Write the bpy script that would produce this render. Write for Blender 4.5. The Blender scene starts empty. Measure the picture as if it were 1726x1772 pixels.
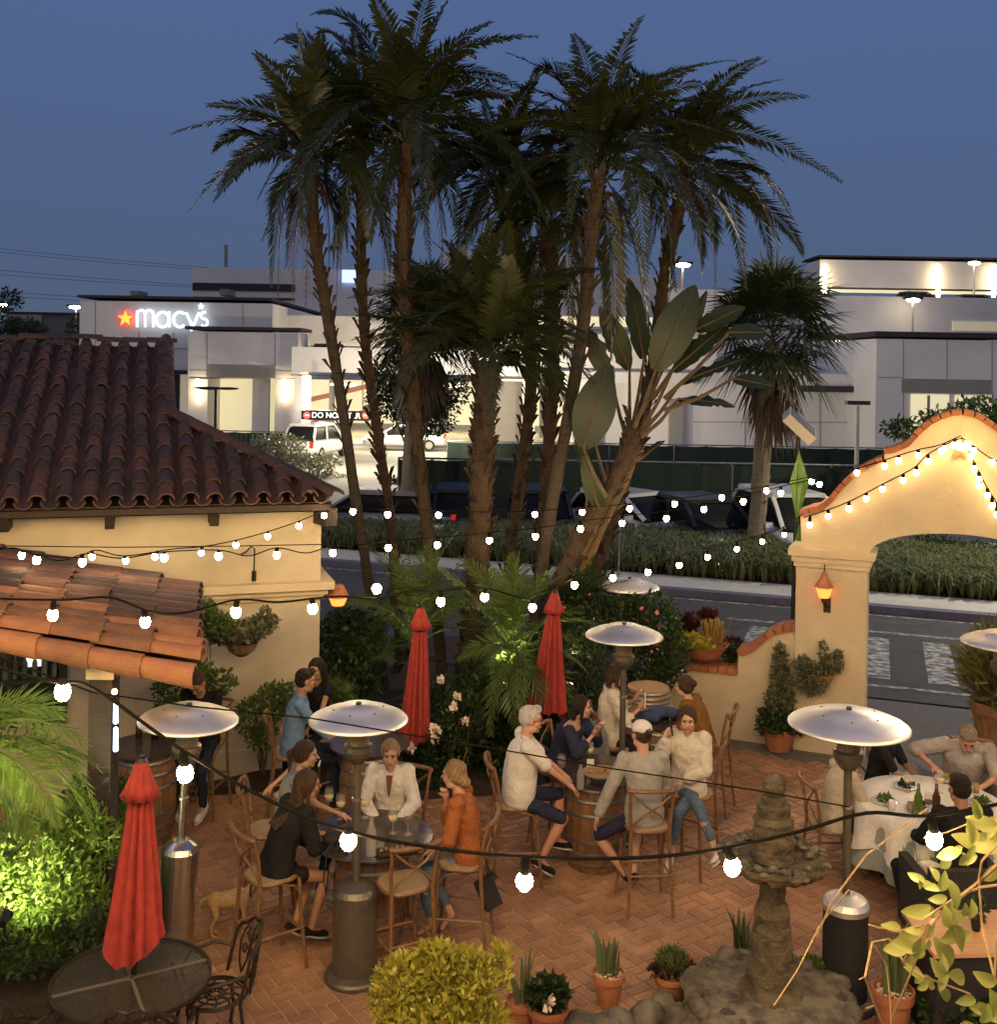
import bpy, bmesh, math, random
import numpy as np
from mathutils import Vector, Matrix, noise
R = math.radians
# ------------------------------------------------------------------ camera, sky, exposure
CH, F, ROLL = 4.92, 1900.0, 0.0165
scn = bpy.context.scene
COL = scn.collection
cd = bpy.data.cameras.new('camera'); cam = bpy.data.objects.new('camera', cd); COL.objects.link(cam)
cr, sr = math.cos(ROLL), math.sin(ROLL)
cam.matrix_world = Matrix(((cr, -sr, 0, 0), (0, 0, -1, 0), (sr, cr, 0, CH), (0, 0, 0, 1)))
cd.sensor_width = 36; cd.lens = F / 1772 * 36; cd.shift_y = -256 / 1772
cd.clip_start = .1; cd.clip_end = 2000
scn.camera = cam
w = bpy.data.worlds.new('World'); scn.world = w; w.use_nodes = True
nt = w.node_tree; bgn = nt.nodes['Background']
sky = nt.nodes.new('ShaderNodeTexSky'); sky.sky_type = 'NISHITA'; sky.sun_disc = False
sky.sun_elevation = R(8); sky.sun_rotation = R(200); sky.air_density = 1; sky.dust_density = .3; sky.ozone_density = 6
tcw = nt.nodes.new('ShaderNodeTexCoord'); sep = nt.nodes.new('ShaderNodeSeparateXYZ'); nt.links.new(tcw.outputs['Generated'], sep.inputs[0])
rmp = nt.nodes.new('ShaderNodeValToRGB'); nt.links.new(sep.outputs[2], rmp.inputs[0])   # dusk sky: grey blue haze low down, deeper blue overhead
els = rmp.color_ramp.elements; els[0].position = 0; els[0].color = (.082, .107, .180, 1); els[1].position = 1; els[1].color = (.07, .115, .30, 1)
for p_, c_ in ((.07, (.076, .105, .190)), (.17, (.076, .115, .230)), (.32, (.080, .130, .275))): e_ = els.new(p_); e_.color = c_ + (1,)
afg = nt.nodes.new('ShaderNodeMapRange'); nt.links.new(sep.outputs[1], afg.inputs[0]); afg.inputs[1].default_value = .1; afg.inputs[2].default_value = -1; afg.inputs[3].default_value = 0; afg.inputs[4].default_value = 1
mxa = nt.nodes.new('ShaderNodeMix'); mxa.data_type = 'RGBA'; nt.links.new(afg.outputs[0], mxa.inputs[0]); nt.links.new(rmp.outputs[0], mxa.inputs[6]); mxa.inputs[7].default_value = (.21, .195, .25, 1)
mxs = nt.nodes.new('ShaderNodeMix'); mxs.data_type = 'RGBA'; mxs.blend_type = 'ADD'; mxs.inputs[0].default_value = .004
nt.links.new(mxa.outputs[2], mxs.inputs[6]); nt.links.new(sky.outputs[0], mxs.inputs[7])
nt.links.new(mxs.outputs[2], bgn.inputs[0]); bgn.inputs[1].default_value = 1
sd = bpy.data.lights.new('sun', 'SUN'); sd.energy = .12; sd.angle = R(60); sd.color = (.82, .80, 1)
so = bpy.data.objects.new('sun', sd); COL.objects.link(so); so.rotation_euler = (R(50), 0, R(-20))
scn.view_settings.view_transform = 'Standard'; scn.view_settings.look = 'None'
scn.view_settings.exposure = 0; scn.view_settings.gamma = 1
scn.cycles.use_denoising = True
scn.cycles.max_bounces = 6; scn.cycles.diffuse_bounces = 3; scn.cycles.glossy_bounces = 3; scn.cycles.transparent_max_bounces = 8
scn.cycles.sample_clamp_indirect = 4; scn.cycles.caustics_reflective = False; scn.cycles.caustics_refractive = False

# ------------------------------------------------------------------ helpers
def ray(x, y):
    a, b = (x - 863) / F, (630 - y) / F
    return Vector((a * cr - b * sr, 1, a * sr + b * cr))
def P(x, y, D):                      # photo pixel at depth D
    d = ray(x, y); return Vector((d.x * D, D, CH + d.z * D))
def G(x, y, z=0.0):                  # photo pixel on the horizontal plane z
    d = ray(x, y); t = (z - CH) / d.z; return Vector((d.x * t, t, z))
def perp(t):
    t = Vector(t).normalized()
    a = Vector((0, 0, 1)) if abs(t.z) < .9 else Vector((1, 0, 0))
    u = t.cross(a).normalized(); return u, t.cross(u).normalized()
def wloc(o):
    l = Vector()
    while o is not None: l = l + o.location; o = o.parent
    return l
class MB:
    def __init__(s): s.v = []; s.f = []; s.mi = []; s.cur = 0
    def add(s, vs, fs):
        o = len(s.v); s.v += [tuple(p) for p in vs]
        s.f += [tuple(i + o for i in f) for f in fs]; s.mi += [s.cur] * len(fs); return s
    def box(s, c, d, rz=0, M=None):
        x, y, z = d[0] / 2, d[1] / 2, d[2] / 2
        vs = [Vector((i, j, k)) for k in (-z, z) for j in (-y, y) for i in (-x, x)]
        m = M if M is not None else Matrix.Rotation(rz, 3, 'Z')
        vs = [m @ v + Vector(c) for v in vs]
        return s.add(vs, [(0, 2, 3, 1), (4, 5, 7, 6), (0, 1, 5, 4), (2, 6, 7, 3), (0, 4, 6, 2), (1, 3, 7, 5)])
    def bar(s, a, b, wd, hd, up=(0, 0, 1)):
        a, b = Vector(a), Vector(b); t = (b - a); L = t.length; t.normalize()
        u = t.cross(Vector(up)); u = u.normalized() if u.length > 1e-4 else Vector((1, 0, 0)); v = u.cross(t)
        M = Matrix((u, t, v)).transposed(); return s.box((a + b) / 2, (wd, L, hd), M=M)
    def tube(s, pts, r, n=8, cap=True, jit=0, rnd=None):
        pts = [Vector(p) for p in pts]; k = len(pts)
        rs = r if isinstance(r, (list, tuple)) else [r] * k
        if len(rs) != k: rs = [rs[0] + (rs[-1] - rs[0]) * i / (k - 1) for i in range(k)]
        vs = []; u = None
        for i, p in enumerate(pts):
            t = (pts[min(i + 1, k - 1)] - pts[max(i - 1, 0)]).normalized()
            if u is None: u, _ = perp(t)
            u = (u - t * u.dot(t)); u = u.normalized() if u.length > 1e-6 else perp(t)[0]
            w_ = t.cross(u)
            for j in range(n):
                a = 2 * math.pi * j / n; q = rs[i] * (1 + (rnd.uniform(-jit, jit) if jit else 0))
                vs.append(p + (u * math.cos(a) + w_ * math.sin(a)) * q)
        fs = [(i * n + j, i * n + (j + 1) % n, (i + 1) * n + (j + 1) % n, (i + 1) * n + j) for i in range(k - 1) for j in range(n)]
        if cap: fs += [tuple(range(n - 1, -1, -1)), tuple((k - 1) * n + j for j in range(n))]
        return s.add(vs, fs)
    def lathe(s, prof, c=(0, 0, 0), n=24, fn=None, close=True):   # prof [(r,z)], fn(r,z,a)->(r,z)
        vs = []; k = len(prof)
        for (r, z) in prof:
            for j in range(n):
                a = 2 * math.pi * j / n
                rr, zz = fn(r, z, a) if fn else (r, z)
                vs.append((c[0] + rr * math.cos(a), c[1] + rr * math.sin(a), c[2] + zz))
        fs = [(i * n + j, i * n + (j + 1) % n, (i + 1) * n + (j + 1) % n, (i + 1) * n + j) for i in range(k - 1) for j in range(n)]
        if close: fs += [tuple(range(n - 1, -1, -1)), tuple((k - 1) * n + j for j in range(n))]
        return s.add(vs, fs)
    def ell(s, c, r, M=None, n=12, m=8):
        c = Vector(c); r = (r, r, r) if isinstance(r, (int, float)) else r
        vs = []
        for i in range(m + 1):
            th = math.pi * i / m
            if i in (0, m): 
                v = Vector((0, 0, r[2] * (1 if i == 0 else -1))); vs.append(c + (M @ v if M else v)); continue
            for j in range(n):
                a = 2 * math.pi * j / n
                v = Vector((r[0] * math.sin(th) * math.cos(a), r[1] * math.sin(th) * math.sin(a), r[2] * math.cos(th)))
                vs.append(c + (M @ v if M else v))
        fs = []; last = len(vs) - 1
        for j in range(n):
            fs.append((0, 1 + j, 1 + (j + 1) % n)); b = 1 + (m - 2) * n
            fs.append((last, b + (j + 1) % n, b + j))
        for i in range(m - 2):
            for j in range(n):
                a = 1 + i * n; fs.append((a + j, a + n + j, a + n + (j + 1) % n, a + (j + 1) % n))
        return s.add(vs, fs)
    def cap(s, a, b, ra, rb=None, n=10):      # tapered capsule
        rb = ra if rb is None else rb; a, b = Vector(a), Vector(b); t = b - a
        if t.length < 1e-5: return s.ell(a, ra, n=n)
        t.normalize(); pts = []; rs = []
        for q in (80, 50, 20): pts.append(a - t * ra * math.sin(R(q))); rs.append(ra * math.cos(R(q)))
        for q in (20, 50, 80): pts.append(b + t * rb * math.sin(R(q))); rs.append(rb * math.cos(R(q)))
        return s.tube(pts, rs, n)
    def prism(s, poly, fn, th):     # poly [(u,v)], fn(u,v,d)->point, extruded d 0..th
        n = len(poly); vs = [fn(u, v, 0) for u, v in poly] + [fn(u, v, th) for u, v in poly]
        return s.add(vs, [tuple(range(n)), tuple(range(2 * n - 1, n - 1, -1))] + [(i, i + n, (i + 1) % n + n, (i + 1) % n) for i in range(n)])
    def build(s, name, m, parent=None, world=False, smooth=False, **kw):
        me = bpy.data.meshes.new(name)
        vs = s.v
        if world and parent is not None:
            l = wloc(parent); vs = [(a - l.x, b - l.y, c - l.z) for a, b, c in vs]
        me.from_pydata(vs, [], s.f)
        for q in (m if isinstance(m, (list, tuple)) else [m]): me.materials.append(q)
        if any(s.mi): me.polygons.foreach_set('material_index', s.mi)
        if smooth: me.polygons.foreach_set('use_smooth', [True] * len(s.f))
        me.update()
        o = bpy.data.objects.new(name, me); COL.objects.link(o); o.parent = parent
        tag(o, **kw); return o
def np_mesh(name, V, FQ, m, parent=None, world=False, smooth=False, **kw):   # V (n,3), FQ (k,3|4)
    V = np.asarray(V, dtype=np.float64).reshape(-1, 3)
    if world and parent is not None: V = V - np.array(wloc(parent))
    FQ = np.asarray(FQ, dtype=np.int32); k, c = FQ.shape
    me = bpy.data.meshes.new(name)
    me.vertices.add(len(V)); me.vertices.foreach_set('co', V.ravel())
    me.loops.add(k * c); me.loops.foreach_set('vertex_index', FQ.ravel())
    me.polygons.add(k); me.polygons.foreach_set('loop_start', np.arange(k, dtype=np.int32) * c)
    if smooth: me.polygons.foreach_set('use_smooth', [True] * k)
    me.materials.append(m); me.update(calc_edges=True); me.validate()
    o = bpy.data.objects.new(name, me); COL.objects.link(o); o.parent = parent
    tag(o, **kw); return o
def tag(o, label=None, cat=None, group=None, kind=None):
    if label: o['label'] = label
    if cat: o['category'] = cat
    if group: o['group'] = group
    if kind: o['kind'] = kind
    return o
def thing(name, label, cat, loc=(0, 0, 0), rz=0, group=None):
    o = bpy.data.objects.new(name, None); COL.objects.link(o); o.location = loc; o.rotation_euler = (0, 0, rz)
    o.empty_display_size = .1
    return tag(o, label, cat, group)
def dup(root, loc, rz=0, label=None, group=None, scale=None, tilt=None):
    def cp(o, par):
        c = o.copy(); COL.objects.link(c); c.parent = par
        for ch in list(KIDS.get(o.name, [])): cp(ch, c)
        return c
    KIDS.clear()
    for o in list(COL.objects):
        if o.parent: KIDS.setdefault(o.parent.name, []).append(o)
    c = cp(root, None); c.location = loc; c.rotation_euler = (tilt[0] if tilt else 0, tilt[1] if tilt else 0, rz)
    if scale: c.scale = scale if isinstance(scale, (tuple, list)) else (scale,) * 3
    tag(c, label, None, group); return c
KIDS = {}
# ------------------------------------------------------------------ materials
def hexc(r, g, b):      # sRGB 0-255 to linear
    f = lambda c: (c / 255 / 12.92) if c / 255 <= .04045 else ((c / 255 + .055) / 1.055) ** 2.4
    return (f(r), f(g), f(b))
MATS = {}
def mat(name, c1, c2=None, rough=.6, metal=0, scale=8, bump=0, bscale=None, island=False, emit=None, es=0, trans=0, alpha=1, spec=None, stretch=None, detail=4, contrast=(.3, .7), wave=None, coat=0, sheen=0, dirt=None):
    m = bpy.data.materials.new(name); m.use_nodes = True; t = m.node_tree; N, L = t.nodes, t.links
    b = N['Principled BSDF']; b.inputs['Roughness'].default_value = rough; b.inputs['Metallic'].default_value = metal
    if spec is not None: b.inputs['Specular IOR Level'].default_value = spec
    if coat: b.inputs['Coat Weight'].default_value = coat
    if sheen: b.inputs['Sheen Weight'].default_value = sheen
    c1 = tuple(c1) + (1,); b.inputs['Base Color'].default_value = c1
    tc = N.new('ShaderNodeTexCoord'); mp = N.new('ShaderNodeMapping'); L.new(tc.outputs['Object'], mp.inputs[0])
    if stretch: mp.inputs['Scale'].default_value = stretch
    if c2 is not None:
        c2 = tuple(c2) + (1,)
        nz = N.new('ShaderNodeTexNoise'); nz.inputs['Scale'].default_value = scale; nz.inputs['Detail'].default_value = detail
        L.new(mp.outputs[0], nz.inputs[0])
        rp = N.new('ShaderNodeMapRange'); rp.inputs[1].default_value, rp.inputs[2].default_value = contrast
        L.new(nz.outputs[0], rp.inputs[0]); fac = rp.outputs[0]
        if island:
            g = N.new('ShaderNodeNewGeometry'); ad = N.new('ShaderNodeMath'); ad.operation = 'MULTIPLY_ADD'
            L.new(g.outputs['Random Per Island'], ad.inputs[0]); ad.inputs[1].default_value = .75
            m2 = N.new('ShaderNodeMath'); m2.operation = 'MULTIPLY'; m2.inputs[1].default_value = .25
            L.new(fac, m2.inputs[0]); L.new(m2.outputs[0], ad.inputs[2]); fac = ad.outputs[0]
        mxn = N.new('ShaderNodeMix'); mxn.data_type = 'RGBA'; L.new(fac, mxn.inputs[0])
        mxn.inputs[6].default_value = c1; mxn.inputs[7].default_value = c2
        L.new(mxn.outputs[2], b.inputs['Base Color'])
    if dirt and c2 is not None:      # large blotches of grime and wear
        dn = N.new('ShaderNodeTexNoise'); dn.inputs['Scale'].default_value = dirt[0]; dn.inputs['Detail'].default_value = 6; dn.inputs['Roughness'].default_value = .65; L.new(tc.outputs['Object'], dn.inputs[0])
        dr = N.new('ShaderNodeMapRange'); dr.inputs[1].default_value = .38; dr.inputs[2].default_value = .62; dr.inputs[3].default_value = dirt[1]; dr.inputs[4].default_value = 1; L.new(dn.outputs[0], dr.inputs[0])
        dm = N.new('ShaderNodeMix'); dm.data_type = 'RGBA'; dm.blend_type = 'MULTIPLY'; dm.inputs[0].default_value = 1; L.new(mxn.outputs[2], dm.inputs[6]); L.new(dr.outputs[0], dm.inputs[7]); L.new(dm.outputs[2], b.inputs['Base Color'])
    if bump:
        n2 = N.new('ShaderNodeTexNoise'); n2.inputs['Scale'].default_value = bscale or scale * 3; n2.inputs['Detail'].default_value = 5
        L.new(mp.outputs[0], n2.inputs[0]); bp = N.new('ShaderNodeBump'); bp.inputs['Strength'].default_value = min(1, bump)
        bp.inputs['Distance'].default_value = .02 * max(1, bump)
        hsrc = n2.outputs[0]
        if wave:
            wv = N.new('ShaderNodeTexWave'); wv.inputs['Scale'].default_value = wave; wv.inputs['Distortion'].default_value = 1.5
            L.new(mp.outputs[0], wv.inputs[0]); hsrc = wv.outputs[1]
        L.new(hsrc, bp.inputs['Height']); L.new(bp.outputs[0], b.inputs['Normal'])
    if emit: b.inputs['Emission Color'].default_value = tuple(emit) + (1,); b.inputs['Emission Strength'].default_value = es
    if trans: b.inputs['Transmission Weight'].default_value = trans
    if alpha < 1: b.inputs['Alpha'].default_value = alpha
    MATS[name] = m; return m
def leafmat(name, c1, c2, rough=.45, tr=.35):
    m = mat(name, c1, c2, rough=rough, scale=3, island=True)
    t = m.node_tree; N, L = t.nodes, t.links; b = N['Principled BSDF']; o = N['Material Output']
    ts = N.new('ShaderNodeBsdfTranslucent'); ms = N.new('ShaderNodeMixShader'); ms.inputs[0].default_value = tr
    src = b.inputs['Base Color'].links[0].from_socket; L.new(src, ts.inputs[0])
    L.new(b.outputs[0], ms.inputs[1]); L.new(ts.outputs[0], ms.inputs[2]); L.new(ms.outputs[0], o.inputs[0]); return m
stucco = mat('stucco', (.60, .53, .40), (.50, .43, .31), rough=.9, scale=1.3, bump=.35, bscale=30, dirt=(.9, .84))
stucco2 = mat('arch_stucco', (.62, .52, .36), (.54, .44, .29), rough=.9, scale=1.1, bump=.35, bscale=30, dirt=(.9, .84))
trimc = mat('cornice_plaster', (.63, .53, .36), (.52, .42, .28), rough=.8, scale=2, bump=.15, bscale=40)
brickm = mat('patio_brick', (.49, .26, .14), (.30, .15, .08), rough=.75, scale=25, bump=.3, bscale=90, island=True, dirt=(1.1, .62))
mortar = mat('mortar', (.44, .34, .22), (.32, .24, .15), rough=.95, scale=20)
soil = mat('soil', (.05, .03, .02), (.02, .013, .009), rough=1, scale=14, bump=1, bscale=30)
asph = mat('asphalt', (.085, .082, .08), (.055, .053, .052), rough=.85, dirt=(.5, .75), scale=3, bump=.3, bscale=120)
asph2 = mat('parking_asphalt', (.09, .09, .085), (.06, .06, .06), rough=.85, scale=1, bump=.2, bscale=80)
conc = mat('concrete', (.55, .53, .49), (.44, .42, .39), rough=.85, scale=2, bump=.2, bscale=50)
kerbm = mat('kerb_paint', (.16, .15, .20), (.11, .10, .14), rough=.7, scale=6)
paint = mat('road_paint', (.50, .50, .46), (.075, .073, .07), rough=.7, scale=7, detail=6, contrast=(.36, .60))
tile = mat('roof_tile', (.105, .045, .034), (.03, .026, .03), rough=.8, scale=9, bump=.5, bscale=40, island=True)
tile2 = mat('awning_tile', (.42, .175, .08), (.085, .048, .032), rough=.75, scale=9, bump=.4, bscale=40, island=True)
darkwood = mat('dark_wood', (.036, .021, .013), (.018, .011, .008), rough=.7, scale=6, stretch=(1, 1, 8), bump=.3)
chairwood = mat('chair_wood', (.24, .125, .058), (.14, .07, .032), rough=.45, scale=14, bump=.15)
woven = mat('woven_seat', (.42, .30, .16), (.28, .19, .10), rough=.8, scale=60, bump=.6, bscale=90)
barrelw = mat('barrel_wood', (.26, .135, .06), (.13, .06, .028), rough=.6, scale=5, stretch=(6, 6, .6), bump=.3, bscale=14)
hoopm = mat('hoop_metal', (.35, .34, .33), (.20, .19, .18), rough=.4, metal=.8, scale=10)
steel = mat('stainless_steel', (.72, .70, .66), (.62, .60, .56), rough=.28, metal=1, scale=3, stretch=(1, 1, 12), bump=.03)
domem = mat('dome_aluminium', (.88, .85, .78), (.78, .75, .69), rough=.5, metal=.95, scale=5, bump=.03)
bronze = mat('heater_bronze', (.17, .155, .12), (.13, .115, .09), rough=.42, metal=.6, scale=9, bump=.1)
blackm = mat('black_metal', (.018, .017, .016), (.012, .011, .01), rough=.45, metal=.3, scale=9)
blackc = mat('black_cover', (.012, .011, .012), (.02, .018, .018), rough=.8, scale=9)
umbm = mat('umbrella_canvas', (.40, .042, .030), (.27, .028, .022), rough=.85, scale=12, bump=.3, bscale=160)
glassm = mat('clear_glass', (.9, .9, .9), rough=.03, trans=1, spec=.5)
tglass = mat('table_glass', (.05, .04, .035), (.07, .055, .045), rough=.12, scale=4, spec=.4)
cloth_w = mat('white_linen', (.74, .70, .62), (.66, .62, .54), rough=.9, scale=12, bump=.4, bscale=30)
stone = mat('fountain_stone', (.15, .115, .068), (.045, .036, .022), rough=.95, scale=9, bump=1.3, bscale=28)
rock = mat('lava_rock', (.22, .19, .14), (.055, .048, .036), rough=1, scale=7, bump=1.6, bscale=30)
terra = mat('terracotta', (.42, .165, .075), (.32, .12, .055), rough=.85, scale=6, bump=.2, bscale=40)
cabm = mat('cable_rubber', (.006, .0055, .005), rough=.9, spec=.08)
bulbm = mat('bulb_glow', (1, .8, .5), emit=(1, .70, .36), es=105)
bulbover = mat('overhead_bulb_glow', (1, .8, .5), emit=(1, .66, .28), es=1000)
bulbarch = mat('arch_bulb_glow', (1, .8, .5), emit=(1, .72, .38), es=11)
bulbhot = mat('near_bulb_glow', (1, .8, .5), emit=(1, .70, .36), es=240)
WLM = mat('white_render_wall', (.80, .77, .76), (.72, .69, .68), rough=.9, scale=.4, bump=.1, bscale=8, dirt=(.12, .86))
CAPM = mat('dark_roof_cap', (.035, .025, .035), rough=.7)
fence_g = mat('green_mesh_screen', (.007, .021, .014), (.005, .015, .010), rough=.8, scale=2)
L_palm = leafmat('palm_leaflet', (.046, .056, .016), (.020, .030, .010), tr=.12)
L_palm2 = leafmat('dead_palm_leaf', (.17, .11, .05), (.07, .045, .022))
L_dark = leafmat('dark_foliage', (.022, .045, .014), (.045, .075, .02))
L_mid = leafmat('mid_green_foliage', (.07, .12, .025), (.13, .18, .045))
L_bright = leafmat('bright_green_foliage', (.12, .22, .035), (.22, .32, .06))
L_gold = leafmat('golden_foliage', (.56, .49, .07), (.27, .28, .04))
L_grey = leafmat('grey_green_foliage', (.20, .20, .11), (.11, .13, .07))
L_grass = leafmat('strap_grass', (.09, .13, .045), (.30, .31, .14))
L_ban = leafmat('banana_leaf', (.028, .046, .018), (.016, .030, .011), tr=.12)
L_yel = leafmat('vine_leaf', (.36, .35, .09), (.17, .22, .055), tr=.35)
L_red = leafmat('burgundy_foliage', (.09, .02, .02), (.04, .018, .02))
L_rose = mat('rose_petal', (.80, .66, .58), rough=.6)
L_snake = leafmat('snake_plant_leaf', (.06, .10, .05), (.16, .18, .08), tr=.05)
barkp = mat('palm_bark', (.018, .012, .009), (.095, .062, .038), rough=.95, scale=10, island=True, contrast=(.45, .75), stretch=(1, 1, 2.5), bump=1.2, bscale=22)
bark3 = mat('grey_palm_bark', (.085, .066, .048), (.045, .034, .025), rough=.95, scale=8, stretch=(.4, .4, 6), bump=.9, bscale=14)
bark2 = mat('ringed_palm_bark', (.26, .21, .14), (.17, .135, .09), rough=.95, scale=8, stretch=(.4, .4, 6), bump=.8, bscale=14)
twig = mat('twig_bark', (.22, .14, .07), (.12, .08, .04), rough=.9, scale=20)
def tagroot(o): return o
# ------------------------------------------------------------------ foliage builders
def unit(v): 
    n = np.linalg.norm(v, axis=-1, keepdims=True); return v / np.maximum(n, 1e-9)
def leaves(blobs, n, size, seed=0, asp=.5, up=.3, out=.6, shell=.55, shape='kite'):
    """n leaf faces spread over ellipsoid blobs [(cx,cy,cz,rx,ry,rz)], folded kites"""
    g = np.random.default_rng(seed); B = np.array(blobs, float)
    wt = (B[:, 3] * B[:, 4] * B[:, 5]) ** .67; wt /= wt.sum()
    ix = g.choice(len(B), n, p=wt); b = B[ix]
    d = unit(g.normal(size=(n, 3))); rr = shell + (1.05 - shell) * g.random((n, 1)) ** .7
    c = b[:, :3] + d * rr * b[:, 3:]
    t = unit(d * out + g.normal(size=(n, 3)) * .7 + np.array([0, 0, up]))
    s = unit(np.cross(t, g.normal(size=(n, 3)))); L = size * (.6 + .8 * g.random((n, 1)))
    nrm = np.cross(t, s)
    V = np.stack([c, c + t * L * .45 + s * L * asp / 2 + nrm * L * .08, c + t * L, c + t * L * .45 - s * L * asp / 2 + nrm * L * .08], 1)
    i = np.arange(n)[:, None] * 4
    return V.reshape(-1, 3), np.hstack([i, i + 1, i + 2, i + 3])
class NV:
    def __init__(s): s.V = []; s.F = []; s.n = 0
    def add(s, V, Fq):
        V = np.asarray(V).reshape(-1, 3); s.V.append(V); s.F.append(np.asarray(Fq) + s.n); s.n += len(V); return s
    def build(s, name, m, parent=None, **kw): return np_mesh(name, np.vstack(s.V), np.vstack(s.F), m, parent, **kw)
def bez(a, c, b, n):
    t = np.linspace(0, 1, n)[:, None]; return (1 - t) ** 2 * a + 2 * t * (1 - t) * c + t ** 2 * b
def frond(nv, a, c, b, g, ll=.34, nl=42, w_=.03, droop=.25, start=.16, rr=.014, vee=.25):
    a, b, c = np.array(a, float), np.array(b, float), np.array(c, float)
    pts = bez(a, c, b, nl + 1); tan = unit(np.gradient(pts, axis=0))
    up = np.array([0, 0, 1.]); sd = unit(np.cross(tan, up) + 1e-4); nr = np.cross(sd, tan)
    tw = g.uniform(-.6, .6); sd2 = sd * math.cos(tw) + nr * math.sin(tw); nr2 = np.cross(sd2, tan)
    # rachis: thin triangular strip
    for off in (sd2, nr2):
        wv = off * np.linspace(rr, rr * .25, nl + 1)[:, None]
        V = np.stack([pts - wv, pts + wv], 1).reshape(-1, 3)
        k = np.arange(nl)[:, None] * 2; nv.add(V, np.hstack([k, k + 1, k + 3, k + 2]))
    s0 = int(start * nl); idx = np.arange(s0, nl + 1); t = idx / nl
    prof = ll * (np.sin(np.clip((t - start) / (1 - start), 0, 1) ** .6 * math.pi * .86 + .28)).clip(.18)
    for sg in (-1, 1):
        j = g.normal(size=(len(idx), 3)) * .09
        d = unit(sd2[idx] * sg * .85 + tan[idx] * (.55 + .35 * t[:, None]) + nr2[idx] * vee + j - up * droop * (.3 + g.random((len(idx), 1))))
        L = (prof * g.uniform(.85, 1.12, len(idx)))[:, None]
        o = pts[idx]; wd = tan[idx] * w_ / 2 * (1 if sg > 0 else 1)
        tip = o + d * L - up * L * droop * .35
        V = np.stack([o - wd * .4, o + d * L * .45 - wd, tip, o + d * L * .45 + wd], 1).reshape(-1, 3)
        k = np.arange(len(idx))[:, None] * 4; nv.add(V, np.hstack([k, k + 1, k + 2, k + 3]))
def crown(ctr, n, L, seed, tips=(), ll=.34, elo=-65, ehi=80, nl=42, w_=.03, arch=0):
    g = np.random.default_rng(seed); nv = NV(); ctr = np.array(ctr, float)
    for k in range(n):
        az = k * 2.39996 + g.uniform(-.3, .3); e = R(elo + (ehi - elo) * ((k + .5) / n) ** .8 + g.uniform(-8, 8))
        l = L * g.uniform(.8, 1.12)
        h = np.array([math.cos(az), math.sin(az), 0])
        e0 = min(R(86), e + R(38 + 22 * arch)); e = e - R(16 * arch * g.uniform(.4, 1.4)); c = ctr + (h * math.cos(e0) + np.array([0, 0, math.sin(e0)])) * l * .55
        b = ctr + (h * math.cos(e) + np.array([0, 0, math.sin(e)])) * l * .92
        frond(nv, ctr + h * .06, c, b, g, ll=ll, nl=nl, w_=w_)
    for (tx, ty, cx, cy) in tips:       # fronds read off the outline: tip and bulge, at the crown's own depth
        D = ctr[1] + g.uniform(-.7, .5)
        frond(nv, ctr, np.array(P(cx, cy, D)), np.array(P(tx, ty, D)), g, ll=ll * 1.05, nl=nl + 6, w_=w_)
    return nv
def trunk_mb(pts, r0, r1, seed, boots=0, bl=.16, n=10, b0=0):
    rd = random.Random(seed); mb = MB(); k = len(pts) - 1; dense = []
    for i in range(k):
        for q in range(6): dense.append(Vector(pts[i]).lerp(Vector(pts[i + 1]), q / 6))
    dense.append(Vector(pts[-1])); m = len(dense)
    for _ in range(4):
        dense = [dense[0]] + [(dense[i - 1] + dense[i] * 2 + dense[i + 1]) / 4 for i in range(1, m - 1)] + [dense[-1]]
    rs = [(r0 + (r1 - r0) * i / (m - 1)) * rd.uniform(.93, 1.07) for i in range(m)]
    mb.tube(dense, rs, n, jit=.06, rnd=rd)
    for b in range(boots):           # stubs of old leaf stalks in a spiral
        t = (b + rd.random()) / boots; t = b0 + (1 - b0) * t ** .8; i = min(m - 2, int(t * (m - 1))); p = dense[i].lerp(dense[i + 1], rd.random())
        ax = (dense[i + 1] - dense[i]).normalized(); u, v = perp(ax); a = b * 2.4 + rd.uniform(-.9, .9)
        o = u * math.cos(a) + v * math.sin(a); s_ = ax.cross(o); r = rs[i]; l = bl * rd.uniform(.35, 1.4); wd = l * rd.uniform(.18, .34)
        q0 = p + o * r * .85
        mb.add([q0 - s_ * wd, q0 + s_ * wd, q0 + o * l * .62 + ax * l + s_ * wd * .35, q0 + o * l * .62 + ax * l - s_ * wd * .35, q0 + o * .02 + ax * l * .95 + o * l * .2],
               [(0, 1, 2, 3), (0, 3, 4), (1, 4, 2), (3, 2, 4)])
    return mb
def fan_leaf(nv, a, d, g, L=.85, n=26, spread=115, stalk=.7, droop=.25):
    """palmate leaf: stalk from a along d then a fan of blades"""
    d = unit(np.array(d, float)); a = np.array(a, float); up = np.array([0, 0, 1.])
    h = a + d * stalk; s = unit(np.cross(d, up + g.normal(size=3) * .1)); nr = np.cross(s, d)
    wv = s * .014; nv.add(np.array([a - wv, a + wv, h + wv, h - wv]), [[0, 1, 2, 3]])
    for k in range(n):
        q = R(-spread + 2 * spread * k / (n - 1)); dd = unit(d * math.cos(q) + s * math.sin(q) + nr * .1 * abs(math.sin(q * 2)))
        l = L * (1 - .25 * abs(q) / R(spread)) * g.uniform(.9, 1.08); sw = unit(np.cross(dd, nr)) * .042
        m = h + dd * l * .55; tip = h + dd * l - up * l * droop * g.uniform(.6, 1.5)
        nv.add(np.array([h, m - sw, tip, m + sw]), [[0, 1, 2, 3]])
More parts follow.
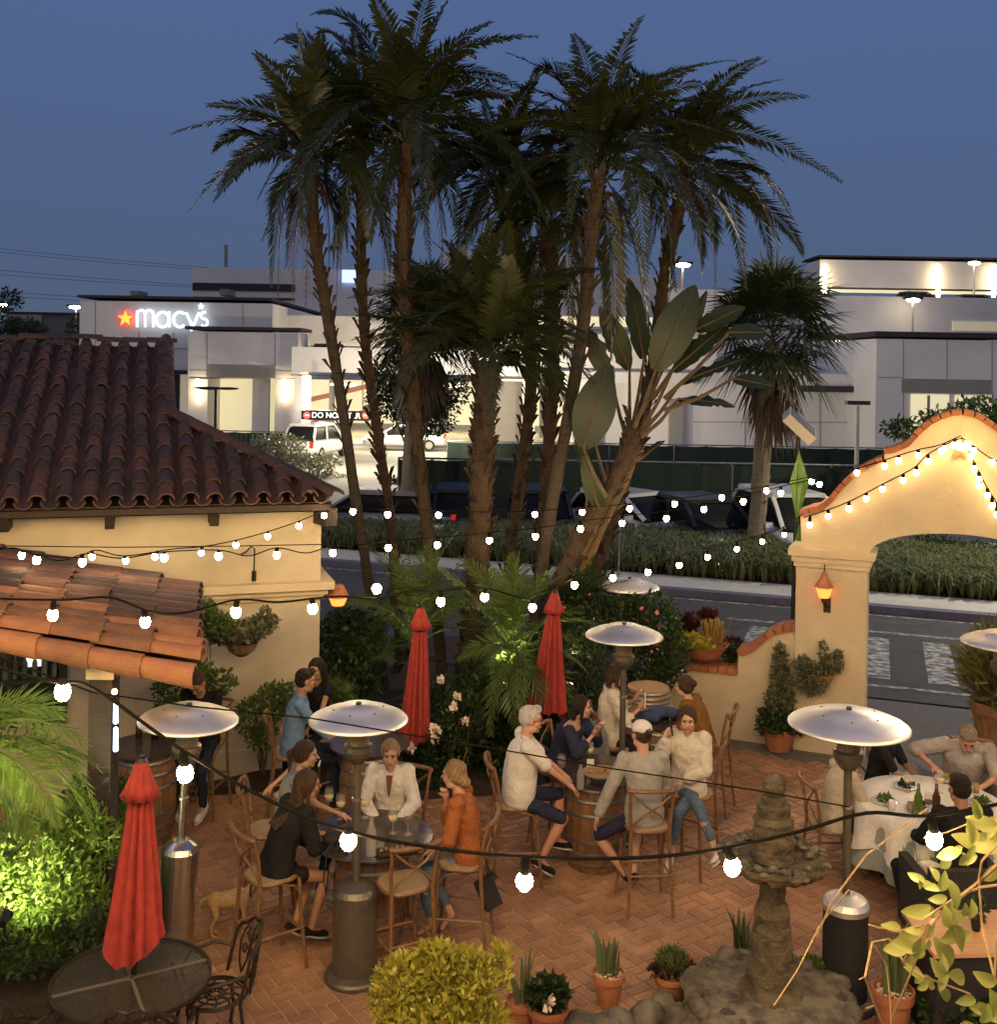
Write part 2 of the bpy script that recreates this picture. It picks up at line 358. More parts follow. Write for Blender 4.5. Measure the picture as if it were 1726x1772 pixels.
def shrub(name, label, cat, base, blobs, n, size, m, seed=1, group=None, stems=5, asp=.5, up=.3, extra=None, shell=.5):
    """blobs in world coordinates; base on the ground"""
    t = thing(name, label, cat, base, group=group); rd = random.Random(seed)
    V, Fq = leaves(blobs, n, size, seed, asp=asp, up=up, shell=shell)
    np_mesh('foliage', V, Fq, m, t, world=True)
    if stems:
        mb = MB()
        for k in range(stems):
            b = rd.choice(blobs); e = Vector(b[:3]) + Vector((rd.uniform(-1, 1) * b[3], rd.uniform(-1, 1) * b[4], rd.uniform(-.2, .6) * b[5])) * .6
            s0 = Vector(base) + Vector((rd.uniform(-.04, .04), rd.uniform(-.04, .04), -.02)); md = s0.lerp(e, .5) + Vector((rd.uniform(-.06, .06), rd.uniform(-.06, .06), .05))
            mb.tube([s0, md, e], [.014, .009, .004], 5)
        mb.build('stem', twig, t, world=True)
    if extra:
        for (nm, nn, sz, mm, sh) in extra:
            V, Fq = leaves(blobs, nn, sz, seed + 7, asp=.9, shell=sh); np_mesh(nm, V, Fq, mm, t, world=True)
    return t
# ------------------------------------------------------------------ the setting
def sheet(name, poly, z, m):
    mb = MB(); mb.add([(p[0], p[1], z) for p in poly], [tuple(range(len(poly)))]); return mb.build(name, m, kind='structure')
sheet('ground', [(-400, -60), (400, -60), (400, 900), (-400, 900)], -.03, asph2)
WA = R(-22)                                        # patio gate wall direction
RD = math.atan2(-4.9, 14.07)                        # street direction
def rdp(s, d):                                     # street coordinates: s along, d away from camera
    o = Vector((5.5, 16.6, 0)); u = Vector((math.cos(RD), math.sin(RD), 0)); v = Vector((-u.y, u.x, 0)); return o + u * s + v * d
sheet('road', [rdp(-60, 0)[:2], rdp(60, 0)[:2], rdp(60, 6.05)[:2], rdp(-60, 6.05)[:2]], .0, asph)
mb = MB()
a, b = rdp(-60, 6.18), rdp(60, 6.18); mb.bar(a + Vector((0, 0, .03)), b + Vector((0, 0, .03)), .28, .24); mb.build('kerb', kerbm, kind='structure')
mb = MB(); a, b = rdp(-60, 6.93), rdp(60, 6.93); mb.bar(a + Vector((0, 0, .03)), b + Vector((0, 0, .03)), 1.24, .25); mb.build('pavement', conc, kind='structure')
mb = MB()
def stripe(s0, s1, d0, d1, z=.006): mb.add([rdp(s, d) + Vector((0, 0, z)) for s, d in ((s0, d0), (s1, d0), (s1, d1), (s0, d1))], [(0, 1, 2, 3)])
stripe(-60, 60, 5.8, 5.9)
for k in range(9): stripe(-2 + k * 1.02, -1.55 + k * 1.02, 1.1, 3.9)
stripe(-2.5, 30, 4.3, 4.45); stripe(-2.5, 30, .6, .72)
for k in range(6): stripe(8 + k * 1.1, 8.4 + k * 1.1, 1.1, 3.9)
mb.build('road_marking', paint, kind='structure')
# driveway apron of grey setts behind the gate
sheet('driveway', [(3.0, 12.9), (14, 8.6), (14, 13.5), (5.5, 16.5), (-8, 21.2), (-8, 16.2)], .004, mat('driveway_setts', (.13, .12, .11), (.085, .08, .078), rough=.8, scale=14, bump=.8, bscale=18))
# patio: real bricks laid in basket weave over a mortar sheet
PAT = [(-9, 2), (9, 2), (9, 10.8), (3.35, 13.9), (2.2, 14.5), (-9, 14.5)]
sheet('patio_mortar', PAT, .010, mortar)
def inside(x, y, poly):
    c = False; n = len(poly)
    for i in range(n):
        (x0, y0), (x1, y1) = poly[i][:2], poly[i - 1][:2]
        if (y0 > y) != (y1 > y) and x < (x1 - x0) * (y - y0) / (y1 - y0) + x0: c = not c
    return c
rd = random.Random(3); mb = MB(); bl, bw, J = .215, .1, .012; ang = R(34); ca, sa = math.cos(ang), math.sin(ang)
def brick(cx, cy, horiz, a2=None):
    l, w_ = ((bl - J) / 2, (bw - J) / 2) if horiz else ((bw - J) / 2, (bl - J) / 2)
    z = .018 + rd.uniform(-.002, .002); tl = rd.uniform(-.0015, .0015); j = lambda: rd.uniform(-.002, .002)
    vs = []
    for (dx, dy) in ((-l, -w_), (l, -w_), (l, w_), (-l, w_)):
        X, Y = cx + dx + j(), cy + dy + j(); vs.append((X * ca - Y * sa, X * sa + Y * ca, z + tl * (1 if dx > 0 else -1)))
    x0, y0 = vs[0][:2]
    if not inside(x0, y0, PAT) or y0 < 6.2 or abs(x0) > y0 * .5 + .3: return
    lo = [(a, b, .009) for a, b, _ in vs]
    mb.add(vs + lo, [(0, 1, 2, 3), (0, 4, 5, 1), (1, 5, 6, 2), (2, 6, 7, 3), (3, 7, 4, 0)])
S = bl + .0
for i in range(-70, 90):
    for k in range(-40, 90):
        cx, cy = i * S, k * S
        X, Y = cx * ca - cy * sa, cx * sa + cy * ca
        if Y < 5.8 or Y > 15 or abs(X) > 7.5: continue
        if (i + k) % 2: brick(cx, cy - S / 4, True); brick(cx, cy + S / 4, True)
        else: brick(cx - S / 4, cy, False); brick(cx + S / 4, cy, False)
mb.build('patio_paving', brickm, kind='structure')
# planting beds
def bed(name, poly, h, seed):
    mb = MB(); rd = random.Random(seed); n = len(poly); cx = sum(p[0] for p in poly) / n; cy = sum(p[1] for p in poly) / n
    rings = []
    for q, z in ((1, .012), (.97, h * .7), (.8, h), (.45, h * 1.2)): rings += [(cx + (p[0] - cx) * q, cy + (p[1] - cy) * q, z + rd.uniform(0, .03) * (q < 1)) for p in poly]
    rings.append((cx, cy, h * 1.2))
    fs = [(i * n + j, i * n + (j + 1) % n, (i + 1) * n + (j + 1) % n, (i + 1) * n + j) for i in range(3) for j in range(n)] + [(3 * n + j, 3 * n + (j + 1) % n, 4 * n) for j in range(n)]
    mb.add(rings, fs); return mb.build(name, soil, kind='structure')
def gp(*pts): return [tuple(G(x, y)[:2]) for x, y in pts]
bed('planting_bed', gp((285, 1385), (480, 1372), (700, 1388), (860, 1380), (1000, 1345), (1165, 1290), (1185, 1150), (1160, 1110), (560, 1105), (540, 1330)), .10, 1)
bed('planting_bed', [(-9, 6.2), (-2.95, 6.3), (-2.75, 7.4), (-2.95, 8.6), (-3.15, 9.9), (-3.6, 11.0), (-9, 11.2)], .14, 2)
# verge of strap grass beyond the street, and the mound it grows on
mb = MB(); vs = []; n = 60
for i in range(n + 1):
    s = -50 + 100 * i / n
    for d, z in ((7.5, .10), (8.3, .22), (9.8, .28), (11.2, .2)): p = rdp(s, d); vs.append((p.x, p.y, z))
mb.add(vs, [(i * 4 + j, i * 4 + j + 1, i * 4 + j + 5, i * 4 + j + 4) for i in range(n) for j in range(3)]); mb.build('verge_soil', soil, kind='structure')
g = np.random.default_rng(5)
def blades(pts, n_each, h, spread, seed, w_=.03):
    g = np.random.default_rng(seed); pts = np.repeat(np.array(pts, float), n_each, 0); n = len(pts)
    a = g.random(n) * 6.283; l = h * g.uniform(.55, 1.2, n); o = np.stack([np.cos(a), np.sin(a), 0 * a], 1)
    sd_ = np.stack([-np.sin(a), np.cos(a), 0 * a], 1) * w_ / 2; lean = g.uniform(.25, 1, n)[:, None] * spread
    up = np.array([0, 0, 1.]); L = l[:, None]
    m = pts + o * L * lean * .4 + up * L * .8; tip = pts + o * L * lean * 1.1 + up * L * (.95 - .35 * lean)
    V = np.stack([pts - sd_, pts + sd_, m + sd_, m - sd_, tip], 1).reshape(-1, 3); i = np.arange(n)[:, None] * 5
    return V, np.vstack([np.hstack([i, i + 1, i + 2, i + 3]), np.hstack([i + 3, i + 2, i + 4, i + 4])])
pts = []
for k in range(5200):
    s = g.uniform(-14, 17); d = 7.6 + 3.4 * g.random() ** 1.1; p = rdp(s, d); z = .1 + .12 * min(1, (d - 7.5) / .8) + .05 * min(1, max(0, d - 8.3) / 1.5)
    pts.append((p.x, p.y, z))
V, Fq = blades(pts, 15, .60, 1.0, 3, .028)
F4 = Fq[:len(Fq) // 2]; F3 = Fq[len(Fq) // 2:, :3]
me = bpy.data.meshes.new('verge_grass'); me.from_pydata(V.tolist(), [], F4.tolist() + F3.tolist()); me.materials.append(L_grass)
o = bpy.data.objects.new('verge_grass', me); COL.objects.link(o); tag(o, 'tall strap leaved grass covering the verge beyond the street', 'grass', kind='stuff')

# ------------------------------------------------------------------ tiled building on the left
BA = R(18); BU = Vector((math.cos(BA), math.sin(BA), 0)); BV = Vector((-BU.y, BU.x, 0)); BC = G(549, 1334)
def bp(u, v, z): return BC + BU * u + BV * v + Vector((0, 0, z))
def isect(x, y, p0, nrm):
    d = ray(x, y); o = Vector((0, 0, CH)); t = (Vector(p0) - o).dot(nrm) / d.dot(nrm); return o + d * t
def bz(x, y, v=0):               # pixel on the wall plane -> (u, z)
    q = isect(x, y, BC + BV * v, BV) - BC; return q.dot(BU), q.z
tb = thing('restaurant_building', 'cream stucco restaurant building with an old dark clay tile roof, left of the palms', 'building', BC)
ZE = bz(300, 872)[1]
mb = MB(); u0 = -8.5
mb.prism([(u0, -.02), (0, -.02), (0, ZE + .12), (u0, ZE + .12)], lambda u, z, d: bp(u, d, z), 5.5); mb.build('wall', stucco, tb, world=True)
mb = MB(); cz0, cz1 = bz(560, 1035)[1], bz(560, 1003)[1]     # cornice, three stepped mouldings wrapping the corner
for (za, zb, pr) in ((cz0, cz0 + .06, .04), (cz0 + .06, cz0 + .13, .08), (cz0 + .13, cz1, .15)):
    mb.prism([(bz(300, 1010)[0], za), (pr, za), (pr, zb), (bz(300, 1010)[0], zb)], lambda u, z, d: bp(u, -pr + d, z), pr + 1.5)
mb.build('cornice', trimc, tb, world=True)
mb = MB(); zs = bz(470, 1300)[1]; mb.prism([(bz(250, 1300)[0], 0.02), (.05, 0.02), (.05, .35), (bz(250, 1300)[0], .35)], lambda u, z, d: bp(u, -.09 + d, z), .5); mb.build('plinth', stucco, tb, world=True)
# roof: pitch from the ridge pixel
v_e = -.5; RZ = ZE + .05
def ridge():
    best = None
    for pit in range(14, 40):
        for vr in np.arange(3.4, 4.6, .1):
            z = RZ + (vr - v_e) * math.tan(R(pit)); q = isect(0, 600, (0, 0, z), Vector((0, 0, 1))) if False else None
            # column through eave pixel 287
            ue = bz(287, 862, v_e)[0]; p = bp(ue, vr, z); d = p - Vector((0, 0, CH)); a, b = d.x / d.y, d.z / d.y
            X = 863 + F * (a * cr + b * sr); Y = 630 - F * (b * cr - a * sr); e = .2 * (X - 250) ** 2 + (Y - 604) ** 2
            if best is None or e < best[0]: best = (e, pit, vr, z)
    return best
_, PIT, VR, ZR = ridge(); TP = math.tan(R(PIT)); print('roof', PIT, VR, ZR, ZE)
def rp(u, v, h=0): return bp(u, v, RZ + (v - v_e) * TP + h)
UG = None; UC = bz(583, 862, v_e)[0]             # verge column, eave corner
# hip line on the roof plane: from the corner (UC, v_e) to (UG, VH)
def pix(p):
    d = p - Vector((0, 0, CH)); a, b = d.x / d.y, d.z / d.y; return 863 + F * (a * cr + b * sr), 630 - F * (b * cr - a * sr)
VH, UG = min(((v, u) for v in np.arange(v_e + .5, VR, .1) for u in np.arange(-6, -1, .05)), key=lambda q: (lambda z: (z[0] - 290) ** 2 + (z[1] - 722) ** 2)(pix(rp(q[1], q[0]))))
def vtop(u): return VR if u <= UG else v_e + (VH - v_e) * (UC - u) / (UC - UG)
mb = MB(); U0 = bz(-330, 862, v_e)[0]; nrm = (BV * -math.sin(R(PIT)) + Vector((0, 0, math.cos(R(PIT)))))
mb.add([rp(U0, v_e + .04, -.05), rp(UC - .05, v_e + .04, -.05), rp(UG, VH, -.05), rp(UG, VR, -.05), rp(U0, VR, -.05)], [(0, 1, 2, 3, 4)])
mb.add([bp(U0, v_e + .06, RZ - .12), bp(UC - .06, v_e + .06, RZ - .12), bp(UC - .3, 5.2, RZ - .12), bp(U0, 5.2, RZ - .12)], [(0, 1, 2, 3)])   # soffit
mb.add([rp(UG, VH, -.05), rp(UC - .05, v_e, -.05), bp(UC - .05, 5.4, RZ - .1), bp(UG, 4.6, rp(UG, VH).z - .05 - BC.z)], [(0, 1, 2, 3)])                # hip side
mb.add([rp(U0, VR, -.05), rp(UG, VR, -.05), bp(UG, 2 * VR - v_e, RZ), bp(U0, 2 * VR - v_e, RZ)], [(0, 1, 2, 3)])
mb.add([rp(UG, VH, -.05), rp(UG, VR, -.05), bp(UG, 2 * VR - VH, rp(UG, VH).z - BC.z)], [(0, 1, 2)])
rb = mb.build('roof_deck', darkwood, tb, world=True)
mb = MB(); rd = random.Random(8); SP = .265; TL = .40; EX = .33
def barrel(mb, a, d, up, sd_, l, r0, r1, th=.018, conv=1, n=8, a0=8):
    vs = []
    for (e, r) in ((0, r0), (l, r1)):
        for rr in (r, r - th):
            for j in range(n + 1):
                q = R(a0 + (180 - 2 * a0) * j / n); vs.append(a + d * e + sd_ * math.cos(q) * rr + up * math.sin(q) * rr * conv)
    k = n + 1; fs = []
    for j in range(n):
        fs += [(j, j + 1, 2 * k + j + 1, 2 * k + j), (k + j + 1, k + j, 3 * k + j, 3 * k + j + 1), (j + 1, j, k + j, k + j + 1), (2 * k + j, 2 * k + j + 1, 3 * k + j + 1, 3 * k + j)]
    fs += [(0, 2 * k, 3 * k, k), (n, k + n, 3 * k + n, 2 * k + n)]
    mb.add(vs, fs)
DS = (BV * math.cos(R(PIT)) + Vector((0, 0, math.sin(R(PIT)))))       # up-slope
u = U0
while u < UC - .1:
    vt = vtop(u); Ls = (vt - v_e) / math.cos(R(PIT)); k = 0; uu = u
    while k * EX < Ls - .06:
        l = min(TL, Ls - k * EX + .05); j = rd.uniform(-.012, .012); tilt = rd.uniform(-.03, .03)
        a = rp(u + j, v_e) + DS * (k * EX + rd.uniform(-.015, .015)) + nrm * (.055 + rd.uniform(0, .012)); d = (DS + BU * tilt + nrm * -.04).normalized()
        barrel(mb, a, d, nrm, BU, l, .095 + rd.uniform(-.006, .006), .075)
        if k % 1 == 0:
            a2 = rp(u + SP / 2, v_e) + DS * (k * EX) + nrm * .075; vt2 = vtop(u + SP / 2)
            if k * EX < (vt2 - v_e) / math.cos(R(PIT)): barrel(mb, a2, d, -nrm, BU, l, .10, .085)
        k += 1
    u += SP
# ridge tiles and hip tiles
k = 0; U = U0
while U < UG - .1:
    a = rp(U, VR, .06 + rd.uniform(0, .05)); barrel(mb, a, (BU + Vector((0, 0, rd.uniform(-.03, .05)))).normalized(), Vector((0, 0, 1)), BV, .44, .125, .10, conv=.75); U += .36
h0, h1 = rp(UC - .02, v_e + .02, .06), rp(UG, VH, .08); hd = (h1 - h0); HL = hd.length; hd.normalize(); hs = hd.cross(Vector((0, 0, 1))).normalized()
q = -.05
while q < HL - .3: barrel(mb, h0 + hd * q, (hd + Vector((0, 0, .04))).normalized(), Vector((0, 0, 1)), hs, .40, .12, .095, conv=.8); q += .33
q = 0; g0, g1 = rp(UG + .02, VH + .02, .05), rp(UG + .02, VR, .05); gd = (g1 - g0); GL = gd.length; gd.normalize()
while q < GL - .1: barrel(mb, g0 + gd * q, gd, nrm, BU, .40, .10, .08); q += .33
mb.build('roof_tile', tile, tb, world=True)
for px in (8, 190, 370):
    u = bz(px, 890, -.3)[0]; mb = MB(); mb.prism([(v_e + .08, RZ - .26), (.1, RZ - .26), (.1, RZ - .02), (v_e + .08, RZ - .1), (v_e + .02, RZ - .15)], lambda v, z, d: bp(u - .05 + d, v, z), .1); mb.build('rafter_tail', darkwood, tb, world=True)
mb = MB(); mb.bar(bp(-.12, .3, RZ - .22), bp(UC - .02, v_e + .25, RZ - .22), .16, .2); mb.bar(bp(U0, v_e + .1, RZ - .06), bp(UC - .05, v_e + .1, RZ - .06), .05, .1); mb.build('fascia', darkwood, tb, world=True)
# window on the left of the wall with lit shelves of bottles inside
def winpart(x0, y0, x1, y1):
    (ua, za), (ub, zb) = bz(x0, y1), bz(x1, y0); return ua, ub, za, zb
ua, ub, za, zb = winpart(-40, 1095, 118, 1262)
mb = MB(); fr = .055
for (a_, b_, c_, d_) in ((ua, ub, za, za + fr), (ua, ub, zb - fr, zb), (ua, ua + fr, za, zb), (ub - .09, ub, za, zb), (ub - .62, ub - .58, za, zb), (ub - 1.15, ub - 1.10, za, zb), (ua, ub, za + .47, za + .51), (ua, ub, za + .9, za + .94)):
    mb.prism([(a_, c_), (b_, c_), (b_, d_), (a_, d_)], lambda u, z, d: bp(u, -.05 + d, z), .049)
wn = mb.build('window', mat('window_frame_paint', (.03, .04, .035), rough=.5), tb, world=True)
mb = MB(); mb.prism([(ua, za), (ub, za), (ub, zb), (ua, zb)], lambda u, z, d: bp(u, -.012 + d, z), .008); mb.build('pane', mat('window_pane', (.035, .05, .045), (.012, .018, .016), rough=.08, scale=5, coat=1), wn, world=True)
bott = mat('shelf_bottles', (.22, .26, .20), (.05, .07, .05), rough=.3, scale=14, island=True); rd = random.Random(4)
mb = MB()
for row in range(3):
    for k in range(14):
        uu = ub - .14 - k * .1; zz = za + .08 + row * .46; hh = rd.uniform(.16, .3)
        mb.lathe([(.03, 0), (.03, hh * .6), (.012, hh * .75), (.012, hh)], bp(uu, -.045, zz), 8)
wb = mb.build('shelf_bottles', bott, tb, world=True); wb['kind'] = 'stuff'
mb = MB(); uL, zL = bz(58, 1137); mb.box(bp(uL, -.02, zL), (.16, .012, .2), rz=BA); mb.build('lit_picture', mat('lit_interior', (.9, .9, .8), emit=(.8, .9, .85), es=1.2), tb, world=True)
# hook lamp cord on the wall
uh, zh = bz(432, 955); mb = MB(); mb.tube([bp(uh - .1, -.02, zh - .02), bp(uh - .05, -.1, zh + .02), bp(uh, -.16, zh + .09), bp(uh + .04, -.16, zh + .06), bp(uh + .04, -.14, zh - .2)], .009, 6)
mb.tube([bp(uh + .04, -.14, zh - .2), bp(uh + .04, -.14, zh - .32)], .028, 8); tag(mb.build('wall_hook', blackm), 'small black hook with a hanging socket on the cream wall', 'hook')

# awning of pale orange tiles on a post
AU = Vector((math.cos(R(3)), math.sin(R(3)), 0)); AC = P(338, 1152, 9.0)
def aw(s, t): return AC + Vector((-s, t * 1.0 + .0, s * .17 + t * .03)) + Vector((-t * .28, 0, 0))
at = thing('tiled_awning', 'low porch roof of orange clay tiles on a dark timber post', 'awning', G(180, 1640))
mb = MB(); rd = random.Random(21); t = 0; row = 0
adn = Vector((-1, 0, .17)).normalized()
while t < 2.35:
    s = -.04 + rd.uniform(-.03, .02)
    while s < 2.6:
        l = .5; up = Vector((0, -.05, 1)).normalized()
        a = aw(s, t) + Vector((0, 0, .05 + rd.uniform(0, .03))); d = (adn + Vector((0, rd.uniform(-.03, .03), -.03))).normalized()
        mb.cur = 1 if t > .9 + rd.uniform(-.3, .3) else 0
        barrel(mb, a, d, up, Vector((0, 1, 0)), l, .105, .085)
        if t > .01: barrel(mb, aw(s, t - .13) + Vector((0, 0, .10)), d, -up, Vector((0, 1, 0)), l, .1, .09)
        s += .41
    t += .26; row += 1
s = 0; mb.cur = 0
while s < 2.6:        # the two rake courses turned over the near edge
    barrel(mb, aw(s, -.13) + Vector((0, 0, -.05)), adn, (Vector((0, -1, .6))).normalized(), Vector((0, .6, 1)).normalized(), .5, .105, .085); s += .42
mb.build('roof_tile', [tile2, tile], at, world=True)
mb = MB(); mb.add([aw(-.0, 0) + Vector((0, 0, -.02)), aw(2.7, 0) + Vector((0, 0, -.02)), aw(2.7, 2.35) + Vector((0, 0, -.02)), aw(0, 2.35) + Vector((0, 0, -.02))], [(0, 1, 2, 3)])
mb.bar(aw(.05, .12) + Vector((0, 0, -.12)), aw(2.8, .12) + Vector((0, 0, -.12)), .14, .16)
for t in (.7, 1.4, 2.1): mb.bar(aw(.05, t) + Vector((0, 0, -.1)), aw(2.8, t) + Vector((0, 0, -.1)), .08, .12)
mb.build('roof_beam', darkwood, at, world=True)
pz = P(181, 1155, 9.15); mb = MB(); mb.box((pz.x, pz.y, pz.z / 2 + .05), (.19, .19, pz.z + .0)); mb.build('post', darkwood, at, world=True)
mb = MB(); mb.box((pz.x, pz.y, pz.z - .02), (.23, .23, .1)); mb.build('post_capital', trimc, at, world=True)

# ------------------------------------------------------------------ arched gate wall on the right
WU = Vector((math.cos(WA), math.sin(WA), 0)); WV = Vector((-WU.y, WU.x, 0)); WC = G(1374, 1296)
def wp(s, z, d=0): return WC + WU * s + WV * d + Vector((0, 0, z))
def wz(x, y, d=0): q = isect(x, y, WC + WV * d, WV) - WC; return q.dot(WU), q.z
ga = thing('arched_gate', 'large cream stucco mission style gateway with a curved top strung with bulbs', 'gateway', WC)
outl = [wz(*p) for p in ((1388, 952), (1386, 893), (1402, 888), (1425, 884), (1442, 868), (1460, 845), (1485, 822), (1510, 806), (1531, 799), (1531, 786), (1552, 783), (1575, 772), (1595, 750), (1618, 731), (1642, 721))]
sc, ztop = wz(1664, 719)
ztop = outl[-1][1] + .03
rt = [(2 * sc - s, z) for s, z in reversed(outl)]
(sp1, zsp) = wz(1505, 960); apex = wz(1640, 923)[1]
arc = [(sc - (sc - sp1) * math.cos(R(q)), zsp + (apex - zsp) * math.sin(R(q))) for q in range(0, 181, 10)]
s_l = 0.0; pw = sp1 - .02
poly = outl + [(sc, ztop)] + rt + list(reversed(arc))
mb = MB(); mb.prism(poly, lambda s, z, d: wp(s, z, d), .42); mb.build('arch_wall', stucco2, ga, world=True)
for k, (a_, b_) in enumerate(((0, pw), (2 * sc - pw, 2 * sc))):
    mb = MB(); mb.prism([(a_, -.02), (b_, -.02), (b_, outl[0][1]), (a_, outl[0][1])], lambda s, z, d: wp(s, z, d - .03), .5); mb.build('pillar', stucco2, ga, world=True)
    mb = MB(); zc = wz(1440, 983)[1]; zt = wz(1440, 952)[1]; hh = zt - zc
    for (za, zb, pr) in ((zc, zc + hh * .28, .03), (zc + hh * .28, zc + hh * .62, .055), (zc + hh * .62, zt, .095)):
        mb.prism([(a_ - pr, za), (b_ + pr, za), (b_ + pr, zb), (a_ - pr, zb)], lambda s, z, d: wp(s, z, d - .03 - pr), .5 + 2 * pr)
    mb.build('cornice', trimc, ga, world=True)
brk = mat('coping_brick', (.40, .15, .06), (.26, .09, .04), rough=.85, scale=20, bump=.3, bscale=60, island=True)
def coping(path, wfn, th=.07, dep=.5, off=-.05, step=.11, sd=1):
    mb = MB(); rd = random.Random(sd); pts = []
    for i in range(len(path) - 1):
        (s0, z0), (s1, z1) = path[i], path[i + 1]; L = math.hypot(s1 - s0, z1 - z0); n = max(1, round(L / .02))
        pts += [(s0 + (s1 - s0) * k / n, z0 + (z1 - z0) * k / n) for k in range(n)]
    pts.append(path[-1]); acc = 0; i0 = 0
    for i in range(1, len(pts)):
        acc += math.hypot(pts[i][0] - pts[i - 1][0], pts[i][1] - pts[i - 1][1])
        if acc >= step or i == len(pts) - 1:
            (s0, z0), (s1, z1) = pts[i0], pts[i]; L = math.hypot(s1 - s0, z1 - z0) or 1; tx, tz = (s1 - s0) / L, (z1 - z0) / L; nx, nz = -tz, tx
            if nz < -.2: nx, nz = -nx, -nz
            e = .004; j = rd.uniform(-.004, .004); h = th + j
            mb.prism([(s0 + tx * e, z0 + tz * e), (s1 - tx * e, z1 - tz * e), (s1 - tx * e + nx * h, z1 - tz * e + nz * h), (s0 + tx * e + nx * h, z0 + tz * e + nz * h)], lambda s, z, d: wfn(s, z, d + off + j), dep)
            i0 = i; acc = 0
    return mb
coping(outl[1:9] , wp).build('brick_coping', brk, ga, world=True)
coping(outl[9:] + [(sc, ztop)] + rt[:6], wp, sd=2).build('brick_coping', brk, ga, world=True)
coping(list(rt[6:14]), wp, sd=3).build('brick_coping', brk, ga, world=True)
sL, zL = wz(1660, 785); lt = MB(); lt.tube([wp(sL - .05, zL - .05, -.05), wp(sL, zL + .08, -.07)], .03, 8); lt.tube([wp(sL + .02, zL + .08, -.07), wp(sL + .07, zL - .05, -.05)], .03, 8); lt.bar(wp(sL - .04, zL, -.055), wp(sL + .07, zL, -.055), .03, .04)
lt.build('letter_emblem', terra, ga, world=True)
# low garden wall to the left of the gate, with an S-curved brick coping
lw = thing('garden_wall', 'low cream garden wall with S-curved brick coping, left of the gateway', 'wall', G(1290, 1275))
lo = [wz(*p) for p in ((1120, 1150), (1277, 1168), (1278, 1134), (1300, 1131), (1318, 1116), (1336, 1100), (1355, 1094), (1378, 1092))]
mb = MB(); mb.prism([(lo[0][0], -.02), (0.0, -.02)] + [(min(s, -.002), z) for s, z in reversed(lo)], lambda s, z, d: wp(s, z, d + .02), .34); mb.build('wall', stucco2, lw, world=True)
coping(lo[:2], wp, dep=.44, off=-.03, sd=5).build('brick_coping', brk, lw, world=True)
coping([lo[2]] + lo[3:], wp, dep=.44, off=-.03, sd=6).build('brick_coping', brk, lw, world=True)
sL, zL = wz(1352, 1123); mb = MB(); mb.box(wp(sL, zL, -.03), (.12, .1, .1), rz=WA); mb.build('louvre_light', blackm, lw, world=True)
# ------------------------------------------------------------------ shopping centre across the street
def rect(mb, x0, y0, x1, y1, D, dep, toground=False):
    a, b = P(x0, y0, D), P(x1, y1, D); zt, zb = a.z, (-.03 if toground else b.z)
    return mb.box(((a.x + b.x) / 2, D + dep / 2, (zt + zb) / 2), (b.x - a.x, dep, zt - zb))
def rects(name, m, par, l):
    for q in l: mb_ = MB(); rect(mb_, *q); mb_.build(name, m, par, world=True)
def bld(name, label, x, y, D): return thing(name, label, 'building', P(x, y, D).xy.to_3d())
warmin = mat('interior_wall_glow', (.85, .80, .58), (.75, .70, .5), rough=.8, scale=.3, emit=(1, .86, .50), es=.62)  # glow put into the walls in place of lamplight on them
warmdim = mat('garage_wall_glow', (.7, .66, .52), (.6, .56, .44), rough=.8, scale=.3, emit=(1, .86, .52), es=.22)  # weaker built-in glow, imitating dimly lit surfaces
ltube = mat('wall_light_glow', (1, .9, .7), emit=(1, .78, .42), es=11)
cool = mat('letter_glow', (1, 1, 1), emit=(.75, .9, 1), es=1.7)
redg = mat('star_glow', (1, .2, .05), emit=(1, .05, .03), es=1.6)
yelg = mat('star_core_glow', (1, .6, .1), emit=(1, .42, .05), es=1.6)
greyw = mat('grey_wall_paint', (.30, .28, .26), (.26, .245, .23), rough=.9, scale=1)  # plain grey for columns, headers, joints and roof parts
darkgap = mat('dark_opening', (.015, .017, .022), rough=.6)
# department store with the lit sign
ms = bld('department_store', 'white department store with a lit star and lettered sign on its wall', 330, 700, 75)
mb = MB(); rect(mb, 138, 520, 468, 740, 75, 25, True); mb.build('wall', WLM, ms, world=True)
mb = MB(); rect(mb, 133, 510, 470, 520, 74.8, 25.4); mb.build('roof_cap', CAPM, ms, world=True)
en = MB()
rect(en, 326, 573, 515, 655, 71, 4); rect(en, 326, 655, 358, 745, 71, 3.9, True); rect(en, 476, 655, 515, 745, 71, 3.9, True)
rect(en, 437, 655, 464, 745, 72.2, .5, True); en.build('entrance_porch', WLM, ms, world=True)
mb = MB(); rect(mb, 320, 564, 521, 573, 70.8, 4.2); mb.build('porch_cap', CAPM, ms, world=True)
rects('awning', CAPM, ms, [(280, 640, 326, 648, 74.6, .35), (280, 648, 291, 690, 74.7, .25)])
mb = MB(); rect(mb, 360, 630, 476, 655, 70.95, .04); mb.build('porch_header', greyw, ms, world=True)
rects('lit_doorway', warmin, ms, [(358, 655, 437, 746, 74.2, .3, True), (464, 655, 476, 746, 74.2, .3, True)])
mb = MB(); rect(mb, 291, 648, 311, 715, 74.9, .08); mb.build('window', darkgap, ms, world=True)
mb = MB(); rect(mb, 311, 648, 326, 745, 74.9, .09, True); mb.build('side_door', warmdim, ms, world=True)
for k, (px, D) in enumerate(((341, 70.6), (492, 70.6))):
    mb = MB()
    for q in range(3): 
        c = P(px, 662 + q * 14, D); mb.lathe([(.13, -.22), (.15, 0), (.13, .22)], c, 10)
    mb.build('wall_light', ltube, ms, world=True)
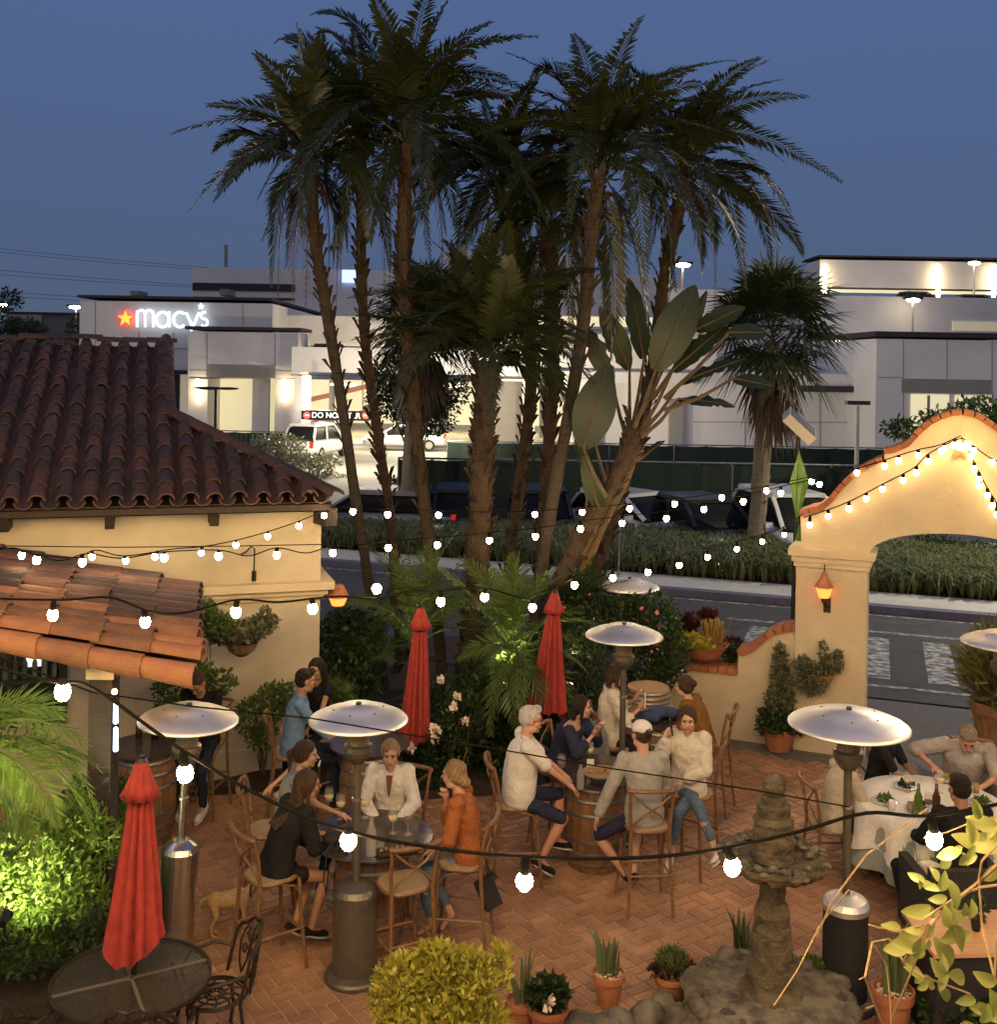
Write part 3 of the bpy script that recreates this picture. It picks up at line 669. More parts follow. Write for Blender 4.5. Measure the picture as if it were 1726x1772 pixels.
# sign: star and rounded tube letters
st = MB(); c = P(217, 551, 74.7); n = 10
def star(c, r, y): return [(c.x + (r if i % 2 == 0 else r * .42) * math.sin(math.pi * i / 5), y, c.z + (r if i % 2 == 0 else r * .42) * math.cos(math.pi * i / 5)) for i in range(10)]
for (r, m, y0, nm) in ((.66, redg, 74.75, 'sign_star_halo'), (.52, yelg, 74.6, 'sign_star')):
    mb = MB(); a = star(c, r, y0); b = [(x, y0 + .1, z) for x, y, z in a]; a.append((c.x, y0 - .03, c.z)); mb.add(a + b, [(i, (i + 1) % 10, 10) for i in range(10)] + [(i, 11 + i, 11 + (i + 1) % 10, (i + 1) % 10) for i in range(10)])
    mb.build(nm, m, ms, world=True)
def LP(x, y): return P(x, y, 74.6)
def arcp(cx, cy, rx, ry, a0, a1, n=12): return [LP(cx + rx * math.cos(R(a0 + (a1 - a0) * i / n)), cy + ry * math.sin(R(a0 + (a1 - a0) * i / n))) for i in range(n + 1)]
ls = [('letter_m', [[LP(237, 566), LP(237, 538)], arcp(244, 544, 7, 7, 180, 360) + [LP(251, 566)], arcp(258, 544, 7, 7, 180, 360) + [LP(265, 566)]]),
      ('letter_a', [arcp(281, 553, 11, 13, 0, 360, 20), [LP(292, 539), LP(292, 566)]]),
      ('letter_c', [arcp(311, 553, 11, 13, 48, 312, 18)]),
      ('letter_y', [[LP(322, 541), LP(333, 565)], [LP(344, 541), LP(330, 574)]]),
      ('letter_s', [arcp(353, 546, 5.5, 6, 300, 90, 10) + arcp(353, 558, 6, 6.5, -90, 140, 10)])]
for nm, strokes in ls:
    mb = MB()
    for s_ in strokes: mb.tube(s_, .088 if nm != 'letter_s' else .075, 8)
    mb.build('sign_' + nm, cool, ms, world=True)
mb = MB(); c2 = P(347.5, 530, 74.6); a = star(c2, .23, 74.55); b = [(x, y + .1, z) for x, y, z in a]; a.append((c2.x, 74.5, c2.z)); mb.add(a + b, [(i, (i + 1) % 10, 10) for i in range(10)] + [(i, 11 + i, 11 + (i + 1) % 10, (i + 1) % 10) for i in range(10)]); mb.build('sign_apostrophe', cool, ms, world=True)
def joints(par, D, l):
    for x0, y0, x1, y1 in l:
        mb = MB(); a_, b_ = P(x0, y0, D), P(x1, y1, D); mb.bar(a_, b_, .025, .045); mb.build('panel_joint', greyw, par, world=True)
joints(ms, 74.98, [(165, 522, 165, 600), (240, 572, 240, 640), (420, 522, 420, 563), (300, 575, 300, 640), (140, 600, 325, 603)])
joints(ms, 70.98, [(358, 575, 358, 652), (476, 575, 476, 652), (328, 640, 358, 641), (478, 641, 514, 642)])
for x0, x1, y0 in ((225, 240, 503), (380, 396, 500)): mb = MB(); rect(mb, x0, y0, x1, 511, 80, 2); mb.build('roof_unit', greyw, ms, world=True)
# office block behind with ribbon windows
ob = bld('office_block', 'white office block with dark ribbon windows above the store roof', 430, 500, 130)
mb = MB(); rect(mb, 331, 463, 1180, 600, 130, 30, True); mb.build('wall', WLM, ob, world=True)
for (x0, y0, x1, y1) in ((333, 489, 510, 505), (333, 513, 510, 520), (400, 528, 510, 538), (920, 487, 1010, 489), (920, 510, 1020, 517)): rects('window', darkgap, ob, [(x0, y0, x1, y1, 129.8, .3)])
mb = MB(); rect(mb, 767, 433, 1010, 470, 131, 10); mb.build('upper_storey', WLM, ob, world=True)
mb = MB(); mb.tube([P(391, 462, 131), P(391, 424, 131)], .22, 8); mb.build('chimney_pipe', greyw, ob, world=True)
mb = MB(); a = P(604, 478, 129.6); mb.box(a, (1.6, .2, 1.5)); tag(mb.build('lit_wall_sign', mat('blue_sign_glow', (.4, .5, 1), emit=(.35, .45, 1), es=2.2), ob, world=True))
# parking garage in the middle
pg = bld('parking_garage', 'long white parking garage with lit decks behind the palm trunks', 800, 700, 66)
rects('wall', WLM, pg, [(468, 545, 700, 600, 80, 1, False), (505, 600, 900, 650, 66, 5), (862, 575, 1240, 640, 66, 5), (862, 640, 1200, 665, 66.3, 3), (510, 650, 522, 760, 66, 3, True), (1030, 640, 1526, 790, 67, 20, True), (905, 655, 925, 790, 66, 1, True), (980, 655, 1032, 790, 66, 1, True)])
rects('dark_band', CAPM, pg, [(503, 648, 905, 656, 65.8, .6), (1390, 667, 1516, 680, 65.8, .6), (900, 568, 1245, 575, 65.8, .6)])
mb = MB(); rect(mb, 505, 656, 1035, 762, 88, .3, True); mb.build('lit_back_wall', warmin, pg, world=True)
mb = MB(); a, b = P(505, 760, 66), P(1035, 760, 66); mb.box(((a.x + b.x) / 2, 77, .0), (b.x - a.x, 22, .03)); mb.build('lit_floor', mat('garage_floor', (.42, .38, .28), rough=.7), pg, world=True)
mb = MB(); a, b = P(505, 652, 66), P(1035, 652, 66)
glm_ = mat('garage_lamp_glow', (1, .9, .6), emit=(1, .82, .48), es=26)
for k in range(5): mb = MB(); mb.box((a.x + (b.x - a.x) * (k + .5) / 5, 75, a.z - .6), (1.5, 1.5, .12)); mb.build('ceiling_light', glm_, pg, world=True)
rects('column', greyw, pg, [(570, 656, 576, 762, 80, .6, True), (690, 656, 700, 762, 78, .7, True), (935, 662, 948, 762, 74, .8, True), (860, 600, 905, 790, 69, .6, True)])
mb = MB(); rect(mb, 862, 545, 1240, 568, 96, 1); mb.build('lit_upper_deck', warmin, pg, world=True)
mb = MB(); rect(mb, 1160, 500, 1420, 600, 97, 8, True); mb.build('rear_wall', WLM, pg, world=True)
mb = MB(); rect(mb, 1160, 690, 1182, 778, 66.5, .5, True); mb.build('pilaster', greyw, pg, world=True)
# red stripe ramp markings seen through the entrance
mb = MB()
for (x0, y0, x1, y1, h) in ((520, 700, 640, 672, 9), (520, 740, 640, 715, 8)):
    a, b = P(x0, y0, 87.8), P(x1, y1, 87.8); hh = Vector((0, 0, h * 87.8 / F)); mb.add([a, b, b + hh, a + hh], [(0, 1, 2, 3)])
mb.build('ramp_stripe', mat('ramp_stripe_paint', (.55, .25, .18), rough=.8, emit=(.8, .35, .18), es=.2), pg, world=True)  # stripe paint carries a faint glow, imitating light on the ramp
mb = MB(); q_ = [P(505, 760, 64), P(1035, 760, 64), P(1000, 760, 37), P(470, 760, 37)]; mb.add([(p.x, p.y, -.024) for p in q_], [(0, 1, 2, 3)]); mb.build('parking_apron', mat('worn_parking_concrete', (.30, .28, .22), (.22, .20, .16), rough=.85, scale=.6), kind='structure')
# clearance sign
sg = thing('entrance_sign', 'black hanging sign with glowing white letters at the garage entrance', 'sign', P(580, 720, 63).xy.to_3d())
mb = MB(); a, b = P(522, 711, 63), P(640, 727, 63); mb.box((a + b) / 2, (b.x - a.x, .15, .56)); mb.tube([P(531, 710, 63), P(531, 655, 63)], .04, 6); mb.tube([P(628, 710, 63), P(628, 655, 63)], .04, 6); mb.build('sign_board', blackm, sg, world=True)
for px in (531, 633): mb = MB(); c = P(px, 718.5, 62.85); mb.tube([c, c + Vector((0, -.05, 0))], .2, 16); mb.build('red_disc', mat('red_lamp_glow', (1, .1, .08), emit=(1, .07, .05), es=2), sg, world=True)
for px in (531, 633): mb = MB(); c = P(px, 718.5, 62.78); mb.box(c, (.22, .03, .06)); mb.build('no_entry_bar', cool, sg, world=True)
def text(body, size, loc, m, parent, name, rx=R(90), rz=0, ext=.01):
    cu = bpy.data.curves.new(name, 'FONT'); cu.body = body; cu.size = size; cu.extrude = ext; cu.align_x = 'CENTER'; cu.align_y = 'CENTER'
    t = bpy.data.objects.new('tmp', cu); COL.objects.link(t); dg = bpy.context.evaluated_depsgraph_get(); me = bpy.data.meshes.new_from_object(t.evaluated_get(dg))
    bpy.data.objects.remove(t); me.materials.clear(); me.materials.append(m); me.transform(Matrix.Rotation(rz, 4, 'Z') @ Matrix.Rotation(rx, 4, 'X'))
    o = bpy.data.objects.new(name, me); COL.objects.link(o); o.parent = parent
    o.location = Vector(loc) - (parent.location if parent else Vector()); return o
text('DO NOT', .44, P(566, 719, 62.85), cool, sg, 'sign_lettering'); text('ENTER', .44, P(604, 719.8, 62.85), cool, sg, 'sign_lettering')
# right hand building of the centre
rbn = bld('retail_building', 'white flat roofed retail building with lit uplights, behind the gateway', 1620, 700, 62)
mb = MB(); rect(mb, 1518, 586, 1760, 790, 62, 12, True); mb.build('front_wall', WLM, rbn, world=True)
rects('roof_cap', CAPM, rbn, [(1515, 573, 1765, 586, 61.8, 12.4), (1418, 441, 1765, 449, 94.7, 6)])
rects('upper_wall', WLM, rbn, [(1420, 449, 1765, 502, 95, 5), (1410, 511, 1765, 620, 80, 10, True)])
mb = MB(); rect(mb, 1422, 500, 1765, 511, 94.6, .2); mb.build('lit_strip', warmin, rbn, world=True)
mb = MB(); rect(mb, 1562, 655, 1716, 682, 61.95, .04); mb.build('door_header', greyw, rbn, world=True)
rects('lit_doorway', warmin, rbn, [(1578, 682, 1642, 790, 61.93, .05, True), (1654, 684, 1716, 790, 61.93, .05, True)])
mb = MB(); rect(mb, 1650, 556, 1765, 574, 79.9, .2); mb.build('lit_opening', warmdim, rbn, world=True)
mb = MB()
for px in (1428, 1625, 1721): mb.lathe([(.16, -1.6), (.22, 0), (.16, 1.2)], P(px, 482, 94.4), 8)
mb.build('wall_light', ltube, rbn, world=True)
joints(rbn, 61.98, [(1564, 588, 1564, 788), (1520, 653, 1562, 653), (1718, 588, 1718, 788), (1640, 588, 1640, 654)])
joints(pg, 66.98, [(1290, 682, 1290, 775), (1420, 682, 1420, 775), (1200, 730, 1510, 731)])
mb = MB(); rect(mb, 1606, 684, 1609, 788, 61.9, .03, True); rect(mb, 1684, 686, 1687, 788, 61.9, .03, True); mb.build('door_mullion', greyw, rbn, world=True)
# distant building and trees on the far left
fb = bld('low_warehouse', 'low grey warehouse in the distance at the left edge', 70, 560, 110)
mb = MB(); rect(mb, 8, 543, 70, 600, 110, 10, True); mb.build('front_wall', mat('warehouse_wall', (.42, .36, .32), rough=.9), fb, world=True)
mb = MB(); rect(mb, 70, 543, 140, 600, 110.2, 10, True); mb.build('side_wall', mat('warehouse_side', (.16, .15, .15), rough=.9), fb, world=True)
mb = MB(); rect(mb, 6, 539, 142, 544, 109.8, 10.4); mb.build('roof_cap', CAPM, fb, world=True)
# power lines
pl = MB()
for (ya, yb, yc) in ((432, 452, 458), (438, 458, 461), (470, 486, 494), (478, 492, 496), (508, 520, 524), (516, 526, 530)):
    pts = [P(-40 + 400 * i / 10, ya - 6 + (yb - ya + 2) * (i / 5) - (yb * 2 - ya - yc) * .5 * (i / 10) ** 2 * 2 * .5, 200) for i in range(11)]
    pl.tube(pts, .035, 4)
tag(pl.build('power_line', mat('wire', (.03, .035, .05), rough=.7)), 'thin power lines crossing the sky at the left', 'power line')
# green screened fences
def fence(label, D, x0, y0, x1, y1, zb=0, posts=14):
    a, b = P(x0, y0, D), P(x1, y1, D); t = thing('screen_fence', label, 'fence', (a.x, D, 0))
    mb = MB(); n = 60; vs = []; rd = random.Random(int(D))
    for i in range(n + 1):
        f_ = i / n; x = a.x + (b.x - a.x) * f_; zt = a.z + (b.z - a.z) * f_ - .05 - .03 * abs(math.sin(f_ * posts * math.pi)); y = D + rd.uniform(-.03, .03)
        vs += [(x, y, zb), (x, y + rd.uniform(-.02, .02), zt)]
    mb.add(vs, [(2 * i, 2 * i + 2, 2 * i + 3, 2 * i + 1) for i in range(n)]); mb.build('mesh_screen', fence_g, t, world=True)
    mb = MB(); mb.tube([a, b], .035, 6); mb.build('top_rail', hoopm, t, world=True)
    for k in range(posts + 1):
        p = a.lerp(b, k / posts); mb = MB(); mb.tube([(p.x, p.y + .06, zb), (p.x, p.y + .06, p.z)], .04, 6); mb.build('post', hoopm, t, world=True)
fence('near run of green screened fence behind the parked cars', 33.5, 690, 792, 1500, 806)
fence('far run of green screened fence below the white garage wall', 50, 775, 763, 1560, 776)
fence('short green screened fence below the store porch', 56, 375, 745, 500, 748, posts=4)
mb = MB(); rect(mb, 497, 768, 518, 830, 55, 1.0, True); tag(mb.build('fence_pier', WLM), 'pale rendered fence pier beside the short green fence', 'pier')
# cars -------------------------------------------------------------
cglass = mat('car_glass', (.012, .012, .013), rough=.5, spec=.12); tyre = mat('tyre_rubber', (.012, .012, .012), rough=.85)
rim = mat('wheel_rim', (.5, .5, .5), rough=.3, metal=1); tail = mat('tail_lamp', (.5, .02, .015), rough=.3, emit=(1, .05, .03), es=.3); headl = mat('head_lamp', (.8, .82, .85), rough=.15, emit=(1, .95, .85), es=.25)
white_p = mat('white_car_paint', (.70, .70, .68), rough=.3, coat=.8); dark_p = mat('dark_car_paint', (.02, .021, .026), rough=.5, coat=.15); grey_p = mat('silver_car_paint', (.30, .31, .32), rough=.3, metal=.5, coat=.8); blue_p = mat('navy_car_paint', (.014, .016, .024), rough=.5, coat=.15)
def car(label, loc, rz, paintm, suv=False, group='cars parked behind the verge'):
    t = thing('parked_car', label, 'car', loc, rz, group)
    L, W = (4.6, 1.86); H = 1.75 if suv else 1.45; bt = 1.0 if suv else .88; rk = -L / 2 + (.12 if suv else .55)
    def loft(secs, n=14):     # secs: (x, z0, z1, w)
        mb = MB(); vs = []
        for (x, z0, z1, w_) in secs:
            c, hz = (z0 + z1) / 2, (z1 - z0) / 2
            for j in range(n):
                a = 2 * math.pi * (j + .5) / n; q = .38
                vs.append((x, math.copysign(abs(math.cos(a)) ** q, math.cos(a)) * w_ / 2, c + math.copysign(abs(math.sin(a)) ** q, math.sin(a)) * hz))
        k = len(secs); mb.add(vs, [(i * n + j, i * n + (j + 1) % n, (i + 1) * n + (j + 1) % n, (i + 1) * n + j) for i in range(k - 1) for j in range(n)] + [tuple(range(n - 1, -1, -1)), tuple((k - 1) * n + j for j in range(n))]); return mb
    b = loft([(-L / 2, .4, bt - .15, W * .86), (-L / 2 + .08, .3, bt - .02, W * .95), (-L / 2 + .6, .26, bt + .02, W), (0, .25, bt, W), (L / 2 - 1.2, .26, bt - .02, W), (L / 2 - .35, .28, bt - .16, W * .95), (L / 2 - .05, .32, bt - .28, W * .85), (L / 2, .4, bt - .38, W * .75)])
    b.build('body', paintm, t, smooth=True)
    gh = loft([(rk, bt - .1, bt + .05, W * .86), (rk + .35, bt - .1, H - .10, W * .80), (rk + .75, bt - .1, H - .03, W * .76), (.2, bt - .1, H - .02, W * .76), (.6, bt - .1, H - .12, W * .79), (1.35, bt - .1, bt + .0, W * .86)]); gh.build('window_glass', cglass, t, smooth=True)
    rf = MB(); rf.box((( rk + .55 + .35) / 2, 0, H - .02), (.35 - rk - .25, W * .74, .10))
    for s in (-1, 1):
        rf.bar((rk + .4, s * W * .385, H - .12), (rk + .05, s * W * .43, bt), .12, .06); rf.bar((.5, s * W * .38, H - .07), (1.3, s * W * .425, bt), .10, .07); rf.bar((-.5, s * W * .385, H - .06), (-.5, s * W * .43, bt), .10, .06); rf.bar((rk + .45, s * W * .36, H - .05), (.5, s * W * .36, H - .05), .12, .09)
    rf.build('roof', paintm, t)
    for s in (-1, 1):
        for x in (-L / 2 + .85, L / 2 - .9):
            wm = MB(); wm.tube([(x, s * W / 2 - s * .22, .33), (x, s * W / 2 + s * .01, .33)], .33, 18); wh = wm.build('wheel', tyre, t)
            r2 = MB(); r2.tube([(x, s * W / 2 + s * .005, .33), (x, s * W / 2 + s * .025, .33)], .2, 12); r2.build('rim', rim, wh)
        m1 = MB(); m1.box((L / 2 - .12, s * W * .34, .66), (.2, .32, .13)); m1.build('headlight', headl, t)
        m1 = MB(); m1.box((-L / 2 + .02, s * W * .41, .82), (.1, .16, .3 if suv else .18)); m1.build('taillight', tail, t)
        m1 = MB(); m1.box((.95, s * (W / 2 + .09), bt + .06), (.12, .2, .13)); m1.build('wing_mirror', paintm, t)
    mb = MB(); mb.box((-L / 2 - .02, 0, .62), (.03, .5, .12)); mb.box((L / 2 - .0, 0, .45), (.03, .5, .11)); mb.build('number_plate', L_rose, t)
    return t
def at_(x, y, D): p = P(x, y, D); return (p.x, D, 0)
car('white sport utility car facing the camera behind the fan palm trunk', at_(1368, 950, 28.2), R(-80), white_p, True)
car('white hatchback behind the leaning banana stem', at_(1092, 900, 30.3), R(-52), white_p)
car('dark saloon car in shadow between the banana stem and fan palm', at_(1215, 920, 29.2), R(-75), dark_p)
car('pale silver car with dark windows, left of the second palm trunk', at_(655, 890, 30.2), R(170), grey_p)
car('navy car directly left of the thick central palm trunk', at_(800, 900, 30.5), R(-88), blue_p)
car('dark car hidden behind the right hand palm trunks', at_(935, 900, 30.6), R(-90), dark_p)
car('white boxy four wheel drive seen from behind at the garage entrance', at_(548, 795, 56), R(75), white_p, True, None)
car('white saloon car seen side on inside the lit garage entrance', at_(700, 770, 62), R(180), white_p, False, None)
car('dark car parked on the upper deck under a lit lamp', P(1590, 511, 90) + Vector((0, 0, -1.2)), R(10), dark_p, False, 'cars on the upper deck')
car('second dark car on the upper deck at the right edge', P(1690, 512, 90) + Vector((0, 0, -1.4)), R(0), dark_p, False, 'cars on the upper deck')
car('dark car on the middle deck behind the fan palm crown', P(1490, 622, 72) + Vector((0, 0, -.6)), R(5), grey_p, False, 'cars on the middle deck')
car('dark car on the middle deck above the garage entrance', P(580, 610, 74) + Vector((0, 0, -.9)), R(5), dark_p, False, 'cars on the middle deck')
# street lamps
lampm = mat('lamp_head_glow', (1, .9, .75), emit=(1, .82, .55), es=40); polem = mat('lamp_pole', (.5, .48, .42), rough=.5)
def lamp(label, x, yt, yb, D, dark=False, on=lampm, r=.09, w_=1.3, ground=False):
    a, b = P(x, yt, D), P(x, yb, D); 
    if ground: b.z = 0
    t = thing('parking_lamp', label, 'street lamp', b, group='tall lamps of the car park'); b = Vector((a.x, D, b.z))
    mb = MB(); mb.tube([b, a], [r, r * .75], 8); mb.build('pole', blackm if dark else polem, t, world=True)
    mb = MB(); mb.box(a + Vector((0, 0, .12)), (w_, .4, .16)); mb.build('lamp_head', blackm, t, world=True)
    if on:
        mb = MB(); mb.ell(a + Vector((0, -.05, -.02)), (w_ * .38, .26, .16)); mb.build('lamp_lens', on, t, world=True)
lamp('bright tall lamp between the two right hand palms', 1182, 458, 560, 72)
lamp('bright tall lamp above the upper deck at the right edge', 1687, 455, 510, 88)
lamp('bright lamp on the middle deck below the upper deck car', 1581, 519, 580, 78)
lamp('dark square headed lamp standing behind the gateway curve', 1485, 702, 830, 46, on=None, r=.11, w_=.95, ground=True)
lamp('glowing lamp glimpsed left of the right palm trunks', 914, 556, 600, 90, w_=1.6)
lamp('small white lamp at the left edge of the sky line', 4, 527, 560, 120, w_=2)
lamp('small white lamp beside the store roof corner', 131, 531, 575, 100, w_=1.6)
dl = thing('patio_lamp_post', 'dark T shaped lamp post in front of the store entrance', 'street lamp', G(374, 860))
c = P(374, 672, 45); mb = MB(); mb.tube([(c.x, 45, 0), (c.x, 45, c.z)], .07, 8); mb.build('pole', blackm, dl, world=True)
mb = MB(); mb.ell(c + Vector((-.3, 0, 0)), (.65, .2, .07)); mb.ell(c + Vector((.45, 0, 0)), (.5, .2, .06)); mb.build('lamp_head', blackm, dl, world=True)
# solar panel on its pole with a hanging green diamond banner
sp = thing('solar_panel_pole', 'pole with a tilted solar panel above a green diamond ornament', 'pole', G(1369, 1100))
Dp = 15.6; a = P(1372, 940, Dp); mb = MB(); mb.tube([(a.x, Dp, 0), P(1383, 745, Dp)], .03, 8); mb.build('pole', blackm, sp, world=True)
c = P(1384, 737, Dp); mb = MB(); M = Matrix.Rotation(R(42), 3, 'Y') @ Matrix.Rotation(R(22), 3, 'X'); mb.box(c, (.50, .34, .15), M=M); pb = mb.build('panel_box', mat('panel_box', (.4, .38, .35), rough=.5), sp, world=True)
mb = MB(); mb.box(c + M @ Vector((0, 0, .079)), (.46, .30, .006), M=M); mb.build('panel_cells', mat('solar_cells', (.018, .022, .06), rough=.45, spec=.2), sp, world=True)
gm_ = mat('green_ornament', (.12, .26, .03), (.05, .12, .015), rough=.4, scale=5)
for (yt, ym, yb, nm) in ((780, 835, 905, 'upper'), (905, 950, 1010, 'lower')):
    mb = MB(); k = 17 if nm == 'upper' else 11
    A_, B_, C_, D_ = P(1384, yt, Dp - .08), P(1384 + k, ym, Dp - .08), P(1380, yb, Dp - .08), P(1384 - k, ym, Dp - .08); mid = (A_ + C_) / 2 + Vector((0, -.06, 0)); bk = mid + Vector((0, .1, 0))
    E_, F_ = P(1384 + k * .35, ym, Dp - .1), P(1384 - k * .35, ym, Dp - .1)
    mb.add([A_, B_, C_, D_, mid, bk, E_, F_], [(0, 1, 6), (1, 2, 6), (2, 3, 7), (3, 0, 7), (1, 0, 5), (2, 1, 5), (3, 2, 5), (0, 3, 5)])
    mb.build('diamond_ornament', gm_, sp, world=True)
# small signpost in the verge
sn = thing('parking_sign', 'small white sign on a thin post in the verge beside the banana stem', 'sign', G(1072, 985))
Ds = 25.0; mb = MB(); a = P(1072, 925, Ds); mb.tube([(a.x, Ds, .1), (a.x, Ds, P(1072, 845, Ds).z)], .03, 6); mb.build('pole', hoopm, sn, world=True)
mb = MB(); mb.box(P(1072, 850, Ds - .05), (.32, .02, .42)); mb.build('sign_plate', cloth_w, sn, world=True)

def light_at(parent, loc, e, col=(1, .86, .62), r=.15):
    d = bpy.data.lights.new('lamp_or_fill_light', 'POINT'); d.energy = e; d.color = col; d.shadow_soft_size = r
    o = bpy.data.objects.new('lamp_or_fill_light', d); COL.objects.link(o); o.parent = parent; o.location = Vector(loc) - parent.location; return o
def tall_lamp(label, x, y, h, e):
    t = thing('street_lamp', label, 'street lamp', (x, y, 0), group='street lamps along the road'); mb = MB(); mb.tube([(x, y, 0), (x, y, h)], [.09, .06], 8); mb.tube([(x, y, h), (x, y - .5, h + .1), (x, y - 1.2, h + .1)], .04, 8); mb.build('pole', polem, t, world=True)
    mb = MB(); mb.box((x, y - 1.4, h + .12), (.3, .6, .1)); mb.build('lamp_head', blackm, t, world=True); mb = MB(); mb.box((x, y - 1.4, h + .06), (.2, .4, .02)); mb.build('lamp_lens', lampm, t, world=True); light_at(t, (x, y - 1.4, h - .15), e)
tall_lamp('street lamp on the verge beyond the right edge of the frame', 15.5, 25.0, 8.0, 4200)
tall_lamp('street lamp on the verge hidden behind the left building', -19.0, 27.5, 8.0, 3500)
for t_, px, py, D, e in ((dl, 480, 665, 60, 900),): light_at(pg, P(560, 690, 66), 2600); light_at(pg, P(600, 705, 50), 1500); light_at(pg, P(760, 705, 49), 1200); light_at(pg, P(720, 690, 60), 2200); light_at(pg, P(930, 700, 60), 1600)  # bare point lights without fixtures, added to brighten garage and apron
light_at(rbn, P(1480, 470, 80), 900); light_at(rbn, P(1640, 500, 84), 500); light_at(rbn, P(1450, 590, 74), 700)  # fixtureless point lights added to brighten the white facades
# ------------------------------------------------------------------ palms
def pts_px(l, D0, D1=None):
    n = len(l) - 1; D1 = D0 if D1 is None else D1; return [P(x, y, D0 + (D1 - D0) * i / n) for i, (x, y) in enumerate(l)]
def palm(label, line, D0, D1, r0, r1, n, L, seed, tips=(), boots=110, bm=barkp, elo=-48, ehi=74, skirt=0, ll=.37, w_=.052, b0=0):
    tp = pts_px(line, D0, D1); t = thing('palm_tree', label, 'palm tree', (tp[0].x, tp[0].y, 0), group='clump of feather palms behind the patio')
    base = Vector((tp[0].x, tp[0].y, 0)); pts = ([base] if tp[0].z > .05 else []) + tp
    trunk_mb(pts, r0, r1, seed, int(boots * 2 * (1 - b0 * .8)), bl=.145, b0=b0).build('trunk', bm, t, world=True)
    c = tp[-1] + Vector((0, 0, .05))
    crown(c, n, L, seed, tips, elo=elo, ehi=ehi, ll=ll, w_=w_, nl=74, arch=1).build('crown', L_palm, t, world=True)
    if skirt:
        g = np.random.default_rng(seed + 50); nv = NV()
        for k in range(skirt):
            az = k * 2.4; h = np.array([math.cos(az), math.sin(az), 0]); a = np.array(c) - np.array([0, 0, .1 + .5 * g.random()]); l = L * g.uniform(.55, .85)
            frond(nv, a + h * .08, a + h * l * .30 + np.array([0, 0, .1]), a + h * l * .25 - np.array([0, 0, l]), g, ll=.22, nl=30, droop=.8, vee=-.1, w_=.028)
        nv.build('dead_fronds', L_palm2, t, world=True)
    return t
palm('leftmost slim palm, its trunk bending right towards the base', [(668, 1185), (645, 1050), (618, 880), (592, 700), (566, 540), (545, 420), (537, 300)], 16, 15.4, .072, .085, 24, 2.0, 11,
     [(370, 262, 420, 185), (388, 318, 445, 220), (466, 120, 500, 160), (512, 40, 540, 150), (465, 385, 490, 290), (497, 410, 515, 330), (600, 430, 590, 300), (555, 75, 535, 190), (578, 455, 590, 330)], boots=90, bm=bark3, skirt=5, b0=.5)
palm('slim dark palm second from the left with a rough collar', [(692, 1130), (678, 900), (655, 760), (632, 600), (624, 450), (626, 260)], 17, 16.4, .068, .08, 25, 2.3, 12,
     [(478, 72, 560, 20), (545, 60, 610, 25), (470, 125, 540, 60), (600, 130, 600, 160), (560, 320, 580, 240)], boots=130, skirt=3)
palm('tall palm third from the left, tallest crown of the clump', [(768, 1185), (745, 960), (722, 760), (703, 560), (697, 430), (704, 250)], 15.6, 15.2, .082, .10, 29, 2.4, 13,
     [(542, 24, 640, -10), (775, 2, 720, 90), (822, 100, 780, 70), (812, 140, 775, 90), (640, 10, 690, 60), (875, 170, 790, 140), (640, 420, 640, 280), (745, 40, 725, 130)], boots=150, skirt=3, b0=.4)
palm('short stout palm in the centre with upright lit fronds', [(806, 1200), (828, 1000), (834, 800), (842, 625)], 15.0, 14.8, .155, .15, 34, 2.1, 14,
     [(780, 420, 800, 520), (880, 440, 880, 520), (620, 545, 720, 540), (1000, 470, 930, 520), (1010, 590, 930, 560), (770, 610, 790, 570), (850, 380, 835, 490), (945, 690, 905, 600), (730, 520, 790, 500)], boots=230, elo=-30, ehi=84)
palm('dark leaning palm just right of the stout central one', [(868, 1100), (902, 820), (925, 640), (895, 420), (862, 330)], 16.6, 17, .085, .09, 28, 2.2, 15,
     [(880, 175, 870, 230), (790, 300, 820, 260), (960, 290, 910, 250), (800, 480, 810, 360), (700, 230, 780, 220), (920, 430, 900, 340)], boots=170, skirt=2)
palm('rough barked palm between the leaning palm and the smooth one', [(925, 1120), (948, 800), (960, 600), (955, 470), (948, 400)], 16.2, 16.4, .09, .09, 27, 2.0, 16,
     [(840, 440, 890, 350), (1060, 480, 1000, 380), (860, 520, 890, 440), (905, 540, 930, 450)], boots=200, skirt=3)
palm('smooth trunked palm with the broad crown right of centre', [(908, 1190), (950, 900), (988, 700), (1012, 550), (1022, 420), (1037, 300)], 15.4, 15.0, .082, .095, 28, 2.35, 17,
     [(918, 140, 960, 60), (1090, 112, 1060, 190), (1245, 175, 1120, 150), (1105, 150, 1080, 200), (915, 260, 950, 210), (1140, 330, 1080, 260), (880, 350, 950, 290), (1150, 180, 1090, 200), (1250, 420, 1110, 260), (1060, 620, 1070, 420), (1120, 560, 1105, 380)], boots=110, bm=bark3, skirt=2, b0=.55)
palm('rightmost palm of the clump with long arching fronds', [(1000, 1110), (1052, 920), (1098, 780), (1132, 640), (1150, 480), (1185, 310)], 16.8, 16.4, .095, .10, 27, 2.35, 18,
     [(1303, 222, 1240, 160), (1240, 160, 1190, 190), (1372, 370, 1310, 240), (1390, 440, 1350, 340), (1290, 440, 1250, 330), (1205, 190, 1175, 230), (1240, 440, 1230, 350), (1330, 300, 1270, 270), (1350, 420, 1290, 300), (1215, 470, 1210, 380)], boots=150, skirt=2)
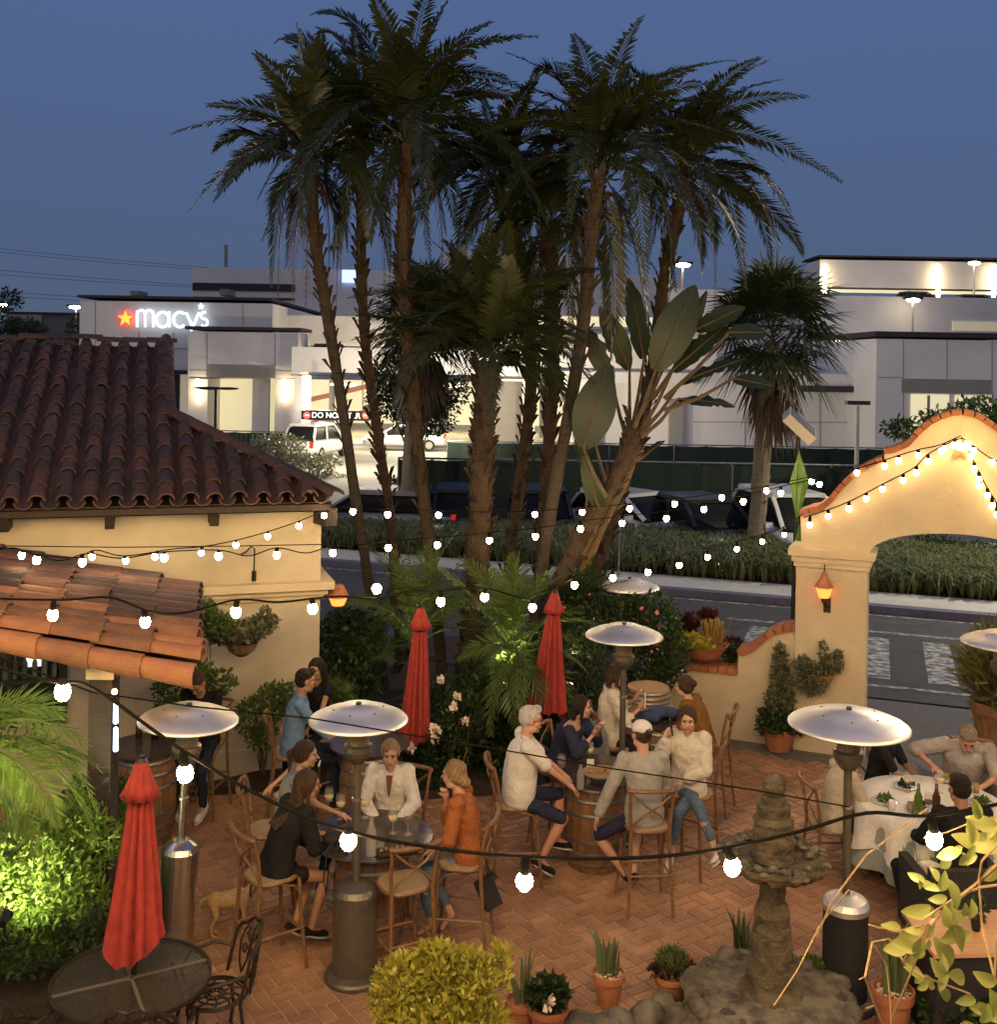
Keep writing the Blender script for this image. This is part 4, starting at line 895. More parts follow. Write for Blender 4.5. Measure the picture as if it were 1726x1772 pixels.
# small arching palm seedlings low in the bed
def lowpalm(label, px, py, z, D, n, L, seed, m=L_mid, tips=(), elo=5, ehi=80, group='low palms in the planting bed', ll=.30):
    c = P(px, py, D); t = thing('young_palm', label, 'palm', (c.x, c.y, 0), group=group)
    crown(c, n, L, seed, tips, elo=elo, ehi=ehi, ll=ll, nl=36).build('crown', m, t, world=True)
    mb = MB(); mb.tube([(c.x, c.y, 0), c], [.06, .05], 8); mb.build('trunk', barkp, t, world=True); return t
lowpalm('bright lit young palm beside the stout trunk, left of the right umbrella', 885, 1120, 0, 13.9, 16, 1.35, 31, L_mid, [(900, 955, 880, 1040), (760, 985, 820, 1020), (940, 1210, 910, 1120), (1010, 1130, 950, 1060)], elo=-25)
lowpalm('broad young palm between the first two palm trunks', 720, 1110, 0, 14.3, 14, 1.6, 32, L_mid, [(765, 930, 740, 1010), (620, 1030, 660, 1040), (800, 1010, 760, 1040)], elo=-10)
lowpalm('dark drooping young palm behind the left umbrella', 640, 1180, 0, 14.6, 14, 1.3, 33, L_dark, elo=0)
lowpalm('dark young palm right of the right umbrella', 1010, 1080, 0, 15, 14, 1.0, 34, L_dark, elo=10)
lowpalm('young palm with drooping fronds above the seated couple', 900, 1130, 0, 13.1, 9, 1.0, 35, L_mid, [(900, 1280, 870, 1150), (850, 1270, 850, 1170), (935, 1240, 925, 1150)], elo=-60, ehi=20)
# bird-of-paradise tree with paddle leaves
bt_ = thing('banana_tree', 'leaning giant bird of paradise tree with big paddle leaves, right of the palms', 'banana tree', G(938, 1190))
Db = 15.2
trunk_mb([G(938, 1190)] + pts_px([(952, 1040), (1000, 940), (1050, 860), (1090, 780), (1100, 730)], 15.0, 15.2), .13, .12, 61, 90, bl=.15).build('trunk', barkp, bt_, world=True)
trunk_mb([G(945, 1195)] + pts_px([(985, 1040), (1040, 910), (1085, 820), (1108, 740)], 15.3, 15.4), .08, .09, 62, 40, bl=.14).build('trunk', twig, bt_, world=True)
def paddle(parent, a, b, wd, D, nrm=(0, -1, .25), st=None, seed=0, m=L_ban, fold=.12, torn=.0, dd=0):
    """leaf from pixel a (base) to pixel b (tip) with stalk from st"""
    g = random.Random(seed); A, B = P(a[0], a[1], D), P(b[0], b[1], D + dd); ax = B - A; L = ax.length; t = ax.normalized()
    n0 = Vector(nrm).normalized(); s = t.cross(n0).normalized(); n1 = s.cross(t); mb = MB(); N = 16; vs = []
    for i in range(N + 1):
        q = i / N; w_ = wd / 2 * (math.sin(math.pi * min(1, q * .95 + .04)) ** .7) * (1 - .2 * q); c = A + ax * q + n1 * (-.10 * L * (q - .5) ** 2 * 2)
        j1 = 1 - (torn * g.random() if g.random() < .5 else 0); j2 = 1 - (torn * g.random() if g.random() < .5 else 0)
        vs += [c - s * w_ * j1 + n1 * fold * w_, c, c + s * w_ * j2 + n1 * fold * w_]
    mb.add(vs, [(3 * i + j, 3 * i + j + 1, 3 * i + j + 4, 3 * i + j + 3) for i in range(N) for j in (0, 1)])
    lf = mb.build('leaf', m, parent, world=True, smooth=True)
    mb = MB(); S = P(st[0], st[1], D) if st else A; md = S.lerp(A, .5) + Vector((0, 0, -.05)); mb.tube([S, md, A, A + ax * .55, B], [.035, .028, .02, .012, .004], 6); mb.build('stalk', mat_stalk, lf, world=True)
mat_stalk = mat('leaf_stalk', (.12, .075, .035), (.07, .05, .025), rough=.5)
for k, (a, b, wd, D, st, nr, torn) in enumerate([
    ((1135, 640), (1205, 492), .50, 14.9, (1098, 740), (0, -1, .2), 0), ((1150, 635), (1228, 505), .35, 15.2, (1098, 735), (.8, -1, .2), .1),
    ((1010, 775), (1052, 632), .52, 14.8, (1050, 860), (-.1, -1, .1), 0), ((1030, 765), (1066, 640), .3, 15.1, (1055, 850), (.9, -1, 0), .1),
    ((1165, 640), (1260, 560), .42, 15.0, (1110, 745), (.2, -.5, 1), .45), ((1180, 660), (1290, 620), .4, 15.0, (1110, 750), (.1, -.5, 1), .5),
    ((1175, 690), (1275, 700), .36, 14.9, (1112, 755), (0, -.6, 1), .5), ((1205, 570), (1290, 530), .38, 15.1, (1130, 690), (.1, -.8, .6), .2),
    ((1262, 575), (1330, 575), .36, 14.9, (1150, 690), (.0, -.8, .6), .2), ((1270, 655), (1340, 668), .34, 14.8, (1150, 710), (0, -.7, .8), .1),
    ((1060, 660), (1010, 560), .34, 15.3, (1085, 760), (-.3, -1, .1), .4), ((1090, 640), (1040, 530), .4, 15.4, (1090, 750), (0, -1, .4), .3),
    ((1115, 620), (1090, 480), .4, 15.5, (1095, 740), (.2, -1, .1), .2), ((1040, 890), (1010, 790), .3, 15.0, (1010, 960), (-.4, -1, .2), .2),
    ((1060, 880), (1075, 800), .26, 15.1, (1010, 960), (.6, -1, .2), .2), ((1115, 790), (1150, 762), .26, 15.1, (1095, 790), (0, -.5, 1), .5), ((1020, 820), (1000, 700), .3, 15.3, (1010, 950), (-.8, -1, 0), .3)]):
    paddle(bt_, a, b, wd * (1.2 if k in (0, 2) else 1.0), D, nr, st, m=L_ban, seed=k, torn=torn, dd=.15 * (-1) ** k)
# fan palms
def fanpalm(label, line, D, r0, r1, n, Lf, seed, dead=26, pale=True):
    tp = pts_px(line, D); base = Vector((tp[0].x, D, .3)); t = thing('fan_palm', label, 'palm tree', base, group='fan palms beyond the street')
    mb = trunk_mb([base] + tp, r0, r1, seed, 14, bl=.15, n=12); mb.build('trunk', bark2, t, world=True)
    g = np.random.default_rng(seed); c = np.array(tp[-1]); nv = NV()
    for k in range(n):
        az = k * 2.4 + g.uniform(-.2, .2); e = R(-50 + 135 * ((k + .5) / n) ** .85); d = (math.cos(az) * math.cos(e), math.sin(az) * math.cos(e), math.sin(e)); fan_leaf(nv, c + np.array([0, 0, .3 * g.random()]), d, g, L=Lf * g.uniform(.85, 1.1), stalk=Lf * .7)
    nv.build('crown', L_palm, t, world=True)
    nv = NV()
    for k in range(dead):
        az = k * 2.4; e = R(-62 - 22 * g.random()); d = (math.cos(az) * math.cos(e), math.sin(az) * math.cos(e), math.sin(e)); fan_leaf(nv, c - np.array([0, 0, .1 + .9 * g.random()]), d, g, L=Lf * .7, stalk=Lf * .55, spread=60, n=14, droop=.5)
    nv.build('dead_fronds', L_palm2, t, world=True)
fanpalm('tall fan palm with a pale lit trunk right of centre', [(1308, 940), (1318, 820), (1325, 700), (1338, 590)], 27.2, .25, .18, 46, 1.40, 71, dead=16)
fanpalm('dark shaggy fan palm behind the tall left palms', [(706, 900), (712, 760), (735, 570)], 30, .24, .20, 50, 1.25, 72, dead=44)
# street trees and shrubs
def tree(label, px, py, D, blobs, n, size, m, seed, group=None, tw=.12):
    b = P(px, py, D); b.z = 0; t = thing('leafy_tree', label, 'tree', b, group=group)
    bl = [(lambda c: (c.x, c.y + dy, c.z, rx, rx, rz))(P(x, y, D)) for (x, y, dy, rx, rz) in blobs]
    V, Fq = leaves(bl, n, size, seed, asp=.45, up=0, shell=.3); np_mesh('crown', V, Fq, m, t, world=True)
    mb = MB(); top = Vector(bl[0][:3]); mb.tube([b, b.lerp(top, .6) + Vector((.1, 0, 0)), top], [tw, tw * .7, tw * .3], 8)
    for q in bl[1:]: mb.tube([b.lerp(top, .55), Vector(q[:3])], [tw * .45, tw * .15], 6)
    mb.build('trunk', bark2, t, world=True)
tree('dark round street tree behind the left palm trunks', 705, 900, 33, [(715, 690, 0, 1.1, .7), (670, 690, 0, .7, .6), (765, 680, .2, .8, .7), (735, 730, 0, .9, .5), (690, 640, 0, .9, .6)], 5200, .15, L_dark, 3)
tree('feathery grey green bush at the end of the short fence', 480, 800, 47, [(480, 775, 0, 1.3, .6), (540, 800, 0, 1.2, .4), (560, 830, 0, 1, .4)], 3000, .16, L_grey, 4)
tree('dark leafy tree rising behind the arch top', 1600, 900, 30, [(1560, 740, 0, .5, .25), (1640, 725, 0, .7, .3), (1700, 715, 0, .8, .45), (1600, 755, 0, .5, .2), (1720, 740, 0, .7, .5)], 2600, .16, L_dark, 5)
tree('scrubby tree at the left edge beyond the tiled roof', 15, 600, 80, [(12, 520, 0, 1.1, .9), (5, 570, 0, 1.4, 1), (30, 590, 0, 1.4, 1)], 1500, .3, L_dark, 6)
tree('low palmy bush beyond the ridge at the left edge', 40, 600, 85, [(38, 570, 0, 1.2, .9), (62, 575, 0, .8, .8), (128, 570, 0, .5, 1)], 1400, .4, L_grey, 7)
tree('dark round shrub behind the fourth palm trunk', 690, 860, 37, [(690, 850, 0, .8, .5)], 1300, .12, L_dark, 8)
tree('dark shrubs glimpsed through the gateway opening', 1640, 985, 26, [(1560, 965, 0, .7, .3), (1640, 960, .5, .8, .35), (1710, 965, 0, .7, .35)], 4200, .10, L_dark, 9, tw=.04)
# planting around the patio
def bl_(l, D): return [(lambda c: (c.x, c.y + dy, c.z, rx, rx, rz))(P(x, y, D)) for (x, y, dy, rx, rz) in l]
shrub('hedge_shrub', 'dark leafy shrub below the left sconce, beside the cream wall', 'shrub', G(600, 1330), bl_([(590, 1120, .4, .35, .4), (600, 1200, 0, .4, .45), (580, 1260, 0, .35, .3)], 14.2), 3600, .09, L_dark, 41)
shrub('hedge_shrub', 'dark shrub mass filling the bed behind the rust sweater woman', 'shrub', G(760, 1350), bl_([(760, 1240, 0, .45, .45), (820, 1270, 0, .45, .4), (700, 1290, 0, .35, .3), (850, 1220, .5, .5, .45)], 13.3), 5200, .085, L_dark, 42)
shrub('hedge_shrub', 'dark upright shrub behind the white haired man', 'shrub', G(900, 1350), bl_([(900, 1260, .2, .5, .5), (960, 1270, 0, .4, .5), (1000, 1200, .5, .5, .6), (860, 1320, -.2, .3, .2)], 13.2), 5600, .08, L_dark, 43)
shrub('flowering_shrub', 'dense green shrub with a few pink flowers behind the dome heater', 'shrub', G(1100, 1260), bl_([(1020, 1080, 0, .4, .35), (1080, 1080, 0, .45, .4), (1130, 1075, -.1, .35, .4), (1110, 1150, -.2, .35, .35), (1150, 1120, -.4, .25, .4)], 14.6), 6400, .075, L_dark, 44, extra=[('flower', 60, .06, mat('pink_petal', (.45, .12, .12), rough=.6), .95)])
shrub('rose_bush', 'rose bush with pale blooms beside the left red umbrella', 'rose bush', G(790, 1380), bl_([(770, 1300, 0, .3, .35), (800, 1240, 0, .25, .3), (750, 1340, 0, .25, .2)], 12.6), 2200, .06, L_dark, 45)
rd = random.Random(7)
for k, (x, y) in enumerate(((762, 1176), (792, 1206), (750, 1262), (756, 1263), (753, 1280), (786, 1225), (805, 1250), (712, 1294))):
    c = P(x, y, 12.2); V, Fq = leaves([(c.x, c.y, c.z, .03, .03, .03)], 26, .045, k, asp=.9, shell=.3); np_mesh('rose_bloom', V, Fq, L_rose, None); o = COL.objects[-1]; tag(o, 'pale rose bloom on the dark bush behind the patio table', 'rose', 'rose blooms on the dark bush')
shrub('fern_shrub', 'small bright green shrub right behind the woman with long dark hair', 'shrub', G(590, 1350), bl_([(575, 1205, 0, .22, .14), (545, 1190, 0, .15, .12)], 13.0), 900, .10, L_mid, 46)
shrub('climbing_rose', 'climbing rose against the cream wall, left of the man in blue', 'rose bush', G(455, 1350), bl_([(440, 1240, 0, .22, .22), (470, 1215, 0, .2, .2), (455, 1275, 0, .16, .14), (490, 1200, 0, .14, .12)], 12.4), 1300, .065, L_mid, 47)
shrub('wall_vine', 'leafy vine on the cream wall behind the man in black', 'vine', G(330, 1390), bl_([(300, 1195, 0, .2, .2), (335, 1165, 0, .2, .12), (380, 1180, 0, .16, .12), (290, 1240, 0, .14, .16)], 11.9), 1300, .07, L_mid, 48)
shrub('wall_vine', 'leafy vine hanging beside the awning end on the cream wall', 'vine', G(360, 1390), bl_([(345, 1060, 0, .15, .12), (372, 1080, 0, .16, .12), (330, 1095, 0, .1, .08)], 12.0), 900, .075, L_mid, 49, stems=2)
# wall basket on the cream wall
wb_ = thing('wall_basket', 'wire wall basket of trailing plants on the cream wall', 'wall planter', P(415, 1130, 12.3))
c = P(418, 1120, 12.35); mb = MB(); mb.lathe([(.05, -.1), (.14, -.04), (.19, .06), (.18, .06), (.12, -.03), (.04, -.08)], c, 14); mb.build('basket', twig, wb_, world=True)
V, Fq = leaves(bl_([(415, 1095, 0, .2, .11), (380, 1100, 0, .12, .10), (450, 1085, 0, .13, .10), (470, 1075, 0, .08, .05), (460, 1065, 0, .05, .09)], 12.3), 1300, .065, 50, asp=.7); np_mesh('foliage', V, Fq, L_grey, wb_, world=True)
# left foreground bed: bright palm fronds and a lit shrub
lp_ = thing('sago_palm', 'bright lit palm arching in from the left edge in front of the window', 'palm', G(-60, 1560))
g = np.random.default_rng(77); nv = NV(); c = P(-70, 1290, 7.6)
for (tx, ty, cx, cy) in ((165, 1400, 90, 1180), (150, 1290, 40, 1200), (60, 1235, -20, 1200), (140, 1350, 60, 1240), (100, 1430, 60, 1290), (165, 1460, 120, 1270), (60, 1480, 30, 1340), (20, 1450, 0, 1330), (175, 1335, 90, 1250), (-20, 1250, -50, 1230), (110, 1240, 40, 1180), (40, 1400, 10, 1290)):
    D = 7.6 + g.uniform(-.4, .4); frond(nv, np.array(c), np.array(P(cx, cy, D)), np.array(P(tx, ty, D)), g, ll=.30, nl=50, w_=.022)
nv.build('crown', L_bright, lp_, world=True); mb = MB(); mb.tube([(c.x, c.y, 0), c], [.12, .1], 8); mb.build('trunk', barkp, lp_, world=True)
shrub('garden_shrub', 'lush shrub glowing over a ground spotlight at the left edge', 'shrub', G(60, 1660), bl_([(40, 1470, 0, .38, .24), (110, 1450, .2, .26, .24), (20, 1540, -.1, .38, .24), (90, 1530, 0, .30, .24), (130, 1490, .3, .24, .22), (50, 1600, -.2, .34, .18), (130, 1570, .1, .22, .18)], 8.7), 9000, .06, L_bright, 51, asp=.35, up=.6)
shrub('garden_shrub', 'darker green shrub behind the glowing one, by the awning post', 'shrub', G(170, 1600), bl_([(150, 1440, .4, .24, .27), (178, 1480, .3, .20, .27), (120, 1420, .4, .22, .22), (178, 1420, .5, .16, .2)], 9.3), 3800, .055, L_mid, 52)
shrub('ground_cover', 'low dark ground cover in front of the glowing shrub', 'ground cover', G(120, 1690), bl_([(50, 1640, 0, .4, .07), (130, 1650, 0, .25, .06), (170, 1610, .2, .18, .07)], 8.3), 1800, .05, L_dark, 53)
shrub('gold_shrub', 'round golden leaved shrub in the foreground, bottom centre', 'shrub', (G(760, 1790, .1)), bl_([(700, 1700, 0, .17, .15), (760, 1705, .1, .22, .15), (830, 1700, 0, .16, .13), (862, 1680, .1, .05, .12), (760, 1760, -.1, .3, .2), (690, 1760, -.1, .15, .15), (840, 1770, -.05, .16, .15), (760, 1675, .1, .10, .08), (715, 1690, .1, .09, .09), (805, 1680, .1, .10, .08), (760, 1830, 0, .3, .2)] + [(685 + 26 * k, 1680 - 22 * math.sin(k * .9) ** 2 + 10 * (k % 2) + 5 * (k - 3) ** 2, .05 * (k % 3), .035, .07) for k in range(7)] + [(655, 1700, 0, .04, .06), (648, 1735, 0, .05, .05), (872, 1690, 0, .04, .07), (880, 1650, 0, .025, .05)], 6.8), 9500, .05, L_gold, 54, asp=.42, up=.7, shell=.35)
# planter bowl on the low wall with yellow foliage
pw_ = thing('planter_bowl', 'wide clay bowl of yellow and burgundy plants on the garden wall', 'planter', wp(wz(1215, 1170)[0], wz(1215, 1155)[1], .2))
sx, zx = wz(1212, 1155); c = wp(sx, zx + .06, .2); mb = MB(); mb.lathe([(.16, 0), (.24, .06), (.33, .2), (.35, .22), (.31, .21), (.22, .1), (.1, .08)], c, 22); mb.build('bowl', terra, pw_, world=True)
V, Fq = leaves(bl_([(1190, 1110, 0, .2, .09), (1165, 1120, -.1, .12, .10), (1215, 1115, 0, .15, .08), (1160, 1150, -.2, .08, .06)], c.y), 1500, .07, 60, asp=.85, up=.1); np_mesh('yellow_foliage', V, Fq, L_gold, pw_, world=True)
V, Fq = blades([(c.x + .12 + random.Random(i).uniform(-.14, .14), c.y, c.z + .2) for i in range(14)], 16, .38, .8, 8, .014); np_mesh('straw_grass', V, Fq, leafmat('straw_grass', (.45, .30, .10), (.32, .22, .07)), pw_, world=True)
V, Fq = leaves(bl_([(1230, 1075, .2, .10, .08), (1195, 1085, .2, .12, .1), (1270, 1125, .1, .14, .08)], c.y + .1), 500, .10, 61, asp=.7); np_mesh('burgundy_foliage', V, Fq, L_red, pw_, world=True)
V, Fq = leaves(bl_([(1268, 1130, 0, .12, .12), (1262, 1165, -.15, .04, .12)], c.y - .05), 500, .06, 62); np_mesh('trailing_foliage', V, Fq, L_dark, pw_, world=True)
# pillar basket
pb_ = thing('wall_basket', 'half basket of grey green succulents on the gateway pillar', 'wall planter', wp(wz(1415, 1180)[0], wz(1415, 1180)[1], -.15))
s_, z_ = wz(1425, 1165); c = wp(s_, z_, -.16); mb = MB(); mb.lathe([(.03, -.15), (.12, -.06), (.16, .04), (.15, .04), (.1, -.05)], c, 14); mb.build('basket', terra, pb_, world=True)
V, Fq = leaves(bl_([(1405, 1175, 0, .21, .20), (1390, 1150, 0, .12, .1), (1440, 1150, 0, .14, .10), (1425, 1125, 0, .05, .12), (1450, 1135, 0, .06, .06)], c.y - .02), 2600, .045, 63, asp=.5); np_mesh('foliage', V, Fq, L_grey, pb_, world=True)
# potted plants
def pot(label, px, py, h, r, plants, D=None, z0=.02, m=terra, cat='potted plant'):
    b = G(px, py, z0); t = thing('potted_plant', label, cat, b)
    mb = MB(); mb.lathe([(r * .62, 0), (r * .92, h * .8), (r * 1.02, h * .8), (r * 1.04, h), (r * .93, h), (r * .88, h * .85), (0.001, h * .85)], b, 22); mb.build('pot', m, t, world=True)
    for f in plants: f(t, b + Vector((0, 0, h)))
    return t
def snake(n, h, w_, seed):
    def f(t, c):
        rd = random.Random(seed)
        for k in range(n):
            a = rd.uniform(0, 6.28); r = rd.uniform(0, .07); hh = h * rd.uniform(.55, 1.05); ln = rd.uniform(0, .16); mb = MB(); vs = []
            o = Vector((math.cos(a), math.sin(a), 0)); s = Vector((math.cos(a + 1.2 + k), math.sin(a + 1.2 + k), 0)); N = 7
            for i in range(N + 1):
                q = i / N; ww = w_ * (1 - (max(0, q - .45) / .55) ** 1.8) * (.7 + .3 * min(1, q * 3)) + .001; p = c + o * (r + ln * q * q) + Vector((0, 0, -.03 + hh * q))
                vs += [p - s * ww, p + o.cross(Vector((0, 0, 1))) * 0 + s.cross(Vector((0, 0, 1))) * ww * .35, p + s * ww]
            mb.add(vs, [(3 * i + j, 3 * i + j + 1, 3 * i + j + 4, 3 * i + j + 3) for i in range(N) for j in (0, 1)]); mb.build('leaf', L_snake, t, world=True, smooth=True)
    return f
def tuft(blobs, n, size, m, seed, nm='foliage', asp=.5, up=.3):
    def f(t, c): V, Fq = leaves([(c.x + x, c.y + y, c.z + z, r, r, rz) for x, y, z, r, rz in blobs], n, size, seed, asp=asp, up=up); np_mesh(nm, V, Fq, m, t, world=True)
    return f
def pebbles(r, seed):
    def f(t, c):
        rd = random.Random(seed); mb = MB()
        for k in range(60): a = rd.uniform(0, 6.28); q = r * rd.random() ** .5; mb.ell(c + Vector((math.cos(a) * q, math.sin(a) * q, -.02)), (.014, .011, .009), n=6, m=4)
        o = mb.build('pebble_mulch', mat('pebble', (.6, .45, .3), (.35, .25, .16), rough=.8, island=True, scale=30), t, world=True, kind='stuff')
    return f
pot('snake plant in a small terracotta pot, left of the two pots by the fountain', 1053, 1738, .25, .125, [pebbles(.11, 1), snake(9, .38, .026, 2)])
pot('bowl pot with a fluffy green tuft beside the fountain', 1163, 1725, .19, .15, [tuft([(0, 0, .08, .12, .09)], 1300, .05, L_mid, 4, asp=.12, up=.9), tuft([(.08, -.03, .03, .09, .05), (-.1, -.02, .02, .06, .04)], 300, .05, L_red, 5, 'burgundy_foliage', .7)])
pot('terracotta pot with dark foliage and a white bloom by the golden shrub', 948, 1790, .22, .15, [tuft([(0, 0, .08, .14, .10)], 1100, .05, L_dark, 6), tuft([(.0, -.14, .08, .02, .015)], 14, .05, L_rose, 7, 'white_bloom', .9)])
pot('snake plant growing behind the golden shrub', 905, 1775, .2, .13, [snake(7, .42, .022, 9)])
pot('snake plant clump directly behind the fountain basin', 1282, 1700, .22, .14, [snake(12, .42, .028, 12)])
pot('snake plant in a terracotta pot in front of the dining tables', 1545, 1790, .34, .15, [pebbles(.12, 2), snake(10, .55, .030, 15)])
pot('tall shrub in a terracotta pot against the garden wall', 1348, 1297, .30, .23, [tuft([(0, 0, .12, .26, .13), (-.12, -.1, .03, .2, .1), (.15, -.1, .05, .18, .1)], 1600, .06, L_dark, 17), tuft([(0, 0, .35, .17, .2), (0, 0, .62, .11, .22), (.0, 0, .85, .07, .2)], 1500, .06, L_grey, 18, 'climber_foliage', .6)])
pot('spiky plant growing out of a cut barrel at the right edge', 1722, 1310, .72, .30, [tuft([(0, 0, .25, .3, .3), (0, 0, .5, .2, .25)], 900, .38, leafmat('spiky_leaf', (.11, .13, .04), (.2, .17, .05)), 19, 'spiky_foliage', .12, 1.2)], m=barrelw)
pot('low green plant in a pot between the fountain and the black heater', 1402, 1735, .18, .13, [tuft([(0, 0, .06, .13, .07)], 700, .05, L_mid, 21)])
pot('low plants in the dark corner below the dining table', 1650, 1800, .2, .2, [tuft([(0, 0, .05, .25, .12), (.2, -.1, .1, .15, .1)], 900, .07, L_dark, 22)])
# ------------------------------------------------------------------ string lights
def bulbs_string(label, pts, bulbs, r=.024, rc=.006, m=bulbm, drop=.05, group='festoon light strings'):
    """pts: cable points (x, y, D) in order; bulbs: (x, y) photo positions hung below the cable"""
    W = [P(x, y, D) for x, y, D in pts]; t = thing('string_light', label, 'string light', W[0], group=group)
    mb = MB(); dense = []
    for i in range(len(W) - 1):
        p0, p1, p2, p3 = W[max(0, i - 1)], W[i], W[i + 1], W[min(len(W) - 1, i + 2)]
        for q in range(6):
            u = q / 6; dense.append(.5 * ((2 * p1) + (p2 - p0) * u + (2 * p0 - 5 * p1 + 4 * p2 - p3) * u * u + (3 * p1 - p0 - 3 * p2 + p3) * u ** 3))
    dense.append(W[-1]); mb.tube(dense, rc, 6)
    mb.build('cable', cabm, t, world=True)
    px = [pix(p) for p in dense]
    for (x, y) in bulbs:
        i = min(range(len(dense)), key=lambda i: abs(px[i][0] - x) + .3 * abs(px[i][1] - y)); D = dense[i].y; c = P(x, y, D); top = dense[i].copy()
        sk = MB(); a = c + Vector((0, 0, r * .7)); d = (top - a); L = min(max(d.length, .02), r * 5); 
        if L > .02: d.normalize()
        else: d = Vector((0, 0, 1))
        sk.tube([a, a + d * min(L, r * 1.5), a + d * L], [r * .62, r * .55, r * .3], 8); sk.build('socket', cabm, t, world=True)
        mb = MB(); mb.ell(c, (r, r, r * 1.18), n=8, m=6); mb.build('bulb', m, t, world=True, smooth=True)
    return t
bulbs_string('thick black light string sagging across the foreground with the largest bulbs',
    [(-90, 1105, 3.4), (0, 1155, 3.35), (95, 1180, 3.3), (160, 1190, 3.3), (315, 1298, 3.2), (460, 1382, 3.2), (600, 1438, 3.15), (760, 1468, 3.15), (910, 1483, 3.1), (1080, 1485, 3.1), (1230, 1472, 3.15), (1380, 1440, 3.2), (1500, 1407, 3.2), (1610, 1412, 3.2), (1760, 1385, 3.3)],
    [(108, 1197), (320, 1338), (603, 1455), (908, 1525), (1268, 1499), (1618, 1453)], r=.0245, rc=.0052, m=bulbhot)
bulbs_string('middle light string running from the left edge over the umbrellas to the gate pillar',
    [(-60, 1030, 5.2), (0, 1036, 5.2), (110, 1038, 5.2), (190, 1034, 5.25), (260, 1058, 5.3), (320, 1060, 5.3), (410, 1038, 5.4), (480, 1042, 5.5), (540, 1036, 5.6), (590, 1032, 5.8), (655, 1035, 6.1), (705, 1024, 6.4), (763, 1022, 6.7), (840, 1018, 7.1), (921, 1038, 7.6), (965, 1015, 8), (1000, 998, 8.4), (1060, 985, 9), (1122, 975, 9.6), (1176, 963, 10.3), (1225, 950, 11), (1276, 937, 11.7), (1320, 925, 12.3), (1357, 912, 13), (1390, 890, 13.7)],
    [(91, 1064), (251, 1076), (408, 1059), (541, 1053), (652, 1019), (763, 1041), (839, 1033), (922, 1051), (995, 1012), (1061, 1000), (1122, 990), (1176, 978), (1225, 964), (1276, 950), (1320, 937), (1358, 925)], r=.026)
bulbs_string('light string rising along the cream wall to its roof corner',
    [(-40, 960, 10.5), (20, 948, 10.5), (60, 960, 10.6), (130, 965, 10.8), (165, 952, 10.9), (215, 962, 11), (300, 950, 11.2), (350, 946, 11.4), (408, 935, 11.7), (463, 920, 12), (517, 902, 12.3), (560, 884, 12.6)],
    [(37, 961), (159, 963), (217, 970), (268, 963), (348, 956), (408, 943), (463, 928), (517, 910), (561, 892)], r=.031)
bulbs_string('light string drooping in front of the cream wall and on behind the palms',
    [(-40, 950, 10.1), (30, 950, 10.1), (100, 970, 10.2), (150, 958, 10.3), (210, 966, 10.5), (284, 955, 10.7), (378, 952, 10.9), (430, 962, 11.1), (479, 948, 11.3), (530, 957, 11.5), (576, 944, 11.8), (625, 942, 12), (672, 936, 12.3), (757, 930, 12.7), (847, 922, 13.1), (927, 914, 13.3), (1005, 902, 13.5), (1077, 893, 13.6), (1154, 884, 13.7), (1219, 869, 13.8), (1287, 857, 14), (1352, 842, 14.2), (1419, 827, 14.4)],
    [(63, 969), (142, 973), (284, 965), (378, 962), (479, 960), (576, 956), (672, 948), (757, 943), (847, 935), (927, 928), (1005, 915), (1077, 905), (1154, 897), (1219, 881), (1287, 868), (1352, 853), (1419, 838)], r=.036)  # far bulbs modelled oversize to imitate their bloom
bulbs_string('far light string passing behind the palm trunks towards the gate',
    [(560, 876, 12.8), (611, 878, 13), (671, 882, 13.3), (759, 884, 13.7), (840, 886, 14), (926, 884, 14.2), (1008, 878, 14.3), (1090, 872, 14.4), (1168, 864, 14.5), (1250, 853, 14.6), (1327, 841, 14.7), (1405, 825, 14.8), (1479, 812, 14.9)],
    [(611, 885), (671, 890), (759, 891), (926, 890), (1008, 886), (1090, 880), (1168, 872), (1250, 861), (1327, 849), (1405, 833), (1476, 823)], r=.036)  # bulb size enlarged for bloom here too
def on_arch(x, y): q = isect(x, y, WC + WV * -.1, WV); return (x, y, q.y)
def arch_string(label, cable, bl): return bulbs_string(label, [on_arch(x, y) for x, y in cable], bl, r=.038, rc=.008, m=bulbarch)  # gateway bulbs swollen to suggest bloom
arch_string('light string along the gateway face from its left shoulder up to the emblem',
    [(1392, 895), (1434, 882), (1470, 868), (1500, 853), (1528, 838), (1564, 820), (1587, 806), (1607, 786), (1640, 768), (1664, 758)], [(1402, 908), (1434, 893), (1470, 880), (1500, 863), (1528, 846), (1564, 831), (1587, 818), (1607, 798), (1630, 780)])
arch_string('light string over the gateway coping, higher of the two on its left side',
    [(1480, 812), (1532, 796), (1556, 788), (1590, 778), (1627, 770), (1664, 754)], [(1484, 818), (1532, 806), (1556, 797), (1590, 788), (1636, 776), (1652, 770)])
arch_string('light string dropping steeply down the right of the gateway face',
    [(1664, 758), (1675, 775), (1687, 800), (1697, 820), (1710, 845), (1726, 870), (1745, 900)], [(1672, 775), (1681, 790), (1687, 811), (1695, 829), (1697, 841), (1710, 857), (1718, 875), (1726, 890)])
arch_string('light string sloping down the far right curve of the gateway',
    [(1664, 756), (1690, 775), (1718, 794), (1760, 812)], [(1676, 768), (1686, 780), (1718, 800), (1745, 816)])
